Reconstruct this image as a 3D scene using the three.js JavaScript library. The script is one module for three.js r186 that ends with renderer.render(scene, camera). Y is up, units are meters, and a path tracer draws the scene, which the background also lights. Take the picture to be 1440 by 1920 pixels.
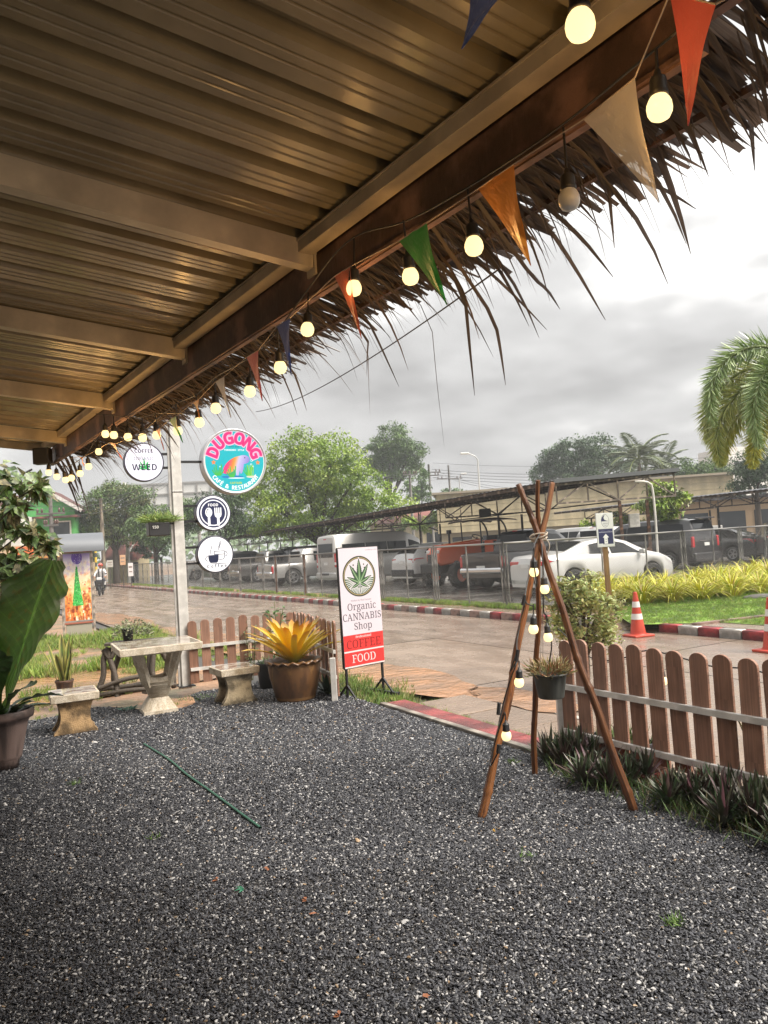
import * as THREE from 'three';
import { mergeGeometries, toCreasedNormals } from 'three/addons/utils/BufferGeometryUtils.js';
import { RoundedBoxGeometry } from 'three/addons/geometries/RoundedBoxGeometry.js';

const scene = new THREE.Scene();
const V = (x, y, z) => new THREE.Vector3(x, y, z);
const RAD = Math.PI / 180;

// ---------------------------------------------------------------- camera
const FPX = 1442, EYE = 1.6;                       // focal length in photo pixels, eye height
const camera = new THREE.PerspectiveCamera(2 * Math.atan(960 / FPX) / RAD, 0.75, 0.05, 900);
camera.position.set(0, EYE, 0);
camera.rotation.order = 'YXZ';
camera.rotation.set(2.65 * RAD, 0, -3.6 * RAD);
camera.updateMatrixWorld();

// ---------------------------------------------------------------- sky, sun, exposure
const renderer = new THREE.WebGLRenderer({ antialias: true });
renderer.setSize(768, 1024);
renderer.toneMapping = THREE.LinearToneMapping;
renderer.toneMappingExposure = 4.6;
renderer.shadowMap.enabled = true;
const SUN = V(0.55, 0.74, 0.26).normalize();

let seed = 7;
const rnd = () => { seed = (seed + 0x6d2b79f5) | 0; let t = Math.imul(seed ^ (seed >>> 15), 1 | seed); t = (t + Math.imul(t ^ (t >>> 7), 61 | t)) ^ t; return ((t ^ (t >>> 14)) >>> 0) / 4294967296; };
const rr = (a, b) => a + (b - a) * rnd();
const pick = (a) => a[Math.floor(rnd() * a.length)];
const gauss = () => (rnd() + rnd() + rnd() - 1.5) * 1.2;
const mixn = (a, b, t) => a + (b - a) * t;
const clamp = (x, a = 0, b = 1) => Math.min(b, Math.max(a, x));
const sstep = (a, b, x) => { const t = clamp((x - a) / (b - a)); return t * t * (3 - 2 * t); };
// value noise, 2-D periodic (for textures) and 3-D
const HN = new Float32Array(65536); for (let i = 0; i < 65536; i++) HN[i] = rnd();
const hash3 = (i, j, k) => HN[(Math.imul(i, 374761393) + Math.imul(j, 668265263) + Math.imul(k, 2147483647 ^ 97531)) >>> 9 & 65535];
function noise2(x, y, per) {
  const i = Math.floor(x), j = Math.floor(y), fx = x - i, fy = y - j, u = fx * fx * (3 - 2 * fx), v = fy * fy * (3 - 2 * fy);
  const m = (a) => ((a % per) + per) % per;
  const i0 = m(i), i1 = m(i + 1), j0 = m(j), j1 = m(j + 1);
  return mixn(mixn(hash3(i0, j0, per), hash3(i1, j0, per), u), mixn(hash3(i0, j1, per), hash3(i1, j1, per), u), v);
}
function fbm2(x, y, per, oct) { let s = 0, a = 0.5, t = 0; for (let o = 0; o < oct; o++) { s += a * noise2(x, y, per); t += a; x *= 2; y *= 2; per *= 2; a *= 0.55; } return s / t; }
function noise3(x, y, z) {
  const i = Math.floor(x), j = Math.floor(y), k = Math.floor(z), fx = x - i, fy = y - j, fz = z - k;
  const u = fx * fx * (3 - 2 * fx), v = fy * fy * (3 - 2 * fy), w = fz * fz * (3 - 2 * fz);
  const l = (a, b) => mixn(mixn(hash3(i, j + a, k + b), hash3(i + 1, j + a, k + b), u), 0, 0);
  return mixn(mixn(l(0, 0), l(1, 0), v), mixn(l(0, 1), l(1, 1), v), w);
}
function fbm3(x, y, z, oct) { let s = 0, a = 0.5, t = 0; for (let o = 0; o < oct; o++) { s += a * noise3(x, y, z); t += a; x *= 2.03; y *= 2.03; z *= 2.03; a *= 0.52; } return s / t; }

{ // overcast monsoon sky: grey sheet, broken and brighter round the hidden sun
  const w = 2048, h = 1024, d = new Float32Array(w * h * 4);
  for (let j = 0; j < h; j++) {
    const el = ((j + 0.5) / h - 0.5) * Math.PI, y = Math.sin(el), c = Math.cos(el);
    for (let i = 0; i < w; i++) {
      const az = ((i + 0.5) / w - 0.5) * 2 * Math.PI, x = c * Math.cos(az), z = c * Math.sin(az);
      const q = (j * w + i) * 4;
      const yy = Math.max(y, 0) + 0.16, px = x / yy, pz = z / yy;
      const ang = Math.acos(clamp(x * SUN.x + y * SUN.y + z * SUN.z, -1, 1));
      const big = fbm3(px * 0.9 + 20.7, pz * 0.9 + 15.3, 1.7, 5), small = fbm3(px * 2.6 + 22.0, pz * 2.6 + 15.3, 6.1, 5);
      const f = 0.5 * big + 0.5 * small, fine = fbm3(px * 7 + 3, pz * 7 + 8, 2.2, 4);
      let L = 0.150 * (1 + 2.0 * Math.max(y, 0) ** 2) * (1 + (f - 0.5) * 1.3 + (fine - 0.5) * 0.35);   // overcast sheet, brighter towards the zenith
      const glow = Math.exp(-ang * ang / 0.16), wide = Math.exp(-ang * ang / 1.25);
      const gap = sstep(0.50, 0.64, f + 0.16 * (fine - 0.5) + 0.05 * wide);
      L += 0.015 * wide + gap * (0.02 + 0.2 * glow + 0.20 * wide) + 0.08 * glow;
      const low = Math.exp(-Math.max(y, 0) / 0.12);
      L = mixn(L, 0.172, low * 0.6);
      if (y < 0) L = mixn(0.135, 0.06, clamp(-y * 3));
      const warm = clamp(glow + gap * 0.3) * 0.04;
      d[q] = L * (1.0 + warm); d[q + 1] = L * (0.995 + warm * 0.5); d[q + 2] = L * (0.985 - warm * 0.6); d[q + 3] = 1;
    }
  }
  const sky = new THREE.DataTexture(d, w, h, THREE.RGBAFormat, THREE.FloatType);
  sky.mapping = THREE.EquirectangularReflectionMapping; sky.magFilter = THREE.LinearFilter; sky.needsUpdate = true;
  scene.background = sky; scene.environment = sky;
}
const sun = new THREE.DirectionalLight(0xfff6ea, 1.5);
sun.position.copy(SUN).multiplyScalar(60).add(V(0, 0, -15)); sun.target.position.set(0, 0, -15);
sun.castShadow = true; sun.shadow.radius = 55; sun.shadow.mapSize.set(4096, 4096);
Object.assign(sun.shadow.camera, { left: -60, right: 60, top: 60, bottom: -60, near: 1, far: 160 });
scene.add(sun, sun.target);
scene.fog = new THREE.FogExp2(0xdfe2e6, 0.0013);

// ---------------------------------------------------------------- pixels -> places
function ray(px, py) { return V((px - 720) / FPX, -(py - 960) / FPX, -1).applyQuaternion(camera.quaternion); }
const onY = (px, py, y = 0) => { const d = ray(px, py); return camera.position.clone().addScaledVector(d, (y - EYE) / d.y); };
const atD = (px, py, depth) => { const d = ray(px, py); return camera.position.clone().addScaledVector(d, -depth / d.z); };
const onN = (px, py, nx, nz, off) => { const d = ray(px, py); return camera.position.clone().addScaledVector(d, off / (d.x * nx + d.z * nz)); };
// road frame: s along the road (to the left and away), n across it (to the right and away)
const AX = -0.482, AD = 0.876;
const RN = (s, n, y = 0) => V(AX * s + AD * n, y, -(AD * s - AX * n));
const ROAD_TURN = Math.atan2(0.482, 0.876);          // y rotation that turns +x to the across direction... (n = (0.876, -0.482))
// porch frame: beam direction 33.8 degrees left of forward
const BX = -Math.sin(33.8 * RAD), BD = Math.cos(33.8 * RAD);
const PB = (t, m, y = 0) => V(BX * t + BD * m, y, -(BD * t - BX * m));
const onBeam = (px, py, m = 1.5) => onN(px, py, BD, BX, m);

// ---------------------------------------------------------------- object helpers
const used = new Map();
function numbered(n) { const k = used.get(n) || 0; used.set(n, k + 1); return k ? n + '_' + String(k).padStart(3, '0') : n; }
function setData(o, label, category, group, kind) {
  const u = o.userData; if (label) u.label = label; if (category) u.category = category; if (group) u.group = group; if (kind) u.kind = kind; return o;
}
function thing(name, label, category, p = V(0, 0, 0), turn = 0, group) {
  const o = new THREE.Group(); o.name = numbered(name); o.position.copy(p); o.rotation.y = turn; scene.add(o);
  return setData(o, label, category, group);
}
function mesh(name, geo, mat, parent) {
  const m = new THREE.Mesh(Array.isArray(geo) ? merge(geo) : geo, mat); m.name = parent ? name : numbered(name);
  m.castShadow = m.receiveShadow = true; (parent || scene).add(m); return m;
}
function structure(name, geo, mat) { const m = mesh(name, geo, mat); m.userData.kind = 'structure'; return m; }
function copyOf(o, label) { const c = o.clone(); c.userData = { ...o.userData }; c.name = numbered(o.name.replace(/_\d\d\d$/, '')); if (label) c.userData.label = label; scene.add(c); return c; }
function merge(list) {
  const g = list.map((x) => { const y = x.index ? x.toNonIndexed() : x; return y; });
  const col = g.some((x) => x.attributes.color);
  for (const x of g) {
    for (const k of Object.keys(x.attributes)) if (!['position', 'normal', 'uv', 'color'].includes(k)) x.deleteAttribute(k);
    if (!x.attributes.uv) x.setAttribute('uv', new THREE.BufferAttribute(new Float32Array(x.attributes.position.count * 2), 2));
    if (!x.attributes.normal) x.computeVertexNormals();
    if (col && !x.attributes.color) x.setAttribute('color', new THREE.BufferAttribute(new Float32Array(x.attributes.position.count * 3).fill(1), 3));
  }
  return mergeGeometries(g);
}
// boxes with uv in metres
function metreUV(g, k = 1) {
  const p = g.attributes.position, n = g.attributes.normal, uv = g.attributes.uv;
  for (let i = 0; i < p.count; i++) {
    const ax = Math.abs(n.getX(i)), ay = Math.abs(n.getY(i)), az = Math.abs(n.getZ(i));
    if (ay >= ax && ay >= az) uv.setXY(i, p.getX(i) * k, p.getZ(i) * k); else if (ax >= az) uv.setXY(i, p.getZ(i) * k, p.getY(i) * k); else uv.setXY(i, p.getX(i) * k, p.getY(i) * k);
  }
  return g;
}
const box = (w, h, d, x = 0, y = 0, z = 0) => metreUV(new THREE.BoxGeometry(w, h, d)).translate(x, y, z);
const rbox = (w, h, d, r = 0.01, x = 0, y = 0, z = 0, seg = 1) => metreUV(new RoundedBoxGeometry(w, h, d, seg, r)).translate(x, y, z);
function place(g, a, b) { // g runs along +y from 0 to |b-a|
  const d = b.clone().sub(a), q = new THREE.Quaternion().setFromUnitVectors(V(0, 1, 0), d.normalize()); return g.applyQuaternion(q).translate(a.x, a.y, a.z);
}
function bar(a, b, w, h) { // rectangular bar between points: w across (horizontal), h in the other direction
  const L = a.distanceTo(b), d = b.clone().sub(a).normalize(), up = Math.abs(d.y) > 0.95 ? V(1, 0, 0) : V(0, 1, 0);
  const s = d.clone().cross(up).normalize(), u = s.clone().cross(d);
  return metreUV(new THREE.BoxGeometry(w, h, L)).applyMatrix4(new THREE.Matrix4().makeBasis(s, u, d.clone().negate())).translate((a.x + b.x) / 2, (a.y + b.y) / 2, (a.z + b.z) / 2);
}
const rod = (a, b, r, seg = 8, r2 = r) => { const L = a.distanceTo(b); return place(new THREE.CylinderGeometry(r2, r, L, seg, 1).translate(0, L / 2, 0), a, b); };
const tube = (pts, r, n = 24, seg = 6, closed = false) => new THREE.TubeGeometry(new THREE.CatmullRomCurve3(pts, closed), n, r, seg, closed);
const lathe = (pts, seg = 28) => new THREE.LatheGeometry(pts.map(([x, y]) => new THREE.Vector2(x, y)), seg);
function ribbonGeo(pos, idx, uv, col) {
  const g = new THREE.BufferGeometry(); g.setAttribute('position', new THREE.Float32BufferAttribute(pos, 3));
  if (uv) g.setAttribute('uv', new THREE.Float32BufferAttribute(uv, 2)); if (col) g.setAttribute('color', new THREE.Float32BufferAttribute(col, 3));
  g.setIndex(idx); g.computeVertexNormals(); return g;
}
// a flat polygon sheet on the ground, uv in metres; outline in [x, z]
function sheet(outline, y) {
  const s = new THREE.Shape(outline.map(([x, z]) => new THREE.Vector2(x, -z)));
  const g = new THREE.ShapeGeometry(s); g.rotateX(-Math.PI / 2); g.translate(0, y, 0);
  const p = g.attributes.position; for (let i = 0; i < p.count; i++) g.attributes.uv.setXY(i, p.getX(i), p.getZ(i));
  return g;
}
const rnOutline = (list) => list.map(([s, n]) => { const p = RN(s, n); return [p.x, p.z]; });
// leaf blade: a curved strip from base, along heading az, rising by pitch and bending down; folded in a shallow V
function blade(base, az, pitch, L, w, bend = 0.8, seg = 5, o = {}) {
  const pos = [], idx = [], uv = [], col = [];
  let p = base.clone(), a = pitch; const h = V(Math.cos(az), 0, Math.sin(az)), side = V(-Math.sin(az), 0, Math.cos(az));
  const prof = o.prof || ((t) => Math.sin(Math.PI * (0.12 + 0.88 * t)) ** 0.8 * (1 - t * 0.15));
  const fold = o.fold ?? 0.25, twist = o.twist || 0;
  for (let i = 0; i <= seg; i++) {
    const t = i / seg, ww = w * 0.5 * Math.max(prof(t), 0.015);
    const dir = h.clone().multiplyScalar(Math.cos(a)).add(V(0, Math.sin(a), 0)), nn = h.clone().multiplyScalar(-Math.sin(a)).add(V(0, Math.cos(a), 0));
    const s2 = side.clone().applyAxisAngle(dir, twist * t), n2 = nn.clone().applyAxisAngle(dir, twist * t);
    for (const k of [-1, 0, 1]) { const q = p.clone().addScaledVector(s2, k * ww).addScaledVector(n2, k ? ww * fold : 0); pos.push(q.x, q.y, q.z); uv.push((k + 1) / 2, t); if (o.color) { const c = o.color(t, k); col.push(c[0], c[1], c[2]); } }
    if (i < seg) { const b = i * 3; for (const k of [0, 1]) idx.push(b + k, b + k + 1, b + k + 3, b + k + 1, b + k + 4, b + k + 3); }
    p = p.clone().addScaledVector(dir, L / seg); a -= bend / seg;
  }
  return ribbonGeo(pos, idx, uv, o.color ? col : null);
}
// collects many flat leaves into one geometry (4 vertices each, folded along the midrib)
class Leaves {
  constructor() { this.p = []; this.i = []; this.c = []; this.u = []; }
  add(at, dir, nrm, L, w, c) {
    const s = dir.clone().cross(nrm).normalize().multiplyScalar(w / 2), b = this.p.length / 3;
    const m = at.clone().addScaledVector(dir, L * 0.45), e = at.clone().addScaledVector(dir, L).addScaledVector(nrm, -L * 0.12);
    const l = m.clone().add(s).addScaledVector(nrm, w * 0.12), r = m.clone().sub(s).addScaledVector(nrm, w * 0.12);
    for (const q of [at, l, e, r]) this.p.push(q.x, q.y, q.z);
    this.u.push(0.5, 0, 0, 0.45, 0.5, 1, 1, 0.45);
    for (let k = 0; k < 4; k++) this.c.push(c[0], c[1], c[2]);
    this.i.push(b, b + 1, b + 2, b, b + 2, b + 3);
  }
  geo() { return ribbonGeo(this.p, this.i, this.u, this.c); }
}
const rdir = () => { let v; do v = V(rr(-1, 1), rr(-1, 1), rr(-1, 1)); while (v.lengthSq() > 1 || v.lengthSq() < 0.01); return v.normalize(); };

// ---------------------------------------------------------------- textures and materials
function dtex(n, fn, srgb) {
  const d = new Uint8Array(n * n * 4);
  for (let j = 0; j < n; j++) for (let i = 0; i < n; i++) { const c = fn(i / n, j / n), q = (j * n + i) * 4; if (c.length) { d[q] = c[0] * 255; d[q + 1] = c[1] * 255; d[q + 2] = c[2] * 255; } else d[q] = d[q + 1] = d[q + 2] = clamp(c) * 255; d[q + 3] = 255; }
  const t = new THREE.DataTexture(d, n, n); t.wrapS = t.wrapT = THREE.RepeatWrapping; t.magFilter = THREE.LinearFilter; t.minFilter = THREE.LinearMipmapLinearFilter; t.generateMipmaps = true;
  if (srgb) t.colorSpace = THREE.SRGBColorSpace; t.needsUpdate = true; return t;
}
const rep = (t, x, y = x, ox = 0, oy = 0) => { const c = t.clone(); c.repeat.set(x, y); c.offset.set(ox, oy); c.needsUpdate = true; return c; };
function canvasTex(w, h, draw) {
  const c = document.createElement('canvas'); c.width = w; c.height = h; draw(c.getContext('2d'), w, h);
  const t = new THREE.CanvasTexture(c); t.colorSpace = THREE.SRGBColorSpace; return t;
}
const toS = (v) => (v <= 0.0031308 ? v * 12.92 : 1.055 * v ** (1 / 2.4) - 0.055);
const lin = (r, g, b) => [toS(r), toS(g), toS(b)];
const mottle = dtex(512, (u, v) => 0.72 + 0.28 * fbm2(u * 6, v * 6, 6, 6), true);             // gentle grain, multiplies colours
const patchy = dtex(512, (u, v) => { const f = fbm2(u * 5, v * 5, 5, 6); return 0.55 + 0.45 * sstep(0.3, 0.7, f) - 0.12 * (hash3(u * 512, v * 512, 3) > 0.93); }, true);
const fineBump = dtex(512, (u, v) => fbm2(u * 24, v * 24, 24, 4));
const coarseBump = dtex(512, (u, v) => fbm2(u * 8, v * 8, 8, 6));
const streaks = dtex(512, (u, v) => { const f = fbm2(u * 40, v * 3, 40, 3), g = fbm2(u * 5, v * 5, 5, 4); return clamp(0.62 + 0.3 * f + 0.2 * (g - 0.5)); }, true);   // fibres along v
const roughVar = dtex(512, (u, v) => 0.55 + 0.45 * fbm2(u * 7, v * 7, 7, 5));
function M(r, g, b, o = {}) { const m = new THREE.MeshPhysicalMaterial({ color: new THREE.Color().setRGB(r, g, b), roughness: 0.7, side: THREE.DoubleSide, ...o }); return m; }
// ================================================================ ground
const mudTex = dtex(1024, (u, v) => {
  const f = fbm2(u * 4, v * 4, 4, 7), g = fbm2(u * 9 + 3, v * 9, 9, 5), k = fbm2(u * 40, v * 40, 40, 3);
  const t = sstep(0.35, 0.65, f), a = lin(0.30, 0.17, 0.095), b = lin(0.17, 0.125, 0.085), c = lin(0.10, 0.095, 0.05);
  const w = sstep(0.58, 0.7, g); return [0, 1, 2].map((i) => clamp(mixn(mixn(a[i], b[i], t), c[i], w * 0.6) * (0.86 + 0.28 * k)));
}, true);
const mudMat = M(1, 1, 1, { map: rep(mudTex, 0.22), roughness: 0.75, roughnessMap: rep(roughVar, 0.4), bumpMap: rep(coarseBump, 0.8), bumpScale: 0.05 });
const groundOutline = [[-420, 200], [420, 200], [420, -650], [-420, -650]];
structure('ground', sheet(groundOutline, -0.13), mudMat);

// road: cast concrete slabs, soaked by rain
const roadTex = dtex(2048, (u, v) => {
  const f = fbm2(u * 5, v * 5, 5, 7), g = fbm2(u * 16 + 7, v * 16, 16, 5), s = fbm2(u * 3, v * 26, 3, 4), k = hash3(u * 2048, v * 2048, 5);
  const a = lin(0.215, 0.162, 0.124), b = lin(0.25, 0.188, 0.144), c = lin(0.175, 0.132, 0.103), e = lin(0.275, 0.186, 0.125);
  const t = sstep(0.3, 0.7, f * 0.6 + s * 0.4), w = sstep(0.56, 0.68, g), m = sstep(0.60, 0.75, fbm2(u * 4 + 2, v * 4 + 5, 4, 5));
  const grit = 0.9 + 0.2 * k; return [0, 1, 2].map((i) => clamp(mixn(mixn(mixn(a[i], b[i], t), c[i], w * 0.4), e[i], m * 0.4) * grit));
}, true);
const wetTex = dtex(1024, (u, v) => { const f = fbm2(u * 4, v * 10, 4, 6), k = fbm2(u * 60, v * 60, 60, 2); return clamp(0.17 + 0.26 * sstep(0.3, 0.7, f) + 0.12 * (k - 0.5)); });
const roadBump = dtex(1024, (u, v) => 0.5 * fbm2(u * 10, v * 24, 10, 5) + 0.5 * fbm2(u * 90, v * 90, 90, 2));
const roadMats = [0, 1, 2, 3].map((i) => M([1, 0.92, 1.06, 0.97][i], [1, 0.92, 1.05, 0.98][i], [1, 0.93, 1.03, 1][i], { map: rep(roadTex, 0.16, 0.16, i * 0.27, i * 0.13), roughness: 0.85, roughnessMap: rep(wetTex, 0.21, 0.21, i * 0.31, 0), bumpMap: rep(roadBump, 0.5), bumpScale: 0.004 }));
structure('road_bed', sheet(rnOutline([[-25, 3.4], [130, 2.5], [130, 10.2], [-25, 10.2]]), -0.09), M(0.055, 0.048, 0.042, { roughness: 0.5 }));
{
  const road = thing('road'); road.userData = { kind: 'structure' };
  let s = -22, i = 0;
  while (s < 112) {
    const L = s < 30 ? 4.2 : s < 60 ? 7 : 14, near0 = s < 8 ? 4.72 : mixn(4.72, 3.4, clamp((s - 8) / 10)), near1 = s + L < 8 ? 4.72 : mixn(4.72, 3.4, clamp((s + L - 8) / 10));
    const y = -0.05;
    for (const [a0, a1, b] of [[near0, near1, 7.25], [7.262, 7.262, 9.82]]) {
      const wob = () => rr(-0.012, 0.012);
      const g = sheet(rnOutline([[s + 0.008, a0], [s + L - 0.008, a1], [s + L - 0.008 + wob(), b], [s + 0.008 + wob(), b]]), y + rr(-0.002, 0.002));
      // road frame uv so the streaks run along the road
      const p = g.attributes.position; for (let k = 0; k < p.count; k++) { const X = p.getX(k), D = -p.getZ(k); g.attributes.uv.setXY(k, AX * X + AD * D, AD * X - AX * D); }
      mesh('concrete_slab', g, roadMats[(i++ * 7) % 4], road);
    }
    s += L;
  }
  // cracks and tar joints on the near slabs: real thin strips of filler
  const tar = M(0.035, 0.03, 0.028, { roughness: 0.35 }), cr = [];
  for (const [s0, n0, s1, n1] of [[9, 8.2, 14, 7.8], [12, 5.2, 16, 5.7]]) {
    const pos = [], idx = [], n = 26; for (let k = 0; k <= n; k++) { const t = k / n, q = RN(mixn(s0, s1, t) + gauss() * 0.07, mixn(n0, n1, t) + gauss() * 0.07, -0.0445), w = rr(0.003, 0.008); pos.push(q.x - w, q.y, q.z - w, q.x + w, q.y, q.z + w); if (k < n) idx.push(2 * k, 2 * k + 1, 2 * k + 2, 2 * k + 1, 2 * k + 3, 2 * k + 2); }
    cr.push(ribbonGeo(pos, idx));
  }
  const c = mesh('crack_filler', cr, tar, road); c.userData.kind = 'stuff';
  // worn white edge line
  const wl = []; for (let k = 0; k < 9; k++) { const a = 5.2 + k * 0.55; wl.push(sheet(rnOutline([[a, 4.80 + rr(0, 0.01)], [a + rr(0.3, 0.52), 4.80], [a + rr(0.3, 0.5), 4.86 + rr(0, 0.02)], [a + rr(0, 0.05), 4.87]]), -0.044)); }
  const w = mesh('painted_edge_line', wl, M(0.5, 0.48, 0.43, { map: rep(patchy, 1.5), roughness: 0.45 }), road); w.userData.kind = 'stuff';
}
// silt washed over the near edge of the road
{
  const siltMat = M(1, 0.96, 0.92, { map: rep(dtex(512, (u, v) => { const f = fbm2(u * 5, v * 5, 5, 6), a = lin(0.40, 0.22, 0.115), b = lin(0.27, 0.165, 0.10); return [0, 1, 2].map((i) => mixn(a[i], b[i], sstep(0.3, 0.7, f))); }, true), 0.6), roughness: 0.5, roughnessMap: rep(wetTex, 0.5), bumpMap: rep(coarseBump, 1.3), bumpScale: 0.02 });
  const blob = (cs, cn, rs, rn, y) => { const o = []; const ph = rr(0, 9); for (let k = 0; k < 40; k++) { const a = k / 40 * 2 * Math.PI, f = 0.75 + 0.5 * fbm2(Math.cos(a) * 2 + 5 + ph, Math.sin(a) * 2 + 5, 64, 3) + rr(-0.05, 0.05); o.push([cs + Math.cos(a) * rs * f, cn + Math.sin(a) * rn * f]); } return sheet(rnOutline(o), y); };
  structure('silt_patch', blob(8.6, 4.75, 1.7, 0.55, -0.0405), siltMat);
  structure('silt_patch', blob(6.4, 5.0, 0.9, 0.3, -0.0405), siltMat);
  structure('silt_patch', blob(15, 4.4, 4.5, 0.5, -0.0405), siltMat);
  structure('silt_patch', blob(24, 4.0, 4.5, 0.6, -0.0405), siltMat);
  structure('mud_path', blob(12.2, 1.5, 1.3, 3.6, -0.105), siltMat);
}
// far kerb with red and white painted stones
const kerbRed = M(0.42, 0.05, 0.055, { map: rep(patchy, 1.1), roughness: 0.45, bumpMap: rep(coarseBump, 2), bumpScale: 0.01 });
const kerbWhite = M(0.70, 0.66, 0.60, { map: rep(patchy, 0.9, 0.9, 0.3), roughness: 0.5, bumpMap: rep(coarseBump, 2), bumpScale: 0.01 });
const kerbWorn = M(0.25, 0.16, 0.13, { map: rep(patchy, 1.6, 1.6, 0.6, 0.2), roughness: 0.5, bumpMap: rep(coarseBump, 2), bumpScale: 0.012 });
{
  const k = thing('road_kerb'); k.userData = { kind: 'structure' };
  const gs = [0, 1, 2].map(() => rbox(0.15, 0.24, 0.372, 0.018)); let i = 0;
  for (let s = -8; s < 76; s += 0.38) {
    i++; if (s > 8.9 && s < 10.5) continue;
    const m = mesh('kerb_stone', gs[i % 3], i % 2 ? (rnd() < 0.14 ? kerbWorn : kerbRed) : (rnd() < 0.12 ? kerbWorn : kerbWhite), k);
    m.position.copy(RN(s, 9.90 + rr(-0.006, 0.006), -0.03 + rr(-0.006, 0.006))); m.rotation.y = ROAD_TURN + rr(-0.015, 0.015);
  }
}
const pavedMat = M(1, 1, 1, { map: rep(roadTex, 0.4), roughness: 0.7, roughnessMap: rep(wetTex, 0.5), bumpMap: rep(fineBump, 1.5), bumpScale: 0.006 });
structure('far_footpath', sheet(rnOutline([[10.62, 9.977], [78, 9.977], [78, 10.5], [10.72, 10.5]]), 0.075), pavedMat);
const apron = (() => { const pos = [], idx = [], uv = []; for (const [n, y, s0, s1] of [[9.79, -0.044, 8.35, 10.85], [10.5, 0.079, 8.35, 10.85], [11.7, 0.084, 8.1, 11.2]]) for (const s of [s0, s1]) { const q = RN(s, n, y); pos.push(q.x, q.y, q.z); uv.push(q.x, q.z); } for (const k of [0, 2]) idx.push(k, k + 1, k + 2, k + 1, k + 3, k + 2); return ribbonGeo(pos, idx, uv); })();
structure('driveway_apron', apron, M(0.8, 0.75, 0.7, { map: rep(roadTex, 0.3, 0.3, 0.4), roughness: 0.5, roughnessMap: rep(wetTex, 0.4) }));
structure('driveway_kerb', [bar(RN(8.33, 9.985, 0.02), RN(8.05, 11.75, 0.02), 0.12, 0.2)], kerbWorn);
const soilMat = M(1, 0.97, 0.9, { map: rep(mudTex, 0.5, 0.5, 0.3), roughness: 0.9, bumpMap: rep(coarseBump, 1), bumpScale: 0.03 });
structure('verge_soil', sheet(rnOutline([[9, 10.5], [78, 10.5], [78, 11.5], [9, 11.5]]), 0.068), soilMat);
const lotMat = M(0.16, 0.145, 0.13, { map: rep(patchy, 0.25), roughness: 0.8, roughnessMap: rep(wetTex, 0.3), bumpMap: rep(coarseBump, 0.6), bumpScale: 0.02 });
structure('parking_lot', sheet(rnOutline([[-30, 11.0], [90, 11.0], [90, 60], [-30, 60]]), 0.055), lotMat);

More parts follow.
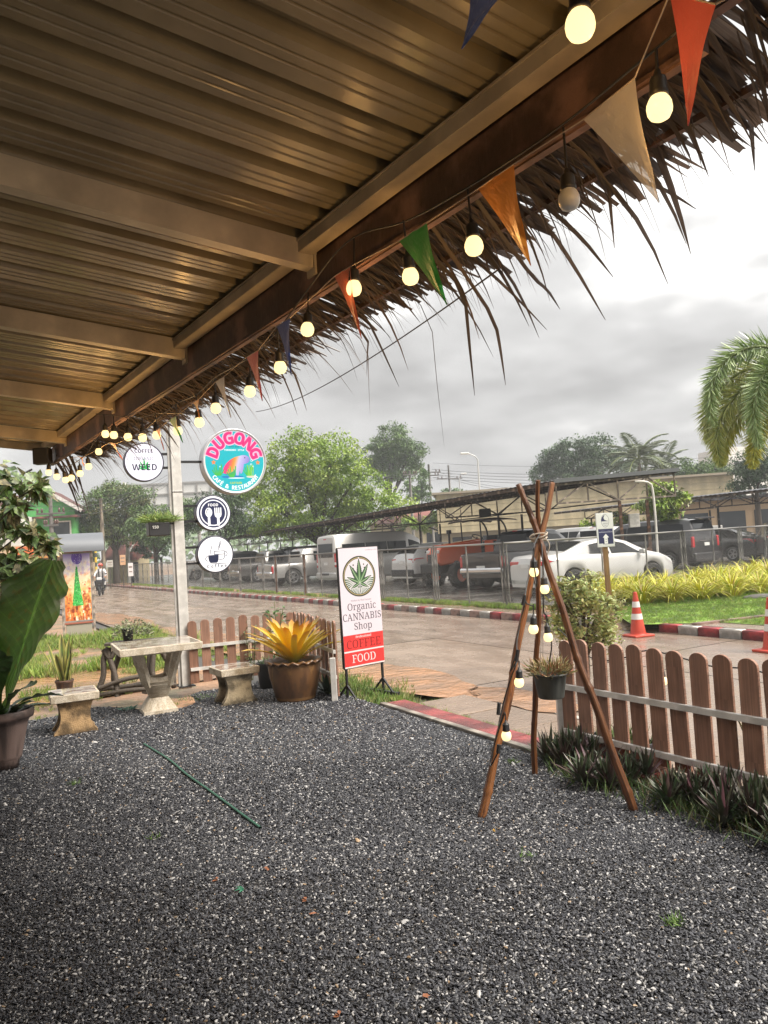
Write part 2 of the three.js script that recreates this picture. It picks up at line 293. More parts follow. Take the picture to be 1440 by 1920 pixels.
// ---------------------------------------------------------------- the yard: dark crushed gravel
const inYard = (s, n) => s < 8.95 + 0.35 * Math.sin(n * 2.1) + 0.2 * Math.sin(n * 5.3 + 1) + (n > 2.3 ? 0.5 : 0) && n < 3.66;
const gravelTex = dtex(1024, (u, v) => { const c = hash3(u * 340, v * 340, 1), k = hash3(u * 340, v * 340, 2), e = 0.85 + 0.3 * hash3(u * 1024, v * 1024, 9); const L = c > 0.86 ? 0.10 + 0.4 * k : 0.012 + 0.04 * k; const q = lin(L * e, L * e * 0.96, L * e * 0.94); return q.map((x) => clamp(x)); }, true);
{
  const o = [[-9, -2.6], [-9, 3.66]]; for (let n = 3.66; n > -2.6; n -= 0.12) o.push([8.95 + 0.35 * Math.sin(n * 2.1) + 0.2 * Math.sin(n * 5.3 + 1) + (n > 2.3 ? 0.5 : 0), n]);
  structure('yard_gravel_bed', sheet(rnOutline(o), -0.006), M(1, 1, 1, { map: rep(gravelTex, 0.45), roughness: 0.6, bumpMap: rep(gravelTex, 0.45), bumpScale: 0.008 }));
  const N = 520000, stone = new THREE.IcosahedronGeometry(1, 0); { const p = stone.attributes.position; const seen = {}; for (let i = 0; i < p.count; i++) { const key = [p.getX(i), p.getY(i), p.getZ(i)].map((x) => x.toFixed(3)).join(); const f = seen[key] ??= rr(0.7, 1.25); p.setXYZ(i, p.getX(i) * f * 1.5, p.getY(i) * f * 0.5, p.getZ(i) * f * 0.8); } stone.computeVertexNormals(); }
  const im = new THREE.InstancedMesh(stone, M(1, 1, 1, { roughness: 0.5 }), N); im.name = 'loose_gravel';
  const q = new THREE.Quaternion(), e = new THREE.Euler(), m = new THREE.Matrix4(), c = new THREE.Color(); let k = 0;
  while (k < N) {
    // more stones where they can be told apart, near the camera
    const D = k < N * 0.34 ? rr(1.4, 4.3) : k < N * 0.68 ? rr(3.9, 6.6) : rr(6, 11.5), half = D * 0.62 + 0.5, x = rr(-half, half * 0.95), s = AX * x + AD * D, n = AD * x - AX * D;
    if (!inYard(s, n) || n < -2.2) continue;
    const near = D < 4.2, size = (rnd() < 0.004 ? 2.1 : 1) * (near ? rr(0.003, 0.007) : D < 6.6 ? rr(0.004, 0.0076) : rr(0.0055, 0.0095));
    e.set(rr(-0.6, 0.6), rr(0, 6.3), rr(-0.6, 0.6)); q.setFromEuler(e);
    m.compose(V(x, size * 0.3 + rr(-0.003, 0.006) + 0.006 * (fbm2(x * 1.1 + 40, D * 1.1, 256, 2) - 0.5), -D), q, V(size, size, size)); im.setMatrixAt(k, m);
    const r = rnd(); let L; if (r < 0.10) { L = rr(0.16, 0.46); c.setRGB(L, L * 0.99, L * 0.98); } else if (r < 0.103 + 0.006 * sstep(0.5, 0.66, fbm2(x * 0.8 + 30, D * 0.8 + 7, 256, 3))) { L = rr(0.2, 0.34); c.setRGB(L, L * 0.72, L * 0.45); } else if (r < 0.36) { L = rr(0.036, 0.095); c.setRGB(L * 0.94, L * 0.99, L * 1.14); } else { L = rr(0.008, 0.031); c.setRGB(L * 0.9, L * 0.97, L * 1.26); }
    im.setColorAt(k, c); k++;
  }
  im.castShadow = im.receiveShadow = true; im.userData = { kind: 'stuff', label: 'loose dark crushed gravel with white chips covering the yard', category: 'gravel' }; scene.add(im);
}
// yard edging: red painted concrete strip at the opening, slabs beyond
{
  const k = thing('yard_edging'); k.userData = { kind: 'structure' };
  const redPaint = M(0.33, 0.06, 0.055, { map: rep(patchy, 0.7), roughness: 0.32, roughnessMap: rep(wetTex, 0.8), bumpMap: rep(fineBump, 2), bumpScale: 0.004 });
  const grey = M(0.30, 0.27, 0.23, { map: rep(patchy, 1.2), roughness: 0.6 });
  for (let s = -7; s < 7.0; s += 1.0) {
    const a = mesh('edging_block', rbox(0.065, 0.14, 0.992, 0.008), grey, k); a.position.copy(RN(s + 0.5, 3.69, -0.035)); a.rotation.y = ROAD_TURN;
    const b = mesh('red_painted_block', rbox(0.23, 0.14, 0.992, 0.012), redPaint, k); b.position.copy(RN(s + 0.5, 3.841, -0.045)); b.rotation.y = ROAD_TURN;
  }
  const slabM = [0.9, 1.0, 1.08].map((f, i) => M(f, f * 0.98, f * 0.95, { map: rep(roadTex, 0.5, 0.5, i * 0.3, 0), roughness: 0.65, roughnessMap: rep(wetTex, 0.6), bumpMap: rep(fineBump, 2), bumpScale: 0.004 }));
  for (let s = -7.4, i = 0; s < 6.8; s += 0.8, i++) { const b = mesh('paving_slab', rbox(0.72, 0.1, 0.786, 0.01), slabM[(i * 5 + 1) % 3], k); b.position.copy(RN(s + 0.4, 4.335, -0.085 + rr(-0.004, 0.004))); b.rotation.y = ROAD_TURN + rr(-0.006, 0.006); }
}
// ================================================================ porch roof
const cream = M(0.70, 0.61, 0.46, { map: rep(mottle, 1.5), roughness: 0.42 });
const brownPaint = M(0.215, 0.122, 0.094, { map: rep(patchy, 1.4), roughness: 0.55, bumpMap: rep(streaks, 2), bumpScale: 0.003 });
const sheetMat = M(0.36, 0.30, 0.18, { map: rep(mottle, 0.8), roughness: 0.2 });
const SLOPE = Math.tan(5 * RAD), EAVE = 2.885, MB = 1.52, T0 = -3.2, T1 = 8.35;
const roofY = (m) => EAVE + (MB - m) * SLOPE;
{
  const porch = thing('porch_roof', 'cafe porch roof of olive ribbed metal sheets on cream rafters and a brown edge beam', 'porch roof');
  // ribbed sheets, one metre wide, ribs running down to the eave
  const inner = -3.0, outer = 1.62, pitch = 0.2;
  for (let t = T0; t < T1; t += 1.0) {
    const pos = [], idx = [], uv = []; const prof = []; const end = Math.min(t + 1.0, T1);
    for (let k = t; k < end - 0.01; k += pitch) prof.push([k, 0], [k + 0.012, -0.042], [k + 0.062, -0.042], [k + 0.074, 0], [k + 0.11, 0], [k + 0.113, -0.006], [k + 0.121, -0.006], [k + 0.124, 0], [k + 0.152, 0], [k + 0.155, -0.006], [k + 0.163, -0.006], [k + 0.166, 0]);
    prof.push([end + 0.02, 0]);
    const cols = [outer, 0.6, -0.8, inner];
    prof.forEach(([k, dy], a) => cols.forEach((m, b) => { const q = PB(k, m, roofY(m) - dy - 0.03 + (t % 2 ? 0.002 : 0)); pos.push(q.x, q.y, q.z); uv.push(k, m); }));
    for (let a = 0; a < prof.length - 1; a++) for (let b = 0; b < 3; b++) { const i = a * 4 + b; idx.push(i, i + 1, i + 4, i + 1, i + 5, i + 4); }
    const g = ribbonGeo(pos, idx, uv); mesh('roof_sheet', toCreasedNormals(g, 0.5), sheetMat, porch);
  }
  // rafters
  for (const px of [2.69, 4.22, 5.79, 7.5, -0.7, -2.4]) {
    const m0 = -3, m1 = MB - 0.002, h = 0.105;
    const a = PB(px, m0, roofY(m0) - 0.035 - h / 2), b = PB(px, m1, roofY(m1) - 0.035 - h / 2);
    mesh('rafter', [bar(a, b, 0.055, h), bar(PB(px, m1 - 0.001, roofY(m1) - 0.04 - h * 0.62), PB(px, m1 + 0.012, roofY(m1) - 0.04 - h * 0.62), 0.068, h * 1.15)], cream, porch);
  }
  // cream C-purlin beside the beam (web, two lips) and the brown beam with a small lip under it
  const t0 = T0, t1 = T1 - 0.1;
  mesh('eave_closure', bar(PB(t0, 1.56, 2.835), PB(t1, 1.56, 2.835), 0.012, 0.085), brownPaint, porch);
  mesh('edge_purlin', [bar(PB(t0, 1.485, 2.80), PB(t1, 1.485, 2.80), 0.062, 0.006), bar(PB(t0, 1.453, 2.823), PB(t1, 1.453, 2.823), 0.006, 0.05), bar(PB(t0, 1.4525, 2.846), PB(t1, 1.4525, 2.846), 0.016, 0.008)], cream, porch);
  mesh('edge_beam', [bar(PB(0.93, 1.540, 2.715), PB(t1, 1.540, 2.715), 0.025, 0.165), bar(PB(0.93, 1.522, 2.645), PB(t1, 1.522, 2.645), 0.012, 0.012)], brownPaint, porch);
  // end gutter board and junction clutter at the far corner
  mesh('end_trim', [bar(PB(T1, -3, roofY(-3) - 0.05), PB(T1, 1.5, roofY(1.5) - 0.05), 0.03, 0.1)], cream, porch);
  mesh('junction_box', [rbox(0.16, 0.16, 0.1, 0.01)], M(0.05, 0.05, 0.05, { roughness: 0.5 }), porch).position.copy(PB(8.05, 1.42, 2.70));
  // porch posts behind the frame: the roof stands on them
  for (const t of [-3.0]) mesh('porch_post', bar(PB(t, 1.46, 0), PB(t, 1.46, 2.79), 0.09, 0.09), cream, porch);
  for (const t of [-3.0, 2.5, 8.0]) mesh('porch_post', bar(PB(t, -2.85, 0), PB(t, -2.85, roofY(-2.85) - 0.14), 0.09, 0.09), cream, porch);
}
{ // the cafe's front wall behind the porch (behind and left of the camera)
  const cafe = thing('cafe_wall', 'cream rendered front wall of the cafe behind the porch', 'wall');
  mesh('wall', [bar(PB(-9, -3.1, 1.6), PB(7.5, -3.1, 1.6), 0.18, 3.4)], M(0.42, 0.36, 0.27, { map: rep(mottle, 0.8), roughness: 0.85 }), cafe);
  mesh('skirting', [bar(PB(-9, -2.99, 0.12), PB(7.5, -2.99, 0.12), 0.03, 0.24)], brownPaint, cafe);
}

// ---------------------------------------------------------------- palm-leaf thatch along the eave
{
  const thatch = thing('thatch_fringe', 'dry brown palm leaf thatch hanging along the outer eave of the porch', 'thatch');
  const leafTones = [[0.14, 0.112, 0.098], [0.18, 0.138, 0.115], [0.115, 0.095, 0.088], [0.23, 0.16, 0.12], [0.165, 0.138, 0.126]];
  const tMat = M(1, 1, 1, { vertexColors: true, map: streaks, roughness: 0.75, transmission: 0.3, thickness: 0 });
  // a palm leaflet: narrow strip from the batten outwards and down, creased, drooping at the tip
  const leaflet = (t, m, y, dt, out, drop, w, L, droop, tone, blunt) => {
    const pos = [], idx = [], uv = [], col = []; const n = 5; const side = PB(1, 0).normalize(); const c = tone;
    let p = PB(t, m, y); const dir0 = PB(dt, out, 0).sub(PB(0, 0, 0)); dir0.y = -drop; dir0.normalize(); let d = dir0.clone(); const s0 = d.clone().cross(V(0, 1, 0)).normalize(), tw = gauss() * (blunt ? 0.25 : 0.7);
    for (let i = 0; i <= n; i++) {
      const f = i / n, ww = w * 0.5 * (blunt ? (f > 0.9 ? 0.75 : 1) : f < 0.15 ? 0.7 + 2 * f : 1 - ((f - 0.15) / 0.85) ** 2.2 * 0.93), s = s0.clone().applyAxisAngle(d, tw * f), up = s.clone().cross(d);
      for (const k of [-1, 0, 1]) { const q = p.clone().addScaledVector(s, k * ww).addScaledVector(up, k ? 0 : ww * 0.5); pos.push(q.x, q.y, q.z); uv.push((k + 1) * w * 8, f * L * 1.5); const v = 0.9 + 0.2 * f; col.push(c[0] * v, c[1] * v, c[2] * v); }
      if (i < n) { const b = i * 3; for (const k of [0, 1]) idx.push(b + k, b + k + 1, b + k + 3, b + k + 1, b + k + 4, b + k + 3); }
      p = p.clone().addScaledVector(d, L / n); d.y -= droop / n; d.normalize();
    }
    return ribbonGeo(pos, idx, uv, col);
  };
  // battens that carry it
  mesh('batten', [bar(PB(T0, 1.66, 2.80), PB(8.2, 1.66, 2.80), 0.03, 0.03)], brownPaint, thatch);
  mesh('batten', [bar(PB(T0, 1.92, 2.72), PB(8.2, 1.92, 2.72), 0.02, 0.02)], brownPaint, thatch);
  const under = [], loose = [];
  for (let t = -3.2; t < 8.3; t += 0.0052) {                      // the packed body, three layers
    for (let l = 0; l < 3; l++) {
      if (rnd() < 0.68) continue;
      const cl = fbm2(t * 2.2 + l * 17, 3 + l, 128, 3);
      under.push(leaflet(t + rr(-0.02, 0.02), 1.56 + l * 0.10 + rr(-0.02, 0.02), 2.83 - l * 0.028 + rr(-0.012, 0.012), rr(-0.22, 0.12), 1, 0.215 + rr(-0.06, 0.08), rr(0.016, 0.038), (l === 2 ? 0.29 : 0.34) * (0.5 + 1.0 * cl) + rr(-0.06, 0.06), rnd() < 0.75 ? rr(0.0, 0.1) : rr(0.1, 0.4), pick(leafTones), rnd() < 0.8));
    }
  }
  const b = mesh('packed_leaves', under, tMat, thatch); b.userData.kind = 'stuff';
  // single leaves that stand out at the edge
  const N = 240;
  for (let i = 0; i < N; i++) {
    const t = -1.2 + 9.4 * (i + rnd()) / N, long = rnd() < 0.16;
    mesh('thatch_leaf', leaflet(t, 1.70 + rr(-0.05, 0.1), 2.775 + rr(-0.03, 0.02), rr(-0.45, 0.45), 1, rr(0.25, 0.6), rr(0.008, 0.026), long ? rr(0.42, 0.62) : rr(0.2, 0.38), long ? rr(0.9, 2.2) : rr(0.3, 1.2), pick(leafTones)), tMat, thatch);
  }
  for (const [px, py, px2, py2] of [[865, 545, 890, 742], [1128, 275, 1152, 465], [686, 630, 688, 705], [1020, 420, 1135, 600], [800, 590, 833, 838], [685, 650, 694, 780], [1398, 180, 1415, 320], [925, 600, 948, 722], [545, 690, 575, 770], [1000, 520, 1050, 580], [1180, 330, 1305, 392], [1250, 230, 1298, 305], [880, 480, 1025, 618], [1040, 400, 1150, 520], [680, 590, 748, 725]]) { // the longest drooping ones, as they hang
    const a = onBeam(px, py, 1.95 + rr(-0.05, 0.1)), e = onBeam(px2, py2, 2.02 + rr(0, 0.12)); const d = e.clone().sub(a), L = d.length(); const pos = [], idx = [], uv = [], col = [], n = 7, c = pick(leafTones), w = L > 0.33 && (px === 800 || px === 685) ? 0.005 : rr(0.016, 0.026), s = PB(1, 0).sub(PB(0, 0)).normalize();
    const top = a.clone().add(PB(0, -0.25, 0.14)).sub(PB(0, 0, 0)); 
    const cv = new THREE.CatmullRomCurve3([PB(a.x * BX - a.z * BD, 1.66, Math.max(2.78, a.y + 0.1)), a, a.clone().lerp(e, 0.5).add(V(0.004, 0.01, 0)), e]);
    for (let i = 0; i <= n; i++) { const f = i / n, q = cv.getPoint(f), ww = w * 0.5 * (1 - f ** 3 * 0.9); for (const k of [-1, 0, 1]) { pos.push(q.x + s.x * k * ww, q.y, q.z + s.z * k * ww - (k ? 0 : ww * 0.4)); uv.push((k + 1) * 0.2, f); col.push(...c); } if (i < n) { const b0 = i * 3; for (const k of [0, 1]) idx.push(b0 + k, b0 + k + 1, b0 + k + 3, b0 + k + 1, b0 + k + 4, b0 + k + 3); } }
    mesh('thatch_leaf', ribbonGeo(pos, idx, uv, col), tMat, thatch);
  }
  const fib = []; for (let i = 0; i < 650; i++) { const t = -1.4 + 9.7 * rnd(); fib.push(leaflet(t, 1.66 + rr(0, 0.2), 2.78 + rr(-0.05, 0.02), rr(-0.5, 0.5), 1, rr(0.2, 0.8), rr(0.0025, 0.006), rr(0.16, 0.42), rr(0.1, 1.8), pick(leafTones))); }
  mesh('loose_fibres', fib, tMat, thatch).userData.kind = 'stuff';
  // a tangle of dry leaf hanging at the far corner
  const cA = onBeam(110, 870, 1.5), cB = onBeam(172, 950, 1.7);
  for (let i = 0; i < 9; i++) mesh('thatch_leaf', leaflet(8.0 + rr(-0.2, 0.25), 1.55 + rr(-0.05, 0.15), 2.70, rr(-0.6, 0.6), rr(0.3, 1), rr(0.7, 1.6), rr(0.02, 0.04), rr(0.4, 0.75), rr(0.2, 1), pick(leafTones)), tMat, thatch);
}

// ---------------------------------------------------------------- string lights and bunting on the beam
const blackRubber = M(0.018, 0.018, 0.019, { roughness: 0.5 });
const bulbOn = M(0.4, 0.36, 0.26, { roughness: 0.35, emissive: new THREE.Color().setRGB(1.0, 0.72, 0.31), emissiveIntensity: 0.40 });
const bulbOff = M(0.62, 0.62, 0.60, { roughness: 0.3, transmission: 0.25, thickness: 0 });
const bulbGeo = lathe([[0.0001, -0.1], [0.012, -0.0985], [0.021, -0.093], [0.0262, -0.083], [0.0275, -0.073], [0.0262, -0.063], [0.022, -0.0535], [0.0175, -0.047], [0.0145, -0.043], [0.0001, -0.041]], 18);
const socketGeo = merge([lathe([[0.0001, 0.012], [0.006, 0.012], [0.0085, 0.0], [0.0165, -0.006], [0.0185, -0.012], [0.0185, -0.034], [0.0205, -0.036], [0.0205, -0.044], [0.0165, -0.05], [0.0001, -0.05]], 14)]);
function hangBulb(parent, at, drop, lit = true, scale = 1, power = 0.030) { // at: bulb centre; the socket hangs from a drop wire
  const b = new THREE.Group(); b.name = 'bulb'; b.position.copy(at).add(V(0, 0.073 * scale, 0)); b.scale.setScalar(scale); b.rotation.set(rr(-0.12, 0.12), rr(0, 6), rr(-0.12, 0.12)); parent.add(b);
  mesh('globe', bulbGeo, lit ? bulbOn : bulbOff, b); mesh('socket', socketGeo, blackRubber, b);
  if (drop > 0) mesh('drop_wire', rod(V(0, 0.01, 0), V(0, drop, 0), 0.0035, 5), blackRubber, b);
  if (lit) { const l = new THREE.PointLight(0xffc070, power, 0, 2); l.position.set(0, -0.073, 0); l.castShadow = true; b.add(l); }
  return b;
}
function cableOf(parent, pts, r = 0.0036) { return mesh('cable', tube(pts, r, pts.length * 6, 5), blackRubber, parent); }
{
  const st = thing('string_lights', 'string of round warm bulbs on black cable along the brown porch beam', 'string lights', V(0, 0, 0), 0, 'strings of round bulbs');
  const spec = [[1238, 203, 1.44, 1], [1067, 378, 1.5, 0], [887, 465, 1.48, 1], [767, 518, 1.48, 1], [666, 541, 1.46, 1], [579, 620, 1.5, 1], [525, 689, 1.5, 1], [470, 734, 1.52, 1], [405, 766, 1.54, 1], [372, 793, 1.55, 1], [333, 808, 1.55, 1]];
  const pts = [onBeam(1420, -60, 1.45)];
  for (const [px, py, m, lit] of spec) { const p = onBeam(px, py, m), drop = px === 1238 ? 0.06 : px === 1067 ? 0.13 : px > 600 ? 0.11 : 0.09; hangBulb(st, p, drop, lit, 1.0); const q = p.clone(); q.y += 0.073 + drop; pts.push(q); }
  pts.push(onBeam(262, 812, 1.5));
  cableOf(st, pts);
  const st2 = thing('string_lights', 'string of round warm bulbs drooping under the beam near its far end', 'string lights', V(0, 0, 0), 0, 'strings of round bulbs'); const p2 = [onBeam(345, 775, 1.52)];
  for (const [px, py, d] of [[293, 816, 5.05], [268, 821, 5.2], [240, 820, 5.35], [214, 816, 5.5], [197, 814, 5.6]]) { const p = atD(px, py, d); hangBulb(st2, p, 0.07); const q = p.clone(); q.y += 0.143; p2.push(q); }
  p2.push(atD(180, 776, 5.7)); cableOf(st2, p2);
  const st3 = thing('string_lights', 'low loop of round warm bulbs hanging at the far corner of the thatch', 'string lights', V(0, 0, 0), 0, 'strings of round bulbs'); const p3 = [atD(205, 800, 5.8)];
  for (const [px, py, d] of [[185, 847, 5.9], [165, 875, 6.1], [150, 888, 6.2], [135, 897, 6.3], [121, 900, 6.4], [106, 894, 6.5], [92, 886, 6.6]]) { const p = atD(px, py, d); hangBulb(st3, p, 0.04, true, 0.95); const q = p.clone(); q.y += 0.113; p3.push(q); }
  p3.push(atD(88, 840, 6.6)); cableOf(st3, p3);
  const st4 = thing('string_lights', 'large warm bulb hanging below the ribbed roof sheets, away from the beam', 'string lights'); const p = onBeam(1090, 50, 1.16); hangBulb(st4, p, 0.05, true, 1.05); const q = p.clone(); q.y += 0.123;
  cableOf(st4, [onBeam(860, -160, 0.95), q, onBeam(1330, -70, 1.4)]);
}
{
  const cols = { blue: [0.08, 0.14, 0.48], red: [0.74, 0.13, 0.11], white: [0.74, 0.69, 0.62], orange: [0.84, 0.32, 0.05], green: [0.06, 0.42, 0.08], coral: [0.76, 0.18, 0.08] };
  const mats = {}; for (const k in cols) mats[k] = M(...cols[k], { roughness: 0.55, transmission: 0.45, thickness: 0, bumpMap: rep(fineBump, 2), bumpScale: 0.002 });
  const bun = thing('pennant_bunting', 'string of coloured triangular pennants hung along the porch beam', 'bunting');
  // [colour, top corner, top corner, tip] as they hang
  const spec = [['blue', [882, -20], [966, -34], [866, 92], 1.02], ['red', [1256, -12], [1342, 8], [1290, 236], 1.40], ['white', [1094, 224], [1190, 146], [1235, 380], 1.46], ['orange', [896, 354], [963, 308], [995, 498], 1.47], ['green', [748, 452], [800, 418], [838, 572], 1.47], ['coral', [627, 518], [656, 500], [678, 635], 1.46], ['blue', [519, 612], [544, 596], [546, 704], 1.48], ['red', [462, 670], [484, 657], [492, 752], 1.48], ['white', [404, 716], [420, 706], [433, 783], 1.5], ['orange', [363, 755], [373, 748], [374, 785], 1.5], ['green', [316, 788], [330, 780], [343, 830], 1.5], ['coral', [292, 806], [300, 802], [308, 845], 1.5], ['coral', [205, 830], [217, 832], [230, 862], 1.52], ['orange', [148, 856], [156, 858], [158, 874], 1.52]];
  const cord = [];
  for (const [c, a, b, t, m] of spec) {
    const A = onBeam(...a, m), B = onBeam(...b, m - 0.02), T = onBeam(...t, m + rr(-0.05, 0.03)); const nrm = B.clone().sub(A).cross(T.clone().sub(A)).normalize(), w = A.distanceTo(B);
    const pos = [], idx = [], uv = [], n = 8, h = 4; 
    for (let i = 0; i <= n; i++) for (let k = 0; k <= h; k++) { const v = i / n, u = k / h, l = A.clone().lerp(T, v), r = B.clone().lerp(T, v), q = l.lerp(r, u); q.addScaledVector(nrm, w * (0.035 * Math.sin(u * Math.PI * 1.3 + v * 2.4) * Math.sin(v * Math.PI) + 0.012 * Math.sin(u * 9 + v * 7))); pos.push(q.x, q.y, q.z); uv.push(u * 0.2, v * 0.3); }
    for (let i = 0; i < n; i++) for (let k = 0; k < h; k++) { const b0 = i * (h + 1) + k; idx.push(b0, b0 + 1, b0 + h + 1, b0 + 1, b0 + h + 2, b0 + h + 1); }
    const p = mesh('pennant', ribbonGeo(pos, idx, uv), mats[c], bun); setData(p, c + ' triangular pennant');
    cord.push(B, A);
  }
  cord.unshift(onBeam(1430, -40, 1.42)); cord.push(onBeam(100, 868, 1.52));
  const seg = []; const cp = cord.filter((p, i) => i > 2 || i === 0); for (let i = 0; i < cp.length - 1; i++) seg.push(rod(cp[i], cp[i + 1], 0.002, 5)); seg.push(rod(cord[1], cord[2], 0.002, 5), rod(cord[1], onBeam(1100, -90, 1.2), 0.002, 5));
  mesh('cord', seg, M(0.35, 0.30, 0.26, { roughness: 0.8 }), bun);
}
// ================================================================ picket fences
const picketMats = [0, 1, 2, 3].map((i) => M([0.43, 0.36, 0.46, 0.39][i], [0.23, 0.185, 0.25, 0.208][i], [0.155, 0.12, 0.17, 0.14][i], { map: rep(streaks, 3, 1.2, i * 0.23, i * 0.4), roughness: 0.5, bumpMap: rep(streaks, 3, 1.2, i * 0.23, 0), bumpScale: 0.003 }));
const whitePaint = M(0.74, 0.72, 0.68, { map: rep(mottle, 2), roughness: 0.45 });
function picketGeo(w, h, t = 0.017) {
  const s = new THREE.Shape(), r = w / 2; s.moveTo(-r, 0); s.lineTo(r, 0); s.lineTo(r, h - r * 0.8); for (let k = 1; k < 10; k++) { const a = k / 10 * Math.PI; s.lineTo(Math.cos(a) * r, h - r * 0.8 + Math.sin(a) * r * 0.8); } s.lineTo(-r, h - r * 0.8); s.closePath();
  const g = new THREE.ExtrudeGeometry(s, { depth: t, bevelEnabled: true, bevelSize: 0.002, bevelThickness: 0.002, bevelSegments: 1, curveSegments: 4 }); g.translate(0, 0, -t / 2); return g;
}
const nailGeo = new THREE.CylinderGeometry(0.004, 0.004, 0.003, 6).rotateX(Math.PI / 2), nailMat = M(0.12, 0.08, 0.06, { roughness: 0.6, metalness: 0.5 });
function fence(label, list, base, h, w, railH, posts, flip = 1) { // list: ground positions of the pickets, in order
  const f = thing('picket_fence', label, 'picket fence', V(0, 0, 0), 0, 'brown picket fences');
  const geos = [0, 1, 2].map(() => picketGeo(w, h + rr(-0.004, 0.004)));
  list.forEach((p, i) => {
    const q = list[Math.min(i + 1, list.length - 1)], r = list[Math.max(i - 1, 0)], turn = -Math.atan2(q.z - r.z, q.x - r.x);
    const m = mesh('picket', geos[i % 3], picketMats[(i * 5 + 1) % 4], f); m.position.set(p.x, base + rr(-0.011, 0.011), p.z); m.rotation.set(rr(-0.01, 0.01), turn, rr(-0.014, 0.014), 'YXZ'); for (const y of railH) mesh('nail_head', nailGeo, nailMat, m).position.set(rr(-0.012, 0.012), y - base, 0.0115 * -flip);
  });
  const a = list[0], b = list[list.length - 1], d = b.clone().sub(a).normalize(), nrm = V(-d.z, 0, d.x).multiplyScalar(0.024 * flip);
  for (const y of railH) mesh('rail', bar(a.clone().addScaledVector(d, -0.05).add(nrm).setY(y), b.clone().addScaledVector(d, 0.05).add(nrm).setY(y), 0.03, 0.038), whitePaint, f);
  for (const p of posts) mesh('post', rbox(0.06, 0.50, 0.06, 0.005, 0, 0.21, 0), whitePaint, f).position.set(p.x, 0, p.z);
  return f;
}
const spaced = (a, b, n) => Array.from({ length: n }, (_, i) => a.clone().lerp(b, i / (n - 1)));
// right-hand fence along the road, from the opening towards the viewer
const fr0 = onY(1052, 1402), fr1 = RN(AX * 2.29 + AD * 4.15, 4.02); const frA = V(1.295, 0, -5.84), frB = V(3.0, 0, -2.92);
{
  const d = frB.clone().sub(frA).normalize(), L = []; for (let i = 0; i < 20; i++) L.push(frA.clone().addScaledVector(d, i * 0.168));
  const p0 = frA.clone().addScaledVector(d, -0.09);
  fence('brown round-topped picket fence with white rails beside the bamboo tripod', L, 0.06, 0.765, 0.122, [0.14, 0.475], [p0], 1);
  const f = scene.children[scene.children.length - 1];
  mesh('stake', rbox(0.09, 0.3, 0.03, 0.004), picketMats[0], f).position.copy(frA.clone().addScaledVector(d, 0.86).add(V(-0.02, 0.0, -0.03)));
}
// side fence beside the white sign post and its return along the road behind the bromeliad
const faA = onY(356, 1288), faC = V(-1.34, 0, -10.3), faE = onY(634, 1312);
fence('brown picket fence between the white sign post and the bromeliad pot', spaced(faA.clone().add(V(0.07, 0, 0)), faC, 9), 0.05, 0.78, 0.108, [0.22, 0.50], [], 1);
fence('short brown picket fence return behind the bromeliad, ending at the banner', spaced(faC.clone().add(V(0.09, 0, 0.16)), faE, 11), 0.04, 0.80, 0.09, [0.25, 0.52], [faE.clone().add(V(-0.03, 0, 0.07))], 1);

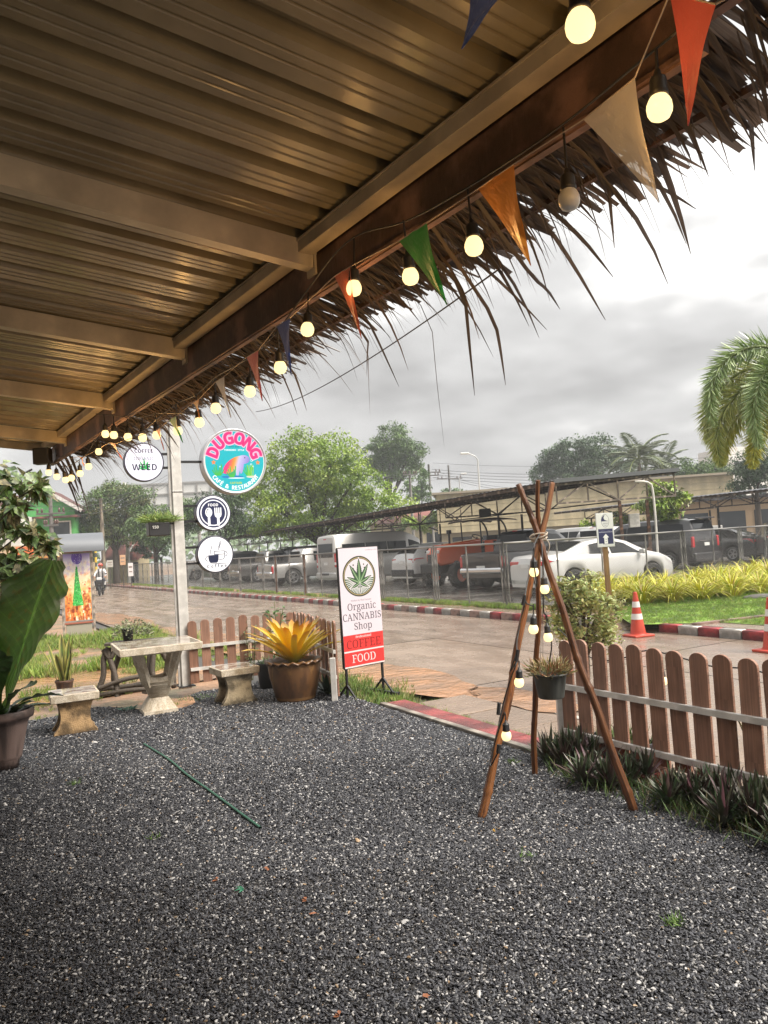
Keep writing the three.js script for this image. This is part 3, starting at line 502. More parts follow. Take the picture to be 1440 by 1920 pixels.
// ================================================================ bamboo tripod
const bambooTex = dtex(512, (u, v) => { const f = fbm2(u * 30, v * 3, 30, 4), g = fbm2(u * 4, v * 9, 4, 5), a = lin(0.24, 0.095, 0.032), b = lin(0.10, 0.036, 0.016), c = lin(0.035, 0.015, 0.01); const t = sstep(0.3, 0.75, f), w = sstep(0.52, 0.68, g); return [0, 1, 2].map((i) => clamp(mixn(mixn(a[i], b[i], t), c[i], w * 0.7))); }, true);
const bambooMats = [0, 1, 2].map((i) => M([1.0, 0.62, 0.8][i], [1.06, 0.64, 0.84][i], [1.12, 0.7, 0.9][i], { map: rep(bambooTex, 1, 1.4, i * 0.3, i * 0.2), roughness: 0.32, bumpMap: rep(streaks, 4, 1), bumpScale: 0.002 }));
const tripodLegs = [];
{
  const t = thing('bamboo_tripod', 'tall tripod of three brown bamboo poles tied together, hung with bulbs', 'tripod');
  const cross = atD(1010, 1008, 4.86);
  [[onY(903, 1532), [1030, 916], 0.026], [onY(1187, 1520), [978, 914], 0.027], [onY(1002, 1452), [1012, 912], 0.021]].forEach(([foot, top, r], i) => {
    const c = cross.clone().add(V([0.012, -0.012, 0.0][i], 0, [0.02, 0.03, -0.03][i])); const dir = c.clone().sub(foot).normalize(); const yTop = [1.945, 1.95, 1.96][i], end = foot.clone().addScaledVector(dir, (yTop - foot.y) / dir.y);
    foot.addScaledVector(dir, -0.01); const L = foot.distanceTo(end); tripodLegs.push([foot.clone(), end.clone()]);
    const pts = []; let y = 0, node = rr(0.05, 0.2); const nodes = []; while (node < L) { nodes.push(node); node += rr(0.16, 0.26); }
    for (let k = 0; k <= 90; k++) { const yy = k / 90 * L; let rad = r * (1 - 0.32 * yy / L); for (const n of nodes) rad *= 1 + 0.24 * Math.exp(-(((yy - n) / 0.008) ** 2)) - 0.05 * Math.exp(-(((yy - n - 0.012) / 0.006) ** 2)); pts.push([rad, yy]); }
    pts.unshift([0.001, 0]); pts.push([r * 0.5, L], [0.001, L - 0.01]);
    const g = lathe(pts, 12); { const p = g.attributes.position; for (let k = 0; k < p.count; k++) { const yy = p.getY(k); p.setX(k, p.getX(k) + 0.011 * Math.sin(yy * 3.1 + i * 2) * Math.sin(Math.PI * yy / L) + 0.004 * Math.sin(yy * 11 + i)); } g.computeVertexNormals(); }
    const P = mesh('pole', place(g, foot, end), bambooMats[i], t);
  });
  const tie = []; for (let k = 0; k < 5; k++) { const r = 0.045 + 0.003 * k; tie.push(new THREE.TorusGeometry(r, 0.004, 5, 22).rotateX(Math.PI / 2 + rr(-0.35, 0.35)).rotateZ(rr(-0.3, 0.3)).translate(cross.x, cross.y + 0.008 * (k - 2), cross.z)); }
  tie.push(tube([cross.clone().add(V(0.03, 0, 0.05)), cross.clone().add(V(0.05, -0.05, 0.07)), cross.clone().add(V(0.02, -0.14, 0.06))], 0.003, 10, 5));
  mesh('rope_tie', tie, M(0.4, 0.34, 0.27, { roughness: 0.9 }), t);
}
{ // its own string of bulbs winding down the front pole
  const st = thing('string_lights', 'string of round lit bulbs wound around the bamboo tripod poles', 'string lights', V(0, 0, 0), 0, 'strings of round bulbs');
  const [f0, e0] = tripodLegs[0], on = (t, o = 0.035) => f0.clone().lerp(e0, t).add(V(-o * 0.6, 0, o));
  const b = [[1003, 1073, 4.72], [1021, 1105, 4.75], [1002, 1180, 4.62], [1027, 1195, 4.85], [975, 1280, 4.55], [950, 1380, 4.5]];
  for (const [px, py, d] of b) hangBulb(st, atD(px, py, d), py > 1250 ? 0.05 : 0.07, true, 1.05, 0.004);
  const top = b.map(([px, py, d]) => { const q = atD(px, py, d); q.y += 0.14; return q; });
  cableOf(st, [atD(1012, 1000, 4.82), top[0], atD(1006, 1100, 4.70), on(0.72), atD(986, 1130, 4.6), top[2]], 0.0045);
  cableOf(st, [atD(1015, 1010, 4.82), top[1], atD(1020, 1150, 4.8), top[3], atD(1034, 1210, 4.9), atD(1030, 1240, 4.95)], 0.0045);
  cableOf(st, [atD(985, 1125, 4.6), on(0.62), on(0.52), atD(968, 1225, 4.52), on(0.42), top[4].clone(), atD(966, 1250, 4.5), on(0.34), on(0.26), top[5].clone(), on(0.22), on(0.15), atD(934, 1410, 4.47)], 0.0045);
  // sleeves where the drops leave the cable
  mesh('cable_joint', [rod(atD(984, 1116, 4.6), atD(980, 1135, 4.6), 0.011, 8), rod(atD(971, 1218, 4.52), atD(968, 1240, 4.52), 0.011, 8), rod(atD(936, 1318, 4.48), atD(934, 1340, 4.48), 0.011, 8), rod(atD(936, 1396, 4.47), atD(934, 1412, 4.47), 0.013, 8)], blackRubber, st);
}
{ // bucket hung from the tripod with dry succulents
  const p = thing('hanging_bucket', 'weathered black bucket of dry trailing succulents hanging in the bamboo tripod', 'hanging pot', atD(1034, 1308, 5.0));
  mesh('bucket', [lathe([[0.001, 0.0], [0.078, 0.0], [0.083, 0.006], [0.106, 0.145], [0.113, 0.147], [0.113, 0.158], [0.104, 0.159], [0.098, 0.13], [0.001, 0.125]], 26)], M(0.055, 0.06, 0.055, { map: rep(patchy, 2, 1), roughness: 0.55 }), p);
  const g = new Leaves(), tones = [[0.30, 0.22, 0.10], [0.20, 0.19, 0.07], [0.36, 0.27, 0.15], [0.15, 0.17, 0.05], [0.28, 0.12, 0.06]];
  for (let i = 0; i < 620; i++) { const a = rr(0, 6.3), r = Math.sqrt(rnd()) * 0.105, at = V(Math.cos(a) * r, 0.13 + rr(0, 0.05), Math.sin(a) * r), d = V(Math.cos(a) * r * 8 + gauss() * 0.6, rr(0.1, 1.4), Math.sin(a) * r * 8 + gauss() * 0.6).normalize(); g.add(at.addScaledVector(d, rr(0, 0.06)), d, rdir(), rr(0.03, 0.075), rr(0.004, 0.009), pick(tones)); }
  const pm = M(1, 1, 1, { vertexColors: true, roughness: 0.7 }); mesh('succulents', g.geo(), pm, p);
  const wires = []; for (const a of [0.3, 2.4, 4.5]) wires.push(rod(V(Math.cos(a) * 0.11, 0.15, Math.sin(a) * 0.11), V(-0.01, 0.62, 0.0), 0.0016, 4)); mesh('hanger_wire', wires, M(0.2, 0.18, 0.15, { roughness: 0.5, metalness: 0.6 }), p);
}
{ // cable with two bulbs along the right-hand fence
  const st = thing('string_lights', 'black cable with bulbs strung behind the picket fence by the tripod', 'string lights', V(0, 0, 0), 0, 'strings of round bulbs');
  const d = frB.clone().sub(frA).normalize(), back = V(-d.z, 0, d.x).multiplyScalar(-0.035), at = (t, y) => frA.clone().addScaledVector(d, t).add(back).setY(y);
  cableOf(st, [at(-0.1, 0.9), at(0.25, 0.70), at(0.5, 0.72), at(0.75, 0.80), at(1.0, 0.78), at(1.25, 0.745), at(1.5, 0.755), at(1.75, 0.72), at(2.1, 0.73), at(2.6, 0.70)], 0.005);
  hangBulb(st, at(0.86, 0.61), 0.06, true, 1, 0.004); hangBulb(st, at(1.79, 0.545), 0.09, true, 1.05, 0.004);
  mesh('cable_joint', [rod(at(1.78, 0.70), at(1.80, 0.735), 0.014, 8), rod(at(1.28, 0.742), at(1.33, 0.745), 0.012, 8)], blackRubber, st);
}

// ================================================================ concrete table and stools with polished tops
const terrazzo = dtex(512, (u, v) => { const c = hash3(u * 150, v * 150, 4), f = fbm2(u * 8, v * 8, 8, 4), a = lin(0.42, 0.38, 0.31), b = lin(0.2, 0.17, 0.14), d = lin(0.55, 0.52, 0.46); const t = c > 0.8 ? 0.8 : 0; return [0, 1, 2].map((i) => clamp(mixn(mixn(a[i], d[i], sstep(0.4, 0.6, f)), b[i], t))); }, true);
const marbleTex = dtex(512, (u, v) => { const n = 7, ci = Math.floor(u * n), cj = Math.floor(v * n); let best = 9, id = 0, sec = 9; for (let a = -1; a <= 1; a++) for (let b = -1; b <= 1; b++) { const i = (ci + a + n) % n, j = (cj + b + n) % n, x = ci + a + hash3(i, j, 11), y = cj + b + hash3(i, j, 12), d = Math.hypot(u * n - x, v * n - y); if (d < best) { sec = best; best = d; id = hash3(i, j, 13); } else if (d < sec) sec = d; } const g = sec - best < 0.05 ? 1 : 0; const c = id < 0.4 ? lin(0.30, 0.24, 0.19) : id < 0.7 ? lin(0.42, 0.37, 0.31) : lin(0.22, 0.155, 0.12); const k = 0.85 + 0.3 * fbm2(u * 20, v * 20, 20, 3); return c.map((x) => clamp((g ? mixn(x, 0.62, 0.8) : x) * k)); }, true);
const castMat = M(1.05, 1.0, 0.92, { map: rep(terrazzo, 2.5), roughness: 0.75, bumpMap: rep(fineBump, 6), bumpScale: 0.003 });
const castOchre = M(0.44, 0.29, 0.145, { map: rep(patchy, 2), roughness: 0.8, bumpMap: rep(fineBump, 5), bumpScale: 0.004 });
const castPale = M(0.50, 0.42, 0.29, { map: rep(patchy, 2, 2, 0.4), roughness: 0.8, bumpMap: rep(fineBump, 5), bumpScale: 0.004 });
const polishMat = M(1, 1, 1, { map: rep(marbleTex, 1.6), roughness: 0.1, roughnessMap: rep(roughVar, 1) });
const topGeo = (w, h, d, lean = 0.02) => { // slab with sides that lean in slightly
  const g = new RoundedBoxGeometry(w, h, d, 2, 0.008); const p = g.attributes.position; for (let i = 0; i < p.count; i++) { const f = p.getY(i) < 0 ? 1 - lean : 1; p.setX(i, p.getX(i) * f); p.setZ(i, p.getZ(i) * f); } return metreUV(g); };
{
  const c = onY(289, 1340).lerp(onY(300, 1338), 0.5); const p = V(c.x - 0.02, 0, c.z - 0.13);
  const t = thing('concrete_table', 'square cast concrete garden table with mosaic top and pierced pedestal', 'table', p, ROAD_TURN - 0.06);
  mesh('tabletop', topGeo(0.84, 0.075, 0.84).translate(0, 0.70, 0), castMat, t);
  mesh('mosaic_inlay', rbox(0.79, 0.006, 0.79, 0.002, 0, 0.7385, 0), polishMat, t);
  // pedestal: spreading foot, narrow waist, four spreading arms with an opening on each side
  const foot = new THREE.CylinderGeometry(0.135, 0.245, 0.13, 4, 1).rotateY(Math.PI / 4).translate(0, 0.1, 0);
  mesh('foot', [metreUV(foot.toNonIndexed()), rbox(0.352, 0.045, 0.352, 0.006, 0, 0.022, 0)], castMat, t);
  const arms = []; for (const [sx, sz] of [[1, 1], [1, -1], [-1, 1], [-1, -1]]) arms.push(bar(V(sx * 0.105, 0.29, sz * 0.105), V(sx * 0.205, 0.665, sz * 0.205), 0.062, 0.062));
  arms.push(new THREE.CylinderGeometry(0.205, 0.115, 0.19, 4, 1).rotateY(Math.PI / 4).translate(0, 0.24, 0).toNonIndexed());
  arms.push(rbox(0.44, 0.04, 0.06, 0.004, 0, 0.655, 0.2), rbox(0.44, 0.04, 0.06, 0.004, 0, 0.655, -0.2), rbox(0.06, 0.04, 0.34, 0.004, 0.2, 0.655, 0), rbox(0.06, 0.04, 0.34, 0.004, -0.2, 0.655, 0));
  for (const k of [0, 1, 2, 3]) { // curved web between the arms at the bottom of each opening
    const s = new THREE.Shape(); s.moveTo(-0.13, 0.30); s.lineTo(-0.155, 0.42); s.quadraticCurveTo(0, 0.33, 0.155, 0.42); s.lineTo(0.13, 0.30); s.closePath();
    arms.push(new THREE.ExtrudeGeometry(s, { depth: 0.03, bevelEnabled: false, curveSegments: 6 }).translate(0, 0, 0.105).rotateY(k * Math.PI / 2)); }
  mesh('pedestal', arms, castMat, t);
}
function stool(label, p, turn, legMat) {
  const t = thing('concrete_stool', label, 'stool', p, turn, 'concrete stools');
  mesh('seat', topGeo(0.44, 0.075, 0.44).translate(0, 0.355, 0), castMat, t);
  mesh('mosaic_inlay', rbox(0.40, 0.005, 0.40, 0.002, 0, 0.3935, 0), polishMat, t);
  const s = new THREE.Shape(); s.moveTo(-0.195, 0); s.lineTo(0.195, 0); s.lineTo(0.19, 0.03); s.quadraticCurveTo(0.085, 0.14, 0.165, 0.317); s.lineTo(-0.165, 0.317); s.quadraticCurveTo(-0.085, 0.14, -0.19, 0.03); s.closePath();
  const g = new THREE.ExtrudeGeometry(s, { depth: 0.05, bevelEnabled: true, bevelSize: 0.004, bevelThickness: 0.004, bevelSegments: 1, curveSegments: 10 });
  for (const z of [0.105, -0.155]) mesh('leg_panel', g.clone().translate(0, 0, z), legMat, t);
  return t;
}
stool('concrete stool with ochre legs beside the big grey clay pot', onY(132, 1374).add(V(0.02, 0, -0.06)), ROAD_TURN - 0.04, castOchre);
stool('concrete stool with pale legs beside the bromeliad pot', onY(440, 1318).add(V(0, 0, -0.06)), ROAD_TURN + 0.03, castPale);

// ================================================================ pots
const soil = M(0.055, 0.035, 0.022, { roughness: 0.95, bumpMap: rep(coarseBump, 6), bumpScale: 0.02 });
const clayGrey = M(0.165, 0.115, 0.10, { map: rep(patchy, 3, 1), roughness: 0.6 });
const plasticBlack = M(0.022, 0.022, 0.024, { roughness: 0.45 });
{ // big grey-brown pot with a huge-leaved plant
  const p = thing('large_leaf_plant', 'plant with one huge dark green leaf in a big grey clay pot beside the stool', 'potted plant', onY(14, 1446).add(V(-0.06, 0, -0.08)));
  mesh('pot', [lathe([[0.001, 0], [0.105, 0], [0.112, 0.07], [0.13, 0.085], [0.135, 0.11], [0.185, 0.36], [0.205, 0.40], [0.228, 0.405], [0.236, 0.43], [0.236, 0.465], [0.225, 0.475], [0.203, 0.47], [0.195, 0.43], [0.001, 0.42]], 40)], clayGrey, p);
  mesh('soil', new THREE.CircleGeometry(0.197, 24).rotateX(-Math.PI / 2).translate(0, 0.432, 0), soil, p);
  const veins = dtex(512, (u, v) => { const a = Math.abs(u - 0.5) * 2, t = (v * 13 - a * 2.6 + 20) % 1, line = Math.exp(-(((t - 0.5) / 0.06) ** 2)) * (1 - 0.4 * a), mid = Math.exp(-((a / 0.035) ** 2)), b = fbm2(u * 6, v * 12, 6, 5), sp = sstep(0.66, 0.74, fbm2(u * 14 + 3, v * 28, 14, 4)); const k = clamp(0.7 + 0.2 * b + 0.16 * line + 0.3 * mid); return [clamp(k + sp * 0.25), clamp(k - sp * 0.05), clamp(k * 0.95 - sp * 0.2)]; }, true);
  const lm = M(1, 1, 1, { vertexColors: true, map: veins, roughness: 0.36, bumpMap: rep(dtex(256, (u, v) => { const a = Math.abs(u - 0.5) * 2, t = (v * 14 + a * 3.2) % 1; return 0.3 + 0.5 * Math.sin(Math.PI * t) + (a < 0.05 ? -0.3 : 0); }), 1), bumpScale: 0.006, transmission: 0.25, thickness: 0 });
  const big = (az, pitch, L, w, bend, tone, twist = 0, base = V(0, 0.43, 0)) => { // long obovate leaf with rippled margins
    const pos = [], idx = [], uv = [], col = [], n = 22, h = 8; let q = base.clone(), a = pitch; const hd = V(Math.cos(az), 0, Math.sin(az)), sd = V(-Math.sin(az), 0, Math.cos(az));
    for (let i = 0; i <= n; i++) {
      const t = i / n, ww = w * 0.5 * (t < 0.1 ? 0.06 + t * 0.9 : Math.min(1, 0.15 + 1.5 * (t - 0.1)) * Math.sqrt(Math.max(0, 1 - ((t - 0.62) / 0.40) ** 2 * (t > 0.62 ? 1 : 0))) * (t < 0.62 ? mixn(0.35, 1, sstep(0.08, 0.62, t)) : 1));
      const dir = hd.clone().multiplyScalar(Math.cos(a)).add(V(0, Math.sin(a), 0)), nn = hd.clone().multiplyScalar(-Math.sin(a)).add(V(0, Math.cos(a), 0)); const s2 = sd.clone().applyAxisAngle(dir, twist), n2 = nn.clone().applyAxisAngle(dir, twist);
      for (let k = -h; k <= h; k++) { const f = k / h, ed = Math.abs(f) ** 3, g = q.clone().addScaledVector(s2, f * ww * (1 + 0.05 * Math.sin(t * 40) * ed)).addScaledVector(n2, ww * (0.18 * f * f + 0.10 * ed * Math.sin(t * 31 + Math.sign(f)) + 0.012 * Math.sin((t * 26 - Math.abs(f) * 2) * 3))); pos.push(g.x, g.y, g.z); uv.push((f + 1) / 2, t); const v = (Math.abs(f) < 0.07 ? 1.5 : 1) * (0.85 + 0.3 * fbm2(t * 9 + 3, f * 4 + 8, 64, 3)); col.push(tone[0] * v, tone[1] * v, tone[2] * v); }
      if (i < n) for (let k = 0; k < 2 * h; k++) { const b = i * (2 * h + 1) + k; idx.push(b, b + 1, b + 2 * h + 1, b + 1, b + 2 * h + 2, b + 2 * h + 1); }
      q = q.clone().addScaledVector(dir, L / n); a -= bend / n;
    }
    return ribbonGeo(pos, idx, uv, col);
  };
  const T = [0.085, 0.185, 0.032], T2 = [0.05, 0.115, 0.028];
  mesh('leaf', big(0.12, 1.27, 1.36, 0.74, 0.14, T, -0.25, V(0.0, 0.40, 0)), lm, p);
  mesh('leaf', big(2.6, 1.25, 0.95, 0.46, 0.5, T2, 0.3), lm, p);
  mesh('leaf', big(1.4, 1.0, 0.85, 0.40, 0.5, T2, 0.2), lm, p);
  mesh('leaf', big(0.6, 0.95, 0.55, 0.2, 0.9, [0.05, 0.10, 0.03], 0.3), lm, p);
  mesh('leaf', big(-0.25, 0.7, 0.5, 0.2, 1.0, [0.05, 0.11, 0.03], -0.2), lm, p);
  mesh('leaf', big(3.6, 0.9, 0.8, 0.4, 0.6, T2, -0.2), lm, p);
  for (let i = 0; i < 12; i++) mesh('leaf', blade(V(rr(-0.1, 0.15), 0.43, rr(-0.12, 0.12)), rr(-1.2, 1.6), rr(0.3, 1.1), rr(0.14, 0.28), rr(0.06, 0.11), rr(0.6, 1.5), 5, { color: () => [0.035, 0.085, 0.02] }), lm, p);
}
const snakeMat = M(1, 1, 1, { vertexColors: true, roughness: 0.4 });
function snakePlant(label, p, n, spread, h, pot, grp) {
  const t = thing('snake_plant', label, 'snake plant', p, 0, grp);
  if (pot) { mesh('pot', lathe([[0.001, 0], [0.07, 0], [0.10, 0.2], [0.11, 0.21], [0.11, 0.235], [0.098, 0.235], [0.092, 0.2], [0.001, 0.2]], 24), pot, t); mesh('soil', new THREE.CircleGeometry(0.093, 16).rotateX(-Math.PI / 2).translate(0, 0.203, 0), soil, t); }
  const y0 = pot ? 0.2 : 0;
  for (let i = 0; i < n; i++) { const a = rr(0, 6.3), r = rr(0, spread * 0.4); mesh('leaf', blade(V(Math.cos(a) * r, y0, Math.sin(a) * r), a, Math.PI / 2 - rr(0.03, 0.38), h * rr(0.6, 1.05), rr(0.055, 0.08), rr(-0.2, 0.25), 9, { fold: 0.35, twist: rr(-0.8, 0.8), prof: (q) => (q < 0.75 ? 0.75 + 0.33 * q : (1 - (q - 0.75) / 0.25) ** 0.7), color: (q, k) => (k ? (rnd() < 0.9 ? [0.36, 0.34, 0.09] : [0.2, 0.24, 0.06]) : [0.035, 0.065 + 0.03 * Math.sin(q * 40), 0.025]) }), snakeMat, t); }
  return t;
}
snakePlant('snake plant with yellow-edged leaves behind the ochre-legged stool', onY(100, 1318).add(V(0.05, 0, -0.22)), 13, 0.24, 0.62, M(0.14, 0.075, 0.05, { map: rep(patchy, 3), roughness: 0.7 }));
{ // bromeliad in a glazed dragon jar
  const p = thing('bromeliad_pot', 'yellow bromeliad in a big brown glazed jar with a scalloped rim', 'potted plant', onY(551, 1318).add(V(0, 0, -0.2)));
  const g = lathe([[0.001, 0], [0.205, 0], [0.215, 0.02], [0.245, 0.13], [0.272, 0.25], [0.284, 0.35], [0.286, 0.40], [0.30, 0.405], [0.318, 0.415], [0.322, 0.43], [0.305, 0.438], [0.275, 0.435], [0.268, 0.40], [0.001, 0.39]], 72);
  { const q = g.attributes.position; for (let i = 0; i < q.count; i++) { const x = q.getX(i), y = q.getY(i), z = q.getZ(i), a = Math.atan2(z, x), r = Math.hypot(x, z); if (y > 0.403 && r > 0.285) { const k = 1 + 0.03 * Math.sin(a * 18), dy = 0.014 * Math.sin(a * 18); q.setXYZ(i, x * k, y + dy, z * k); } } g.computeVertexNormals(); }
  const glaze = dtex(512, (u, v) => { const f = fbm2(u * 12, v * 5, 12, 5), a = lin(0.13, 0.062, 0.024), b = lin(0.055, 0.026, 0.012), c = lin(0.25, 0.14, 0.05); let w = 0; const wave = 0.42 + 0.12 * Math.sin(u * 25.1) * Math.sin(u * 11 + 2), d = Math.abs(v - wave - 0.05 * Math.sin(u * 80)); w = sstep(0.06, 0.02, d) * (hash3(u * 90, v * 60, 8) > 0.25 ? 1 : 0.3); const band = (Math.abs(v - 0.78) < 0.012 || Math.abs(v - 0.16) < 0.012) ? 0.6 : 0; const t = sstep(0.35, 0.65, f); return [0, 1, 2].map((i) => clamp(mixn(mixn(a[i], b[i], t), c[i], Math.max(w * 0.55, band)))); }, true);
  mesh('jar', g, M(1, 1, 1, { map: rep(glaze, 1, 1), roughness: 0.4, clearcoat: 0.3, clearcoatRoughness: 0.3, bumpMap: rep(glaze, 1), bumpScale: 0.008 }), p);
  mesh('soil', new THREE.CircleGeometry(0.27, 30).rotateX(-Math.PI / 2).translate(0, 0.402, 0), soil, p);
  const bm = M(1, 1, 1, { vertexColors: true, roughness: 0.35, transmission: 0.4, thickness: 0 });
  const N = 44; for (let i = 0; i < N; i++) {
    const a = i * 2.39996, f = i / N, pitch = mixn(1.4, 0.62, f ** 0.9) + rr(-0.08, 0.08), L = mixn(0.50, 0.66, f) + rr(-0.06, 0.06), c0 = pick([[0.76, 0.58, 0.04], [0.80, 0.64, 0.07], [0.70, 0.57, 0.04], [0.78, 0.50, 0.03]]), tip = pick([[0.62, 0.2, 0.03], [0.78, 0.52, 0.06], [0.6, 0.26, 0.04], [0.22, 0.09, 0.03], [0.7, 0.45, 0.05]]), low = [0.5, 0.46, 0.06];
    mesh('leaf', blade(V(Math.cos(a) * 0.03, 0.40, Math.sin(a) * 0.03), a, pitch, L, rr(0.07, 0.09), rr(0.35, 0.75), 8, { fold: 0.35, prof: (t) => (t < 0.12 ? 1.1 : t < 0.8 ? 1.0 - 0.15 * t : 0.88 * Math.sqrt(Math.max(0, 1 - ((t - 0.8) / 0.2) ** 2))), color: (t) => [0, 1, 2].map((k) => (t < 0.3 ? mixn(low[k], c0[k], t / 0.3) : mixn(c0[k], tip[k], sstep(0.62, 1, t)))) }), bm, p);
  }
}
function rosette(name, label, p, n, L, w, tones, grp, y = 0) {
  const t = thing(name, label, 'plant', p, rr(0, 6), grp); const m = M(1, 1, 1, { vertexColors: true, roughness: 0.4 });
  for (let i = 0; i < n; i++) { const a = i * 2.39996, f = i / n, c = pick(tones), u = pick(tones); mesh('leaf', blade(V(Math.cos(a) * 0.02, y, Math.sin(a) * 0.02), a, mixn(1.4, 0.35, f), L * rr(0.75, 1.1), w * rr(0.8, 1.1), rr(0.2, 0.7), 4, { fold: 0.3, color: (q) => [0, 1, 2].map((k) => mixn(c[k], u[k], q)) }), m, t); }
  return t;
}
rosette('agave', 'dark spiky rosette plant between the bromeliad jar and the banner fence', onY(615, 1302), 26, 0.26, 0.05, [[0.02, 0.045, 0.02], [0.035, 0.06, 0.03], [0.03, 0.035, 0.025]]);
{ // square black planter behind the bromeliad
  const p = thing('black_planter', 'plain black plastic planter with weeds behind the bromeliad jar', 'planter', onY(498, 1300).add(V(0, 0, -0.35)));
  mesh('planter', lathe([[0.001, 0], [0.12, 0], [0.15, 0.3], [0.155, 0.31], [0.14, 0.31], [0.13, 0.27], [0.001, 0.26]], 22), plasticBlack, p);
  const l = new Leaves(); for (let i = 0; i < 60; i++) l.add(V(rr(-0.1, 0.1), 0.27, rr(-0.1, 0.1)), V(gauss(), 1.4, gauss()).normalize(), rdir(), rr(0.05, 0.16), 0.012, [0.05, 0.10, 0.03]); mesh('weeds', l.geo(), M(1, 1, 1, { vertexColors: true, roughness: 0.7 }), p);
}
// spindly herbs in front of the side fence
function herb(label, p, h, r, n, tones, sz) {
  const t = thing('leafy_herb', label, 'plant', p, 0, 'tall herbs by the side fence'); const stems = [], l = new Leaves(); const m = M(1, 1, 1, { vertexColors: true, roughness: 0.65, transmission: 0.3, thickness: 0 });
  for (let k = 0; k < 4; k++) { const a = rr(0, 6.3), q = V(Math.cos(a) * r * 0.5, h * rr(0.75, 1), Math.sin(a) * r * 0.5); stems.push(tube([V(rr(-0.02, 0.02), 0, rr(-0.02, 0.02)), q.clone().multiplyScalar(0.5).add(V(gauss() * 0.02, 0, 0)), q], 0.004, 10, 5)); for (let i = 0; i < n / 4; i++) { const f = rr(0.15, 1), at = q.clone().multiplyScalar(f), d = V(gauss(), rr(-0.2, 0.7), gauss()).normalize(); l.add(at.addScaledVector(d, rr(0, 0.05)), d, V(gauss() * 0.5, 1, gauss() * 0.5).normalize(), rr(0.6, 1.2) * sz, rr(0.35, 0.6) * sz, pick(tones)); } }
  mesh('stem', stems, M(0.12, 0.14, 0.05, { roughness: 0.8 }), t); mesh('foliage', l.geo(), m, t); return t;
}
herb('spindly pale herb with a seed head in front of the side fence', onY(449, 1300).add(V(0, 0, -0.9)), 0.80, 0.16, 130, [[0.10, 0.15, 0.05], [0.16, 0.19, 0.09]], 0.05);
herb('taller green leafy herb rising above the side fence', onY(505, 1295).add(V(0, 0, -0.6)), 1.06, 0.26, 170, [[0.05, 0.14, 0.02], [0.09, 0.2, 0.04], [0.04, 0.09, 0.02]], 0.075);

// ================================================================ log stand and its pot plant
{
  const wood = M(0.145, 0.115, 0.088, { map: rep(streaks, 4, 1), roughness: 0.65, bumpMap: rep(streaks, 4, 1), bumpScale: 0.006 });
  const c = onY(262, 1302).add(V(-0.03, 0, 0)); const p = thing('log_stand', 'rough grey stand of bent branches with a plank top behind the table', 'stand', c, 0.15);
  const leg = (x0, z0, x1, z1, k) => mesh('leg', tube([V(x0, 0.02, z0), V(mixn(x0, x1, 0.4) + 0.03 * k, 0.26, mixn(z0, z1, 0.4)), V(mixn(x0, x1, 0.8) - 0.02 * k, 0.5, mixn(z0, z1, 0.8)), V(x1, 0.60, z1)], 0.034, 14, 8), wood, p);
  leg(-0.47, 0.1, -0.30, 0.06, 1); leg(-0.30, -0.22, -0.22, -0.1, -1); leg(-0.2, 0.16, -0.30, 0.07, 0.5); leg(0.28, 0.16, 0.18, 0.06, -1); leg(0.42, -0.16, 0.3, -0.06, 1); leg(0.1, 0.1, 0.22, 0.05, 0.6);
  mesh('fork', tube([V(-0.36, 0.58, 0.07), V(-0.28, 0.48, 0.1), V(-0.2, 0.60, 0.09)], 0.03, 10, 7), wood, p);
  for (const [a, b] of [[V(-0.47, 0.05, 0.12), V(0.42, 0.07, 0.18)], [V(-0.42, 0.1, 0.0), V(0.45, 0.06, -0.12)], [V(-0.3, 0.05, -0.24), V(0.44, 0.1, -0.18)], [V(-0.4, 0.14, 0.16), V(0.2, 0.24, 0.1)]]) mesh('stretcher', tube([a, a.clone().lerp(b, 0.5).add(V(0, 0.03, 0.04)), b], 0.027, 12, 7), wood, p);
  mesh('plank', rbox(0.66, 0.035, 0.13, 0.006, 0, 0.645, 0.09), wood, p); mesh('plank', rbox(0.60, 0.035, 0.12, 0.006, 0.02, 0.643, -0.07), wood, p);
  const q = thing('succulent_pot', 'small black pot of pale trailing succulents standing on the log stand', 'potted plant', c.clone().add(V(-0.08, 0.663, 0)));
  mesh('pot', lathe([[0.001, 0], [0.055, 0], [0.07, 0.13], [0.076, 0.132], [0.076, 0.15], [0.066, 0.15], [0.06, 0.12], [0.001, 0.12]], 20), plasticBlack, q);
  const l = new Leaves(); for (let i = 0; i < 520; i++) { const a = rr(0, 6.3), r = Math.sqrt(rnd()) * 0.23, at = V(Math.cos(a) * r + 0.06, 0.13 + 0.08 * (1 - r / 0.23) + rr(-0.05, 0.09) - r * 0.25, Math.sin(a) * r * 0.7), d = V(Math.cos(a) + gauss() * 0.8, rr(-0.2, 1), Math.sin(a) + gauss() * 0.8).normalize(); l.add(at, d, rdir(), rr(0.03, 0.06), rr(0.012, 0.022), pick([[0.26, 0.28, 0.17], [0.20, 0.24, 0.12], [0.30, 0.28, 0.20], [0.15, 0.2, 0.1]])); }
  mesh('succulents', l.geo(), M(1, 1, 1, { vertexColors: true, roughness: 0.6 }), q);
}

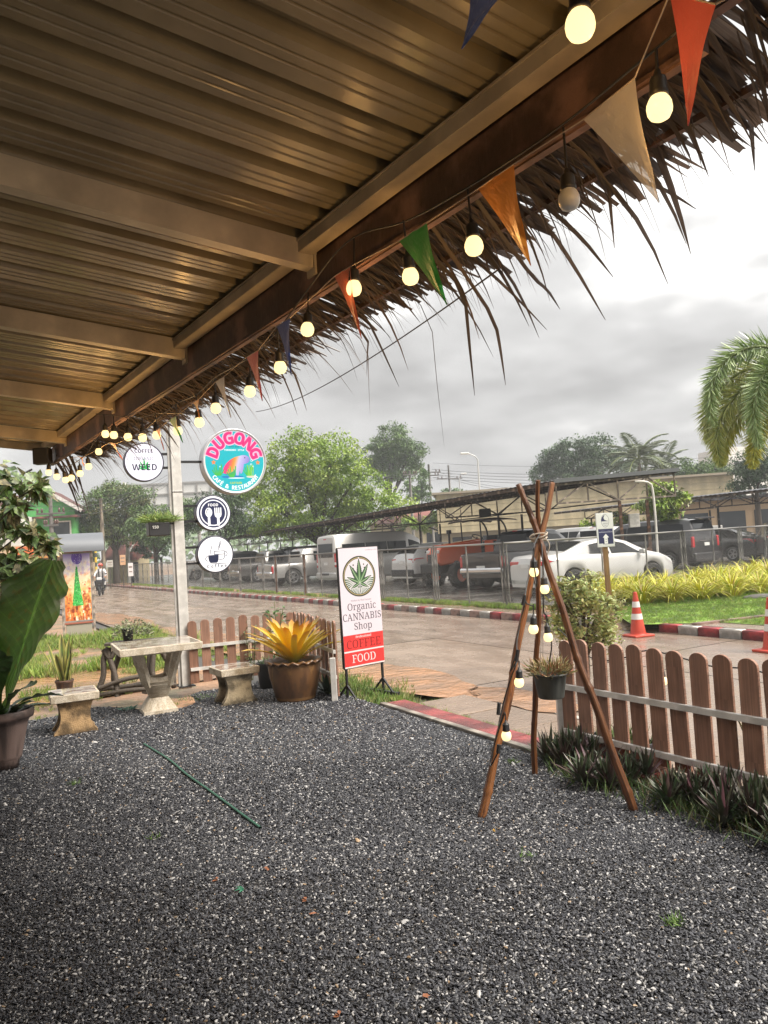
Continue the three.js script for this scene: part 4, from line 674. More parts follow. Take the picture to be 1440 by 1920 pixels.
// ================================================================ purple-leaved plants along the right fence, and what grows there
{
  const tones = [[0.032, 0.06, 0.024], [0.05, 0.042, 0.034], [0.085, 0.036, 0.045], [0.036, 0.075, 0.028], [0.06, 0.062, 0.035]];
  const m = M(1, 1, 1, { vertexColors: true, roughness: 0.42 });
  const clump = (label, at, R, h, heads) => {
    const t = thing('moses_plant', label, 'plant', at, 0, 'purple-leaved plants along the fence');
    for (let k = 0; k < heads; k++) { const a = k * 2.4, r = R * Math.sqrt((k + 0.3) / heads), b = V(Math.cos(a) * r, rr(0.0, 0.05), Math.sin(a) * r * 0.7); const gs = []; const n = 22; for (let i = 0; i < n; i++) { const az = i * 2.39996 + k, f = i / n; const c = pick(tones), u = pick(tones); gs.push(blade(b, az, mixn(1.5, 0.4, f), h * rr(0.65, 1.0), rr(0.028, 0.04), rr(-0.3, 0.3), 4, { fold: 0.45, prof: (q) => (q < 0.2 ? 0.8 + q : 1 - ((q - 0.2) / 0.8) ** 1.6), color: (q) => [0, 1, 2].map((j) => mixn(c[j], u[j], q)) })); } mesh('leaf_rosette', gs, m, t); }
    return t;
  };
  clump('dark purple-green plant clump at the end of the right fence behind the tripod', onY(1062, 1432), 0.20, 0.25, 9);
  clump('dark purple-green plant clump at the foot of the tripod leg by the fence', onY(1150, 1470), 0.24, 0.23, 10);
  clump('dark purple-green plant clump under the fence, past the brown stake', onY(1310, 1510), 0.22, 0.24, 10);
  clump('large dark purple-green plant clump growing out over the gravel edge', onY(1420, 1545), 0.24, 0.27, 11);
  clump('dark purple-green plant clump at the near end of the fence', onY(1530, 1600), 0.22, 0.26, 9);
  // weeds between
  const w = new Leaves(); for (let i = 0; i < 900; i++) { const f = rnd(), px = mixn(1040, 1440, f), q = onY(px + rr(-30, 30), mixn(1440, 1570, f) + gauss() * 22); const d = V(gauss() * 0.8, rr(0.5, 1.4), gauss() * 0.8).normalize(); w.add(q, d, rdir(), rr(0.04, 0.17), rr(0.003, 0.007), pick([[0.10, 0.19, 0.04], [0.16, 0.22, 0.06], [0.22, 0.18, 0.09], [0.07, 0.14, 0.03]])); }
  const g = mesh('weeds', w.geo(), M(1, 1, 1, { vertexColors: true, roughness: 0.7, transmission: 0.25, thickness: 0 })); g.userData = { kind: 'stuff', label: 'thin weeds and grass along the foot of the fence', category: 'weeds' };
  const d = frB.clone().sub(frA).normalize(), out = V(-d.z, 0, d.x).multiplyScalar(-0.12); // outside the fence
  const spot = (t, k = 1) => frA.clone().addScaledVector(d, t).addScaledVector(out, k);
  snakePlant('snake plant leaves showing through the pickets of the right fence', spot(1.52).setY(0.0), 5, 0.14, 0.62, null);
  // shallow black trough behind the pickets
  const tr = thing('plant_trough', 'black plastic trough of grass behind the first pickets of the right fence', 'planter', spot(0.33, 1.6).setY(-0.03), Math.atan2(-d.z, d.x));
  mesh('trough', [rbox(0.5, 0.02, 0.18, 0.005, 0, 0.01, 0), rbox(0.52, 0.14, 0.015, 0.005, 0, 0.08, 0.09), rbox(0.52, 0.14, 0.015, 0.005, 0, 0.08, -0.09), rbox(0.015, 0.14, 0.165, 0.005, 0.252, 0.08, 0), rbox(0.015, 0.14, 0.165, 0.005, -0.252, 0.08, 0)], plasticBlack, tr);
  mesh('soil', rbox(0.48, 0.02, 0.16, 0.005, 0, 0.11, 0), soil, tr);
  const l = new Leaves(); for (let i = 0; i < 160; i++) l.add(V(rr(-0.22, 0.22), 0.11, rr(-0.07, 0.07)), V(gauss() * 0.5, 1, gauss() * 0.5).normalize(), rdir(), rr(0.06, 0.2), 0.006, pick([[0.10, 0.2, 0.04], [0.15, 0.2, 0.08]])); mesh('grass', l.geo(), M(1, 1, 1, { vertexColors: true, roughness: 0.7 }), tr);
}
{ // variegated bush outside the fence
  const b = onY(1138, 1330).add(V(0.12, -0.09, -1.15)); const t = thing('variegated_bush', 'round bush with cream-edged green leaves growing outside the right fence', 'bush', b); t.scale.setScalar(0.9);
  const trunk = [], tips = []; const st = V(0, 0, 0); const fork = V(0.02, 0.62, 0);
  trunk.push(tube([st, V(0.02, 0.3, 0.02), fork], 0.026, 10, 8));
  for (let i = 0; i < 38; i++) { const a = i * 2.4, f = rnd(), e = V(Math.cos(a) * rr(0.1, 0.54), rr(0.6, 1.36), Math.sin(a) * rr(0.1, 0.5)); if (e.y > 1.1) { e.x *= 0.5; e.z *= 0.5; } trunk.push(tube([fork.clone().multiplyScalar(rr(0.6, 1)), e.clone().lerp(fork, 0.5).add(V(0, 0.05, 0)), e], 0.008, 8, 5)); tips.push(e); }
  mesh('branches', trunk, M(0.16, 0.12, 0.085, { roughness: 0.85, map: rep(streaks, 6, 2) }), t);
  const l = new Leaves(); for (const e of tips) for (let i = 0; i < 105; i++) { const d = rdir(); d.y = Math.abs(d.y) * 0.6 + 0.1; d.normalize(); const at = e.clone().add(rdir().multiplyScalar(rr(0, 0.15))); const n = V(gauss() * 0.6, 1, gauss() * 0.6).normalize(); const L = rr(0.05, 0.09), w = rr(0.032, 0.05); l.add(at, d, n, L, w, pick([[0.60, 0.56, 0.26], [0.52, 0.52, 0.20], [0.66, 0.62, 0.36]])); l.add(at.clone().addScaledVector(n, 0.0025), d, n, L * 0.86, w * 0.62, pick([[0.20, 0.30, 0.07], [0.27, 0.36, 0.10], [0.15, 0.25, 0.06]])); }
  mesh('foliage', l.geo(), M(1, 1, 1, { vertexColors: true, roughness: 0.5, transmission: 0.3, thickness: 0 }), t);
}

// ================================================================ left-hand shrub with mottled leaves
{
  const t = thing('mottled_shrub', 'tall shrub with large cream and red mottled green leaves beside the big grey pot', 'shrub', atD(-22, 1250, 8.6).setY(-0.1));
  const wood = [], l = new Leaves(), o = t.position; const tones = [[0.17, 0.28, 0.07], [0.25, 0.36, 0.12], [0.42, 0.44, 0.22], [0.12, 0.21, 0.06], [0.30, 0.26, 0.12], [0.32, 0.40, 0.16], [0.5, 0.46, 0.25], [0.2, 0.31, 0.1], [0.14, 0.25, 0.07]];
  wood.push(tube([V(0, 0, 0), V(0.03, 0.8, 0), V(0.0, 1.7, 0.02), V(0.08, 2.35, 0)], 0.034, 16, 8));
  const clumps = [[15, 895, 34], [52, 900, 26], [72, 912, 14], [5, 935, 34], [30, 948, 18], [10, 975, 26], [52, 995, 16], [75, 1008, 16], [92, 1022, 10], [20, 1050, 34], [55, 1062, 26], [15, 1085, 32], [40, 1090, 22], [-30, 930, 60], [-30, 1000, 60], [-30, 1070, 60]];
  for (const [px, py, r] of clumps) {
    const c = atD(px, py, 8.6 + rr(-0.3, 0.35)).sub(o), R = r * 8.6 / FPX * 0.95; wood.push(tube([V(0.02, c.y - 0.35, 0), V(c.x * 0.5, c.y - 0.15, c.z * 0.5), c], 0.009, 8, 5));
    for (let i = 0; i < 46; i++) { const d = rdir(); d.y -= 0.55; d.normalize(); const at = c.clone().add(rdir().multiplyScalar(R * rnd() ** 0.5)); const n = V(gauss() * 0.7, 1, gauss() * 0.7 + 0.3).normalize(); const L = rr(0.12, 0.2), w = rr(0.08, 0.125), cc = pick(tones); l.add(at, d, n, L, w, cc); }
  }
  mesh('branches', wood, M(0.10, 0.085, 0.07, { roughness: 0.85, map: rep(streaks, 6, 2) }), t);
  mesh('foliage', l.geo(), M(1, 1, 1, { vertexColors: true, roughness: 0.42, transmission: 0.35, thickness: 0, map: rep(patchy, 1.3) }), t);
}
// ================================================================ small things on the gravel
{
  const hose = mesh('garden_hose', tube([onY(270, 1395, 0.012), onY(318, 1425, 0.014), onY(350, 1452, 0.018), onY(395, 1484, 0.014), onY(440, 1517, 0.016), onY(488, 1552, 0.014)], 0.0085, 40, 8), M(0.02, 0.10, 0.062, { roughness: 0.4 })); setData(hose, 'thin dark green garden hose lying across the gravel', 'hose');
  const net = thing('green_plastic_scrap', 'crumpled green plastic scrap on the gravel by the table foot', 'scrap', onY(240, 1333)); const nl = new Leaves(); for (let i = 0; i < 16; i++) nl.add(V(rr(-0.1, 0.1), rr(0, 0.02), rr(-0.03, 0.03)), V(gauss(), 0.3, gauss() * 0.5).normalize(), V(0, 1, 0.3).normalize(), rr(0.04, 0.1), rr(0.02, 0.04), [0.02, 0.13, 0.07]); mesh('film', nl.geo(), M(1, 1, 1, { vertexColors: true, roughness: 0.4 }), net);
  const dl = M(0.26, 0.10, 0.045, { roughness: 0.6 }), yl = M(0.45, 0.27, 0.04, { roughness: 0.6 }), gl = M(0.02, 0.16, 0.085, { roughness: 0.45 });
  const flat = (name, label, px, py, L, w, m, cat, grp) => { const l = new Leaves(), a = rr(0, 6.3); for (let k = 0; k < 3; k++) l.add(V(0, 0.004 + k * 0.003, 0), V(Math.cos(a + k * 0.7), 0.12, Math.sin(a + k * 0.7)).normalize(), V(0.1, 1, 0.1).normalize(), L * rr(0.7, 1), w, [1, 1, 1]); const o = mesh(name, l.geo(), m); o.position.copy(onY(px, py, 0.008)); setData(o, label, cat, grp); };
  const lb = 'fallen brown leaf lying on the dark gravel'; for (const [px, py] of [[503, 1630], [408, 1652], [583, 1718], [637, 1908], [792, 1872], [575, 1690]]) flat('dead_leaf', lb, px, py, 0.03, 0.016, dl, 'leaf', 'fallen leaves on the gravel');
  flat('yellow_leaf', 'small yellow leaf on the gravel in front of the tripod', 928, 1559, 0.018, 0.014, yl, 'leaf'); flat('green_tape_scrap', 'scrap of bright green tape lying on the open gravel', 458, 1669, 0.05, 0.014, gl, 'scrap');
  for (const [px, py, n, lb2] of [[1268, 1735, 46, 'tuft of grass sprouting in the gravel in front of the purple plants'], [990, 1610, 14, 'tiny grass sprig in the gravel before the tripod'], [962, 1432, 40, 'low grass tuft between the tripod legs'], [138, 1472, 30, 'faint weed tuft in the gravel near the ochre-legged stool'], [370, 1310, 120, 'low weed patch at the foot of the white sign post'], [290, 1575, 18, 'sparse weed sprig in the open gravel beside the hose']]) { const l = new Leaves(); for (let i = 0; i < n; i++) { const r = Math.sqrt(rnd()) * (n > 100 ? 0.28 : 0.04); const a = rr(0, 6.3); l.add(V(Math.cos(a) * r, 0, Math.sin(a) * r * 0.6), V(gauss(), rr(0.3, 1), gauss()).normalize(), rdir(), rr(0.03, 0.07), rr(0.003, 0.006), pick([[0.10, 0.19, 0.035], [0.14, 0.22, 0.05], [0.08, 0.15, 0.03]])); } const o = mesh('grass_tuft', l.geo(), M(1, 1, 1, { vertexColors: true, roughness: 0.7 })); o.position.copy(onY(px, py)); setData(o, lb2, 'grass tuft', 'grass tufts in the gravel'); }
}
// ================================================================ white sign post with round light boxes
const steelBlack = M(0.02, 0.02, 0.022, { roughness: 0.45, metalness: 0.3 });
const postAt = onY(349, 1287); postAt.y = -0.02;
const NX = 0.482, NZ = 0.876, postOff = postAt.x * NX + postAt.z * NZ;
const onSign = (px, py, d = 0) => onN(px, py, NX, NZ, postOff + d);
{
  const p = thing('sign_post', 'tall white square steel post carrying the round signs', 'post', postAt, ROAD_TURN);
  mesh('column', rbox(0.125, 4.3, 0.125, 0.006, 0, 2.15, 0), whitePaint, p);
  mesh('conduit', rbox(0.03, 3.9, 0.025, 0.004, -0.082, 1.95, 0.02), whitePaint, p);
  mesh('base_plate', rbox(0.2, 0.015, 0.2, 0.004, 0, 0.03, 0), steelBlack, p);
  mesh('strap', [rbox(0.137, 0.02, 0.137, 0.004, 0, 2.5, 0)], M(0.3, 0.29, 0.28, { metalness: 0.8, roughness: 0.4 }), p);
}
const textArc = (c, s, cx, cy, r, a0, a1, up, font, fill, stroke, lw) => { // letters set on an arc
  c.font = font; c.textAlign = 'center'; c.textBaseline = 'middle'; const n = s.length;
  for (let i = 0; i < n; i++) { const a = mixn(a0, a1, n > 1 ? i / (n - 1) : 0.5); c.save(); c.translate(cx + r * Math.cos(a), cy + r * Math.sin(a)); c.rotate(up ? a + Math.PI / 2 : a - Math.PI / 2); if (stroke) { c.strokeStyle = stroke; c.lineWidth = lw; c.lineJoin = 'round'; c.strokeText(s[i], 0, 0); } c.fillStyle = fill; c.fillText(s[i], 0, 0); c.restore(); }
};
function lightBox(name, label, px, py, rpx, depth, rim, draw, glow, arms) {
  const c = onSign(px, py), D = -c.z, R = rpx * D / FPX; const t = thing(name, label, 'sign', c, ROAD_TURN, 'round light-box signs on the white post');
  const tex = canvasTex(512, 512, draw);
  mesh('housing', [new THREE.CylinderGeometry(R * 1.03, R * 1.03, depth, 56, 1, true).rotateX(Math.PI / 2), new THREE.TorusGeometry(R * 1.015, R * 0.035, 8, 56).translate(0, 0, depth / 2), new THREE.TorusGeometry(R * 1.015, R * 0.035, 8, 56).translate(0, 0, -depth / 2)], rim, t);
  const fm = M(0.5, 0.5, 0.5, { map: tex, emissive: new THREE.Color(1, 1, 1), emissiveMap: tex, emissiveIntensity: glow, roughness: 0.3 });
  mesh('lit_sign_face', new THREE.CircleGeometry(R, 48).translate(0, 0, depth / 2 + 0.002), fm, t); mesh('lit_sign_face', new THREE.CircleGeometry(R, 48).rotateY(Math.PI).translate(0, 0, -depth / 2 - 0.002), fm, t);
  const toPost = postAt.clone().sub(c); const lx = toPost.x * 0.876 - toPost.z * 0.482; // local x of the post
  const s = Math.sign(lx); for (const dy of arms) mesh('bracket_arm', bar(V(lx - s * 0.063, dy * R, 0), V(s * R * Math.sqrt(1 - dy * dy) * 1.0, dy * R, 0), 0.03, 0.03), steelBlack, t);
  return t;
}
const rimDark = M(0.035, 0.035, 0.06, { roughness: 0.35 }), rimGrey = M(0.42, 0.43, 0.45, { roughness: 0.35, metalness: 0.4 });
const GL = 0.14;
lightBox('round_light_box_sign', 'large turquoise round sign with a sea cow and pink DUGONG lettering', 437, 866, 59, 0.15, rimGrey, (c, w, h) => {
  c.fillStyle = '#f4f2e6'; c.fillRect(0, 0, w, h); c.beginPath(); c.arc(256, 256, 244, 0, 7); c.fillStyle = '#10b6c4'; c.fill();
  textArc(c, 'DUGONG', 256, 256, 190, Math.PI * 1.12, Math.PI * 1.89, true, 'bold 132px sans-serif', '#f0237e', '#f7b6d6', 22);
  textArc(c, 'DUGONG', 256, 256, 190, Math.PI * 1.12, Math.PI * 1.89, true, 'bold 132px sans-serif', '#f0237e', '#c01860', 5);
  c.fillStyle = '#0d5a66'; c.font = 'bold 15px sans-serif'; c.textAlign = 'center'; c.fillText('SURAT BAGE', 256, 138); c.fillStyle = '#fff'; c.font = 'bold 20px sans-serif'; c.fillText('TORNEMO \u00b7 STYLE', 256, 164);
  const g = c.createLinearGradient(150, 230, 370, 300); g.addColorStop(0, '#f0409a'); g.addColorStop(0.25, '#ef3f7c'); g.addColorStop(0.45, '#f59a3c'); g.addColorStop(0.6, '#c9c4ea'); g.addColorStop(1, '#8a7fd0');
  c.fillStyle = g; c.beginPath(); c.moveTo(150, 352); c.bezierCurveTo(150, 290, 220, 225, 300, 212); c.bezierCurveTo(340, 196, 388, 214, 382, 246); c.bezierCurveTo(378, 272, 350, 276, 330, 280); c.bezierCurveTo(326, 320, 320, 350, 300, 362); c.lineTo(292, 330); c.bezierCurveTo(286, 372, 276, 388, 262, 386); c.bezierCurveTo(262, 360, 262, 340, 250, 330); c.bezierCurveTo(220, 352, 190, 366, 150, 352); c.fill();
  c.fillStyle = '#5b2c8c'; c.globalAlpha = 0.5; c.beginPath(); c.moveTo(160, 356); c.bezierCurveTo(210, 362, 240, 340, 252, 326); c.lineTo(256, 366); c.bezierCurveTo(220, 372, 180, 370, 160, 356); c.fill(); c.globalAlpha = 1;
  c.fillStyle = '#222'; c.beginPath(); c.arc(341, 228, 5, 0, 7); c.fill();
  c.fillStyle = '#1d7fc4'; c.beginPath(); c.ellipse(230, 384, 90, 12, 0, 0, 7); c.fill(); c.fillStyle = '#e7f5fa'; c.beginPath(); c.ellipse(262, 394, 70, 5, 0, 0, 7); c.fill(); c.fillStyle = '#d9d3c4'; c.beginPath(); c.ellipse(392, 384, 46, 10, 0, 0, 7); c.fill();
  c.strokeStyle = '#46b94e'; c.lineWidth = 9; c.lineCap = 'round'; for (const [x, y, n] of [[112, 370, 7], [370, 372, 6], [228, 384, 6]]) for (let i = 0; i < n; i++) { c.beginPath(); c.moveTo(x + i * 6 - 18, y); c.quadraticCurveTo(x + i * 14 - 40, y - 30, x + i * 15 - 44, y - 40 - (i % 3) * 22); c.stroke(); }
  c.strokeStyle = '#8ad04e'; c.lineWidth = 7; for (let i = 0; i < 4; i++) { c.beginPath(); c.moveTo(360 + i * 14, 376); c.quadraticCurveTo(376 + i * 12, 320, 356 + i * 16, 290); c.stroke(); }
  for (const [x, y] of [[80, 265], [450, 268]]) { c.fillStyle = '#f6874a'; c.beginPath(); for (let k = 0; k < 10; k++) { const a = k * Math.PI / 5 - 1.57, r = k % 2 ? 10 : 23; c.lineTo(x + r * Math.cos(a), y + r * Math.sin(a)); } c.fill(); }
  c.strokeStyle = '#fff'; c.lineWidth = 3; for (const [x, y, r] of [[398, 250, 9], [392, 282, 6], [408, 300, 5], [130, 300, 4]]) { c.beginPath(); c.arc(x, y, r, 0, 7); c.stroke(); }
  c.fillStyle = '#c7cf2a'; c.font = 'bold 24px sans-serif'; c.fillText('CAPTAIN', 256, 434);
  textArc(c, 'CAF\u00c9 & RESTAURANT', 256, 256, 217, Math.PI * 0.80, Math.PI * 0.20, false, 'bold 46px sans-serif', '#ffffff');
}, 0.09, [0.0]);
lightBox('round_light_box_sign', 'round FOOD sign with a white spoon and fork on dark blue', 398, 962, 32, 0.10, rimDark, (c, w, h) => {
  c.fillStyle = '#fbfbff'; c.fillRect(0, 0, w, h); const ring = (r, f) => { c.beginPath(); c.arc(256, 256, r, 0, 7); c.fillStyle = f; c.fill(); }; ring(222, '#22264a'); ring(196, '#fbfbff'); ring(180, '#22264a');
  c.fillStyle = '#fff'; c.font = 'bold 58px sans-serif'; c.textAlign = 'center'; c.fillText('FOOD', 256, 158);
  c.beginPath(); c.ellipse(186, 248, 52, 70, 0, 0, 7); c.fill(); c.fillRect(168, 300, 36, 150); c.fillStyle = '#22264a'; c.beginPath(); c.ellipse(184, 244, 34, 52, 0, 0, 7); c.fill(); c.fillStyle = '#fff'; c.beginPath(); c.ellipse(190, 250, 30, 48, 0, 0, 7); c.fill();
  for (let k = 0; k < 4; k++) c.fillRect(272 + k * 30, 180, 17, 100); c.beginPath(); c.moveTo(272, 270); c.lineTo(379, 270); c.quadraticCurveTo(378, 322, 345, 330); c.lineTo(345, 450); c.lineTo(307, 450); c.lineTo(307, 330); c.quadraticCurveTo(274, 322, 272, 270); c.fill();
}, GL, [0.45, -0.45]);
lightBox('round_light_box_sign', 'round white Coffee sign with two steaming cups', 402, 1039, 33, 0.10, rimDark, (c, w, h) => {
  c.fillStyle = '#fdfdff'; c.fillRect(0, 0, w, h); c.fillStyle = '#1b2340'; c.strokeStyle = '#1b2340'; c.lineWidth = 10; c.lineJoin = 'round';
  c.beginPath(); c.moveTo(148, 268); c.lineTo(300, 268); c.quadraticCurveTo(304, 380, 262, 382); c.lineTo(188, 382); c.quadraticCurveTo(146, 380, 148, 268); c.fill(); c.beginPath(); c.arc(142, 318, 34, 1.6, 4.7); c.stroke();
  c.strokeRect(240, 216, 150, 46); c.beginPath(); c.moveTo(390, 262); c.quadraticCurveTo(392, 330, 352, 336); c.lineTo(304, 336); c.stroke(); c.beginPath(); c.arc(394, 258, 34, -1.4, 1.4); c.stroke();
  c.lineWidth = 9; for (const [x, y0, y1] of [[190, 250, 130], [310, 200, 80], [330, 180, 70]]) { c.beginPath(); c.moveTo(x, y0); c.bezierCurveTo(x - 34, mixn(y0, y1, 0.35), x + 34, mixn(y0, y1, 0.6), x + 4, y1); c.stroke(); }
  c.beginPath(); c.moveTo(180, 396); c.lineTo(410, 396); c.stroke(); c.font = '24px sans-serif'; c.textAlign = 'center'; c.fillText('CANNABIS', 360, 372); c.font = 'bold 66px sans-serif'; c.fillText('C o f f e e', 268, 452);
}, GL, [0.45, -0.45]);
lightBox('round_light_box_sign', 'round white ORGANIC WEED sign with a green leaf, partly behind thatch', 269, 867, 35, 0.08, rimDark, (c, w, h) => {
  c.fillStyle = '#f3f1ff'; c.fillRect(0, 0, w, h); c.fillStyle = '#18a84a'; for (let k = 0; k < 7; k++) { const a = -Math.PI / 2 + (k - 3) * 0.52, L = 150 - Math.abs(k - 3) * 26; c.save(); c.translate(256, 350); c.rotate(a); c.beginPath(); c.moveTo(0, 0); c.quadraticCurveTo(L * 0.5, -24, L, 0); c.quadraticCurveTo(L * 0.5, 24, 0, 0); c.fill(); c.restore(); }
  c.fillStyle = '#23233e'; c.textAlign = 'center'; c.font = 'bold 70px sans-serif'; c.fillText('COFFEE', 256, 130); c.font = '64px sans-serif'; c.fillText('ORGANIC', 256, 232); c.font = 'bold 124px sans-serif'; c.fillText('WEED', 262, 372);
}, GL, [0.45, -0.3]);
{ // planter hooked to the post
  const c = onSign(297, 1005, 0.05); const p = thing('post_planter', 'black square pot of trailing grass hooked on the white sign post', 'hanging pot', c, ROAD_TURN);
  mesh('pot', [rbox(0.26, 0.17, 0.17, 0.012, 0, 0.085, 0)], plasticBlack, p);
  mesh('chalk_number', new THREE.PlaneGeometry(0.11, 0.07).translate(-0.05, 0.11, 0.0865), M(1, 1, 1, { map: canvasTex(128, 80, (x) => { x.fillStyle = '#0c0c0e'; x.fillRect(0, 0, 128, 80); x.fillStyle = '#d8d8d2'; x.font = 'bold 58px sans-serif'; x.textAlign = 'center'; x.fillText('150', 64, 60); }), roughness: 0.5 }), p);
  mesh('hook', bar(V(0.12, 0.15, -0.02), V(0.34, 0.15, -0.02), 0.02, 0.02), steelBlack, p);
  const l = new Leaves(); for (let i = 0; i < 700; i++) { const d = V(gauss() * 1.4, rr(-0.1, 0.8), gauss()).normalize(); l.add(V(rr(-0.16, 0.24), 0.17 + rr(0, 0.05), rr(-0.09, 0.1)), d, rdir(), rr(0.06, 0.17), rr(0.007, 0.013), pick([[0.24, 0.36, 0.08], [0.36, 0.42, 0.14], [0.17, 0.27, 0.06]])); } mesh('grass', l.geo(), M(1, 1, 1, { vertexColors: true, roughness: 0.7, transmission: 0.2, thickness: 0 }), p);
}
// ================================================================ banner stand
{
  const base = onY(700, 1306); base.y = -0.05; const t = thing('banner_stand', 'white and red shop banner on a black stand beside the fence end', 'banner', base.clone().add(V(-0.08, 0, -0.15)), ROAD_TURN + 0.22);
  const tex = canvasTex(512, 1228, (c, w, h) => {
    c.fillStyle = '#e9dfe9'; c.fillRect(0, 0, w, h); const cx = 250, cy = 300;
    c.fillStyle = '#2c3a2a'; c.beginPath(); c.arc(cx, cy, 212, 0, 7); c.fill(); c.fillStyle = '#bfa878'; c.beginPath(); c.arc(cx, cy, 198, 0, 7); c.fill(); c.fillStyle = '#39402f'; c.beginPath(); c.arc(cx, cy, 190, 0, 7); c.fill(); c.fillStyle = '#e6dde6'; c.beginPath(); c.arc(cx, cy, 184, 0, 7); c.fill();
    c.save(); c.beginPath(); c.arc(cx, cy, 184, 0, 7); c.clip(); c.fillStyle = '#3c6340'; c.fillRect(0, cy + 20, w, 400); c.strokeStyle = '#f0ecf0'; c.lineWidth = 8; for (let k = 0; k < 48; k++) { const a = k / 48 * 6.283; if (Math.sin(a) < -0.35) continue; c.beginPath(); c.moveTo(cx + 80 * Math.cos(a), cy + 40 + 80 * Math.sin(a)); c.lineTo(cx + 260 * Math.cos(a), cy + 40 + 260 * Math.sin(a)); c.stroke(); } c.restore();
    const leaf = (a, L, wd, grow, col) => { c.save(); c.translate(cx, cy + 70); c.rotate(a); c.beginPath(); c.moveTo(0, 0); const n = 13; for (let k = 1; k <= n; k++) { const f = k / n, x = f * L, y = wd * Math.sin(Math.PI * Math.min(1, 0.1 + f * 0.9)) ** 0.9 * (1 - f * 0.35) + grow; c.lineTo(x - 6, y * 0.84); c.lineTo(x + 5, y); } c.lineTo(L + grow, 0); for (let k = n; k >= 1; k--) { const f = k / n, x = f * L, y = -(wd * Math.sin(Math.PI * Math.min(1, 0.1 + f * 0.9)) ** 0.9 * (1 - f * 0.35) + grow); c.lineTo(x + 5, y); c.lineTo(x - 6, y * 0.84); } c.closePath(); c.fillStyle = col; c.fill(); c.restore(); };
    const L7 = [[-1.571, 262, 42], [-1.02, 235, 36], [-2.12, 235, 36], [-0.42, 178, 26], [-2.72, 178, 26], [0.42, 130, 22], [2.72, 130, 22]];
    for (const [a, L, d] of L7) leaf(a, L, d, 8, '#efeaef'); for (const [a, L, d] of L7) leaf(a, L, d, 0, '#23382a'); for (const [a, L, d] of L7) leaf(a, L * 0.9, d * 0.55, 0, '#4f7a4a');
    c.strokeStyle = '#cfe0bd'; c.lineWidth = 4; for (const [a, L] of L7) { c.beginPath(); c.moveTo(cx, cy + 70); c.lineTo(cx + Math.cos(a) * L * 0.85, cy + 70 + Math.sin(a) * L * 0.85); c.stroke(); } c.strokeStyle = '#efeaef'; c.lineWidth = 18; c.beginPath(); c.moveTo(cx, cy + 70); c.lineTo(cx, cy + 175); c.stroke(); c.strokeStyle = '#23382a'; c.lineWidth = 9; c.beginPath(); c.moveTo(cx, cy + 70); c.lineTo(cx, cy + 172); c.stroke();
    c.fillStyle = '#2c3a2a'; for (const [x, y, r] of [[-72, -120, 9], [-74, -82, 9], [62, -122, 8], [70, -86, 9], [100, -106, 5], [-104, -106, 4]]) { c.beginPath(); c.arc(cx + x, cy + y, r, 0, 7); c.fill(); }
    c.fillStyle = '#5a5560'; c.textAlign = 'center'; c.font = '22px serif'; c.fillText('Product by Thai Farmers', 256, 556); c.font = '15px serif'; c.fillText('cannabisshop.co 0818', 420, 34);
    c.fillStyle = '#2b2631'; c.font = '98px serif'; c.fillText('Organic', 258, 646); c.font = '100px serif'; c.fillText('CANNABIS', 256, 752, 500); c.font = '98px serif'; c.fillText('Shop', 262, 850);
    c.fillStyle = '#ee3a38'; c.fillRect(0, 898, w, 160); c.fillStyle = '#f3e4e4'; c.font = 'bold 32px serif'; c.fillText('Professional', 258, 934); c.fillStyle = '#7a1012'; c.font = '118px serif'; c.fillText('COFFEE', 256, 1036, 470);
    c.fillStyle = '#f4e6e8'; c.fillRect(0, 1058, w, 16); c.fillStyle = '#ee3a38'; c.fillRect(0, 1074, w, 140); c.fillStyle = '#fbeeee'; c.font = '112px serif'; c.fillText('FOOD', 250, 1182); c.fillRect(0, 1214, w, 14);
  });
  const W = 0.565, H = 1.30, y0 = 0.37;
  const face = new THREE.PlaneGeometry(W, H, 6, 10); { const p = face.attributes.position; for (let i = 0; i < p.count; i++) p.setZ(i, 0.004 * Math.sin(p.getX(i) * 9 + p.getY(i) * 3)); face.computeVertexNormals(); }
  mesh('banner_print', face.clone().translate(0, y0 + H / 2, 0.012), M(0.66, 0.66, 0.66, { map: tex, roughness: 0.45 }), t);
  mesh('banner_back', face.translate(0, y0 + H / 2, 0.004), M(0.55, 0.55, 0.55, { roughness: 0.7 }), t);
  const bars = [bar(V(-W / 2 + 0.0, y0, -0.01), V(-W / 2, y0 + H, -0.01), 0.02, 0.02), bar(V(W / 2, y0, -0.01), V(W / 2, y0 + H, -0.01), 0.02, 0.02), bar(V(-W / 2, y0 + H, -0.01), V(W / 2, y0 + H, -0.01), 0.02, 0.02), bar(V(-W / 2, y0, -0.01), V(W / 2, y0, -0.01), 0.02, 0.02)];
  mesh('frame', bars, steelBlack, t);
  for (const x of [-W / 2 + 0.03, W / 2 - 0.02]) { mesh('leg', [bar(V(x, 0.05, -0.01), V(x, y0, -0.01), 0.022, 0.022), bar(V(x, 0.19, -0.01), V(x, 0.04, 0.15), 0.018, 0.018), bar(V(x, 0.19, -0.01), V(x, 0.04, -0.17), 0.018, 0.018), bar(V(x, 0.035, -0.24), V(x, 0.035, 0.24), 0.045, 0.03)], steelBlack, t); }
}
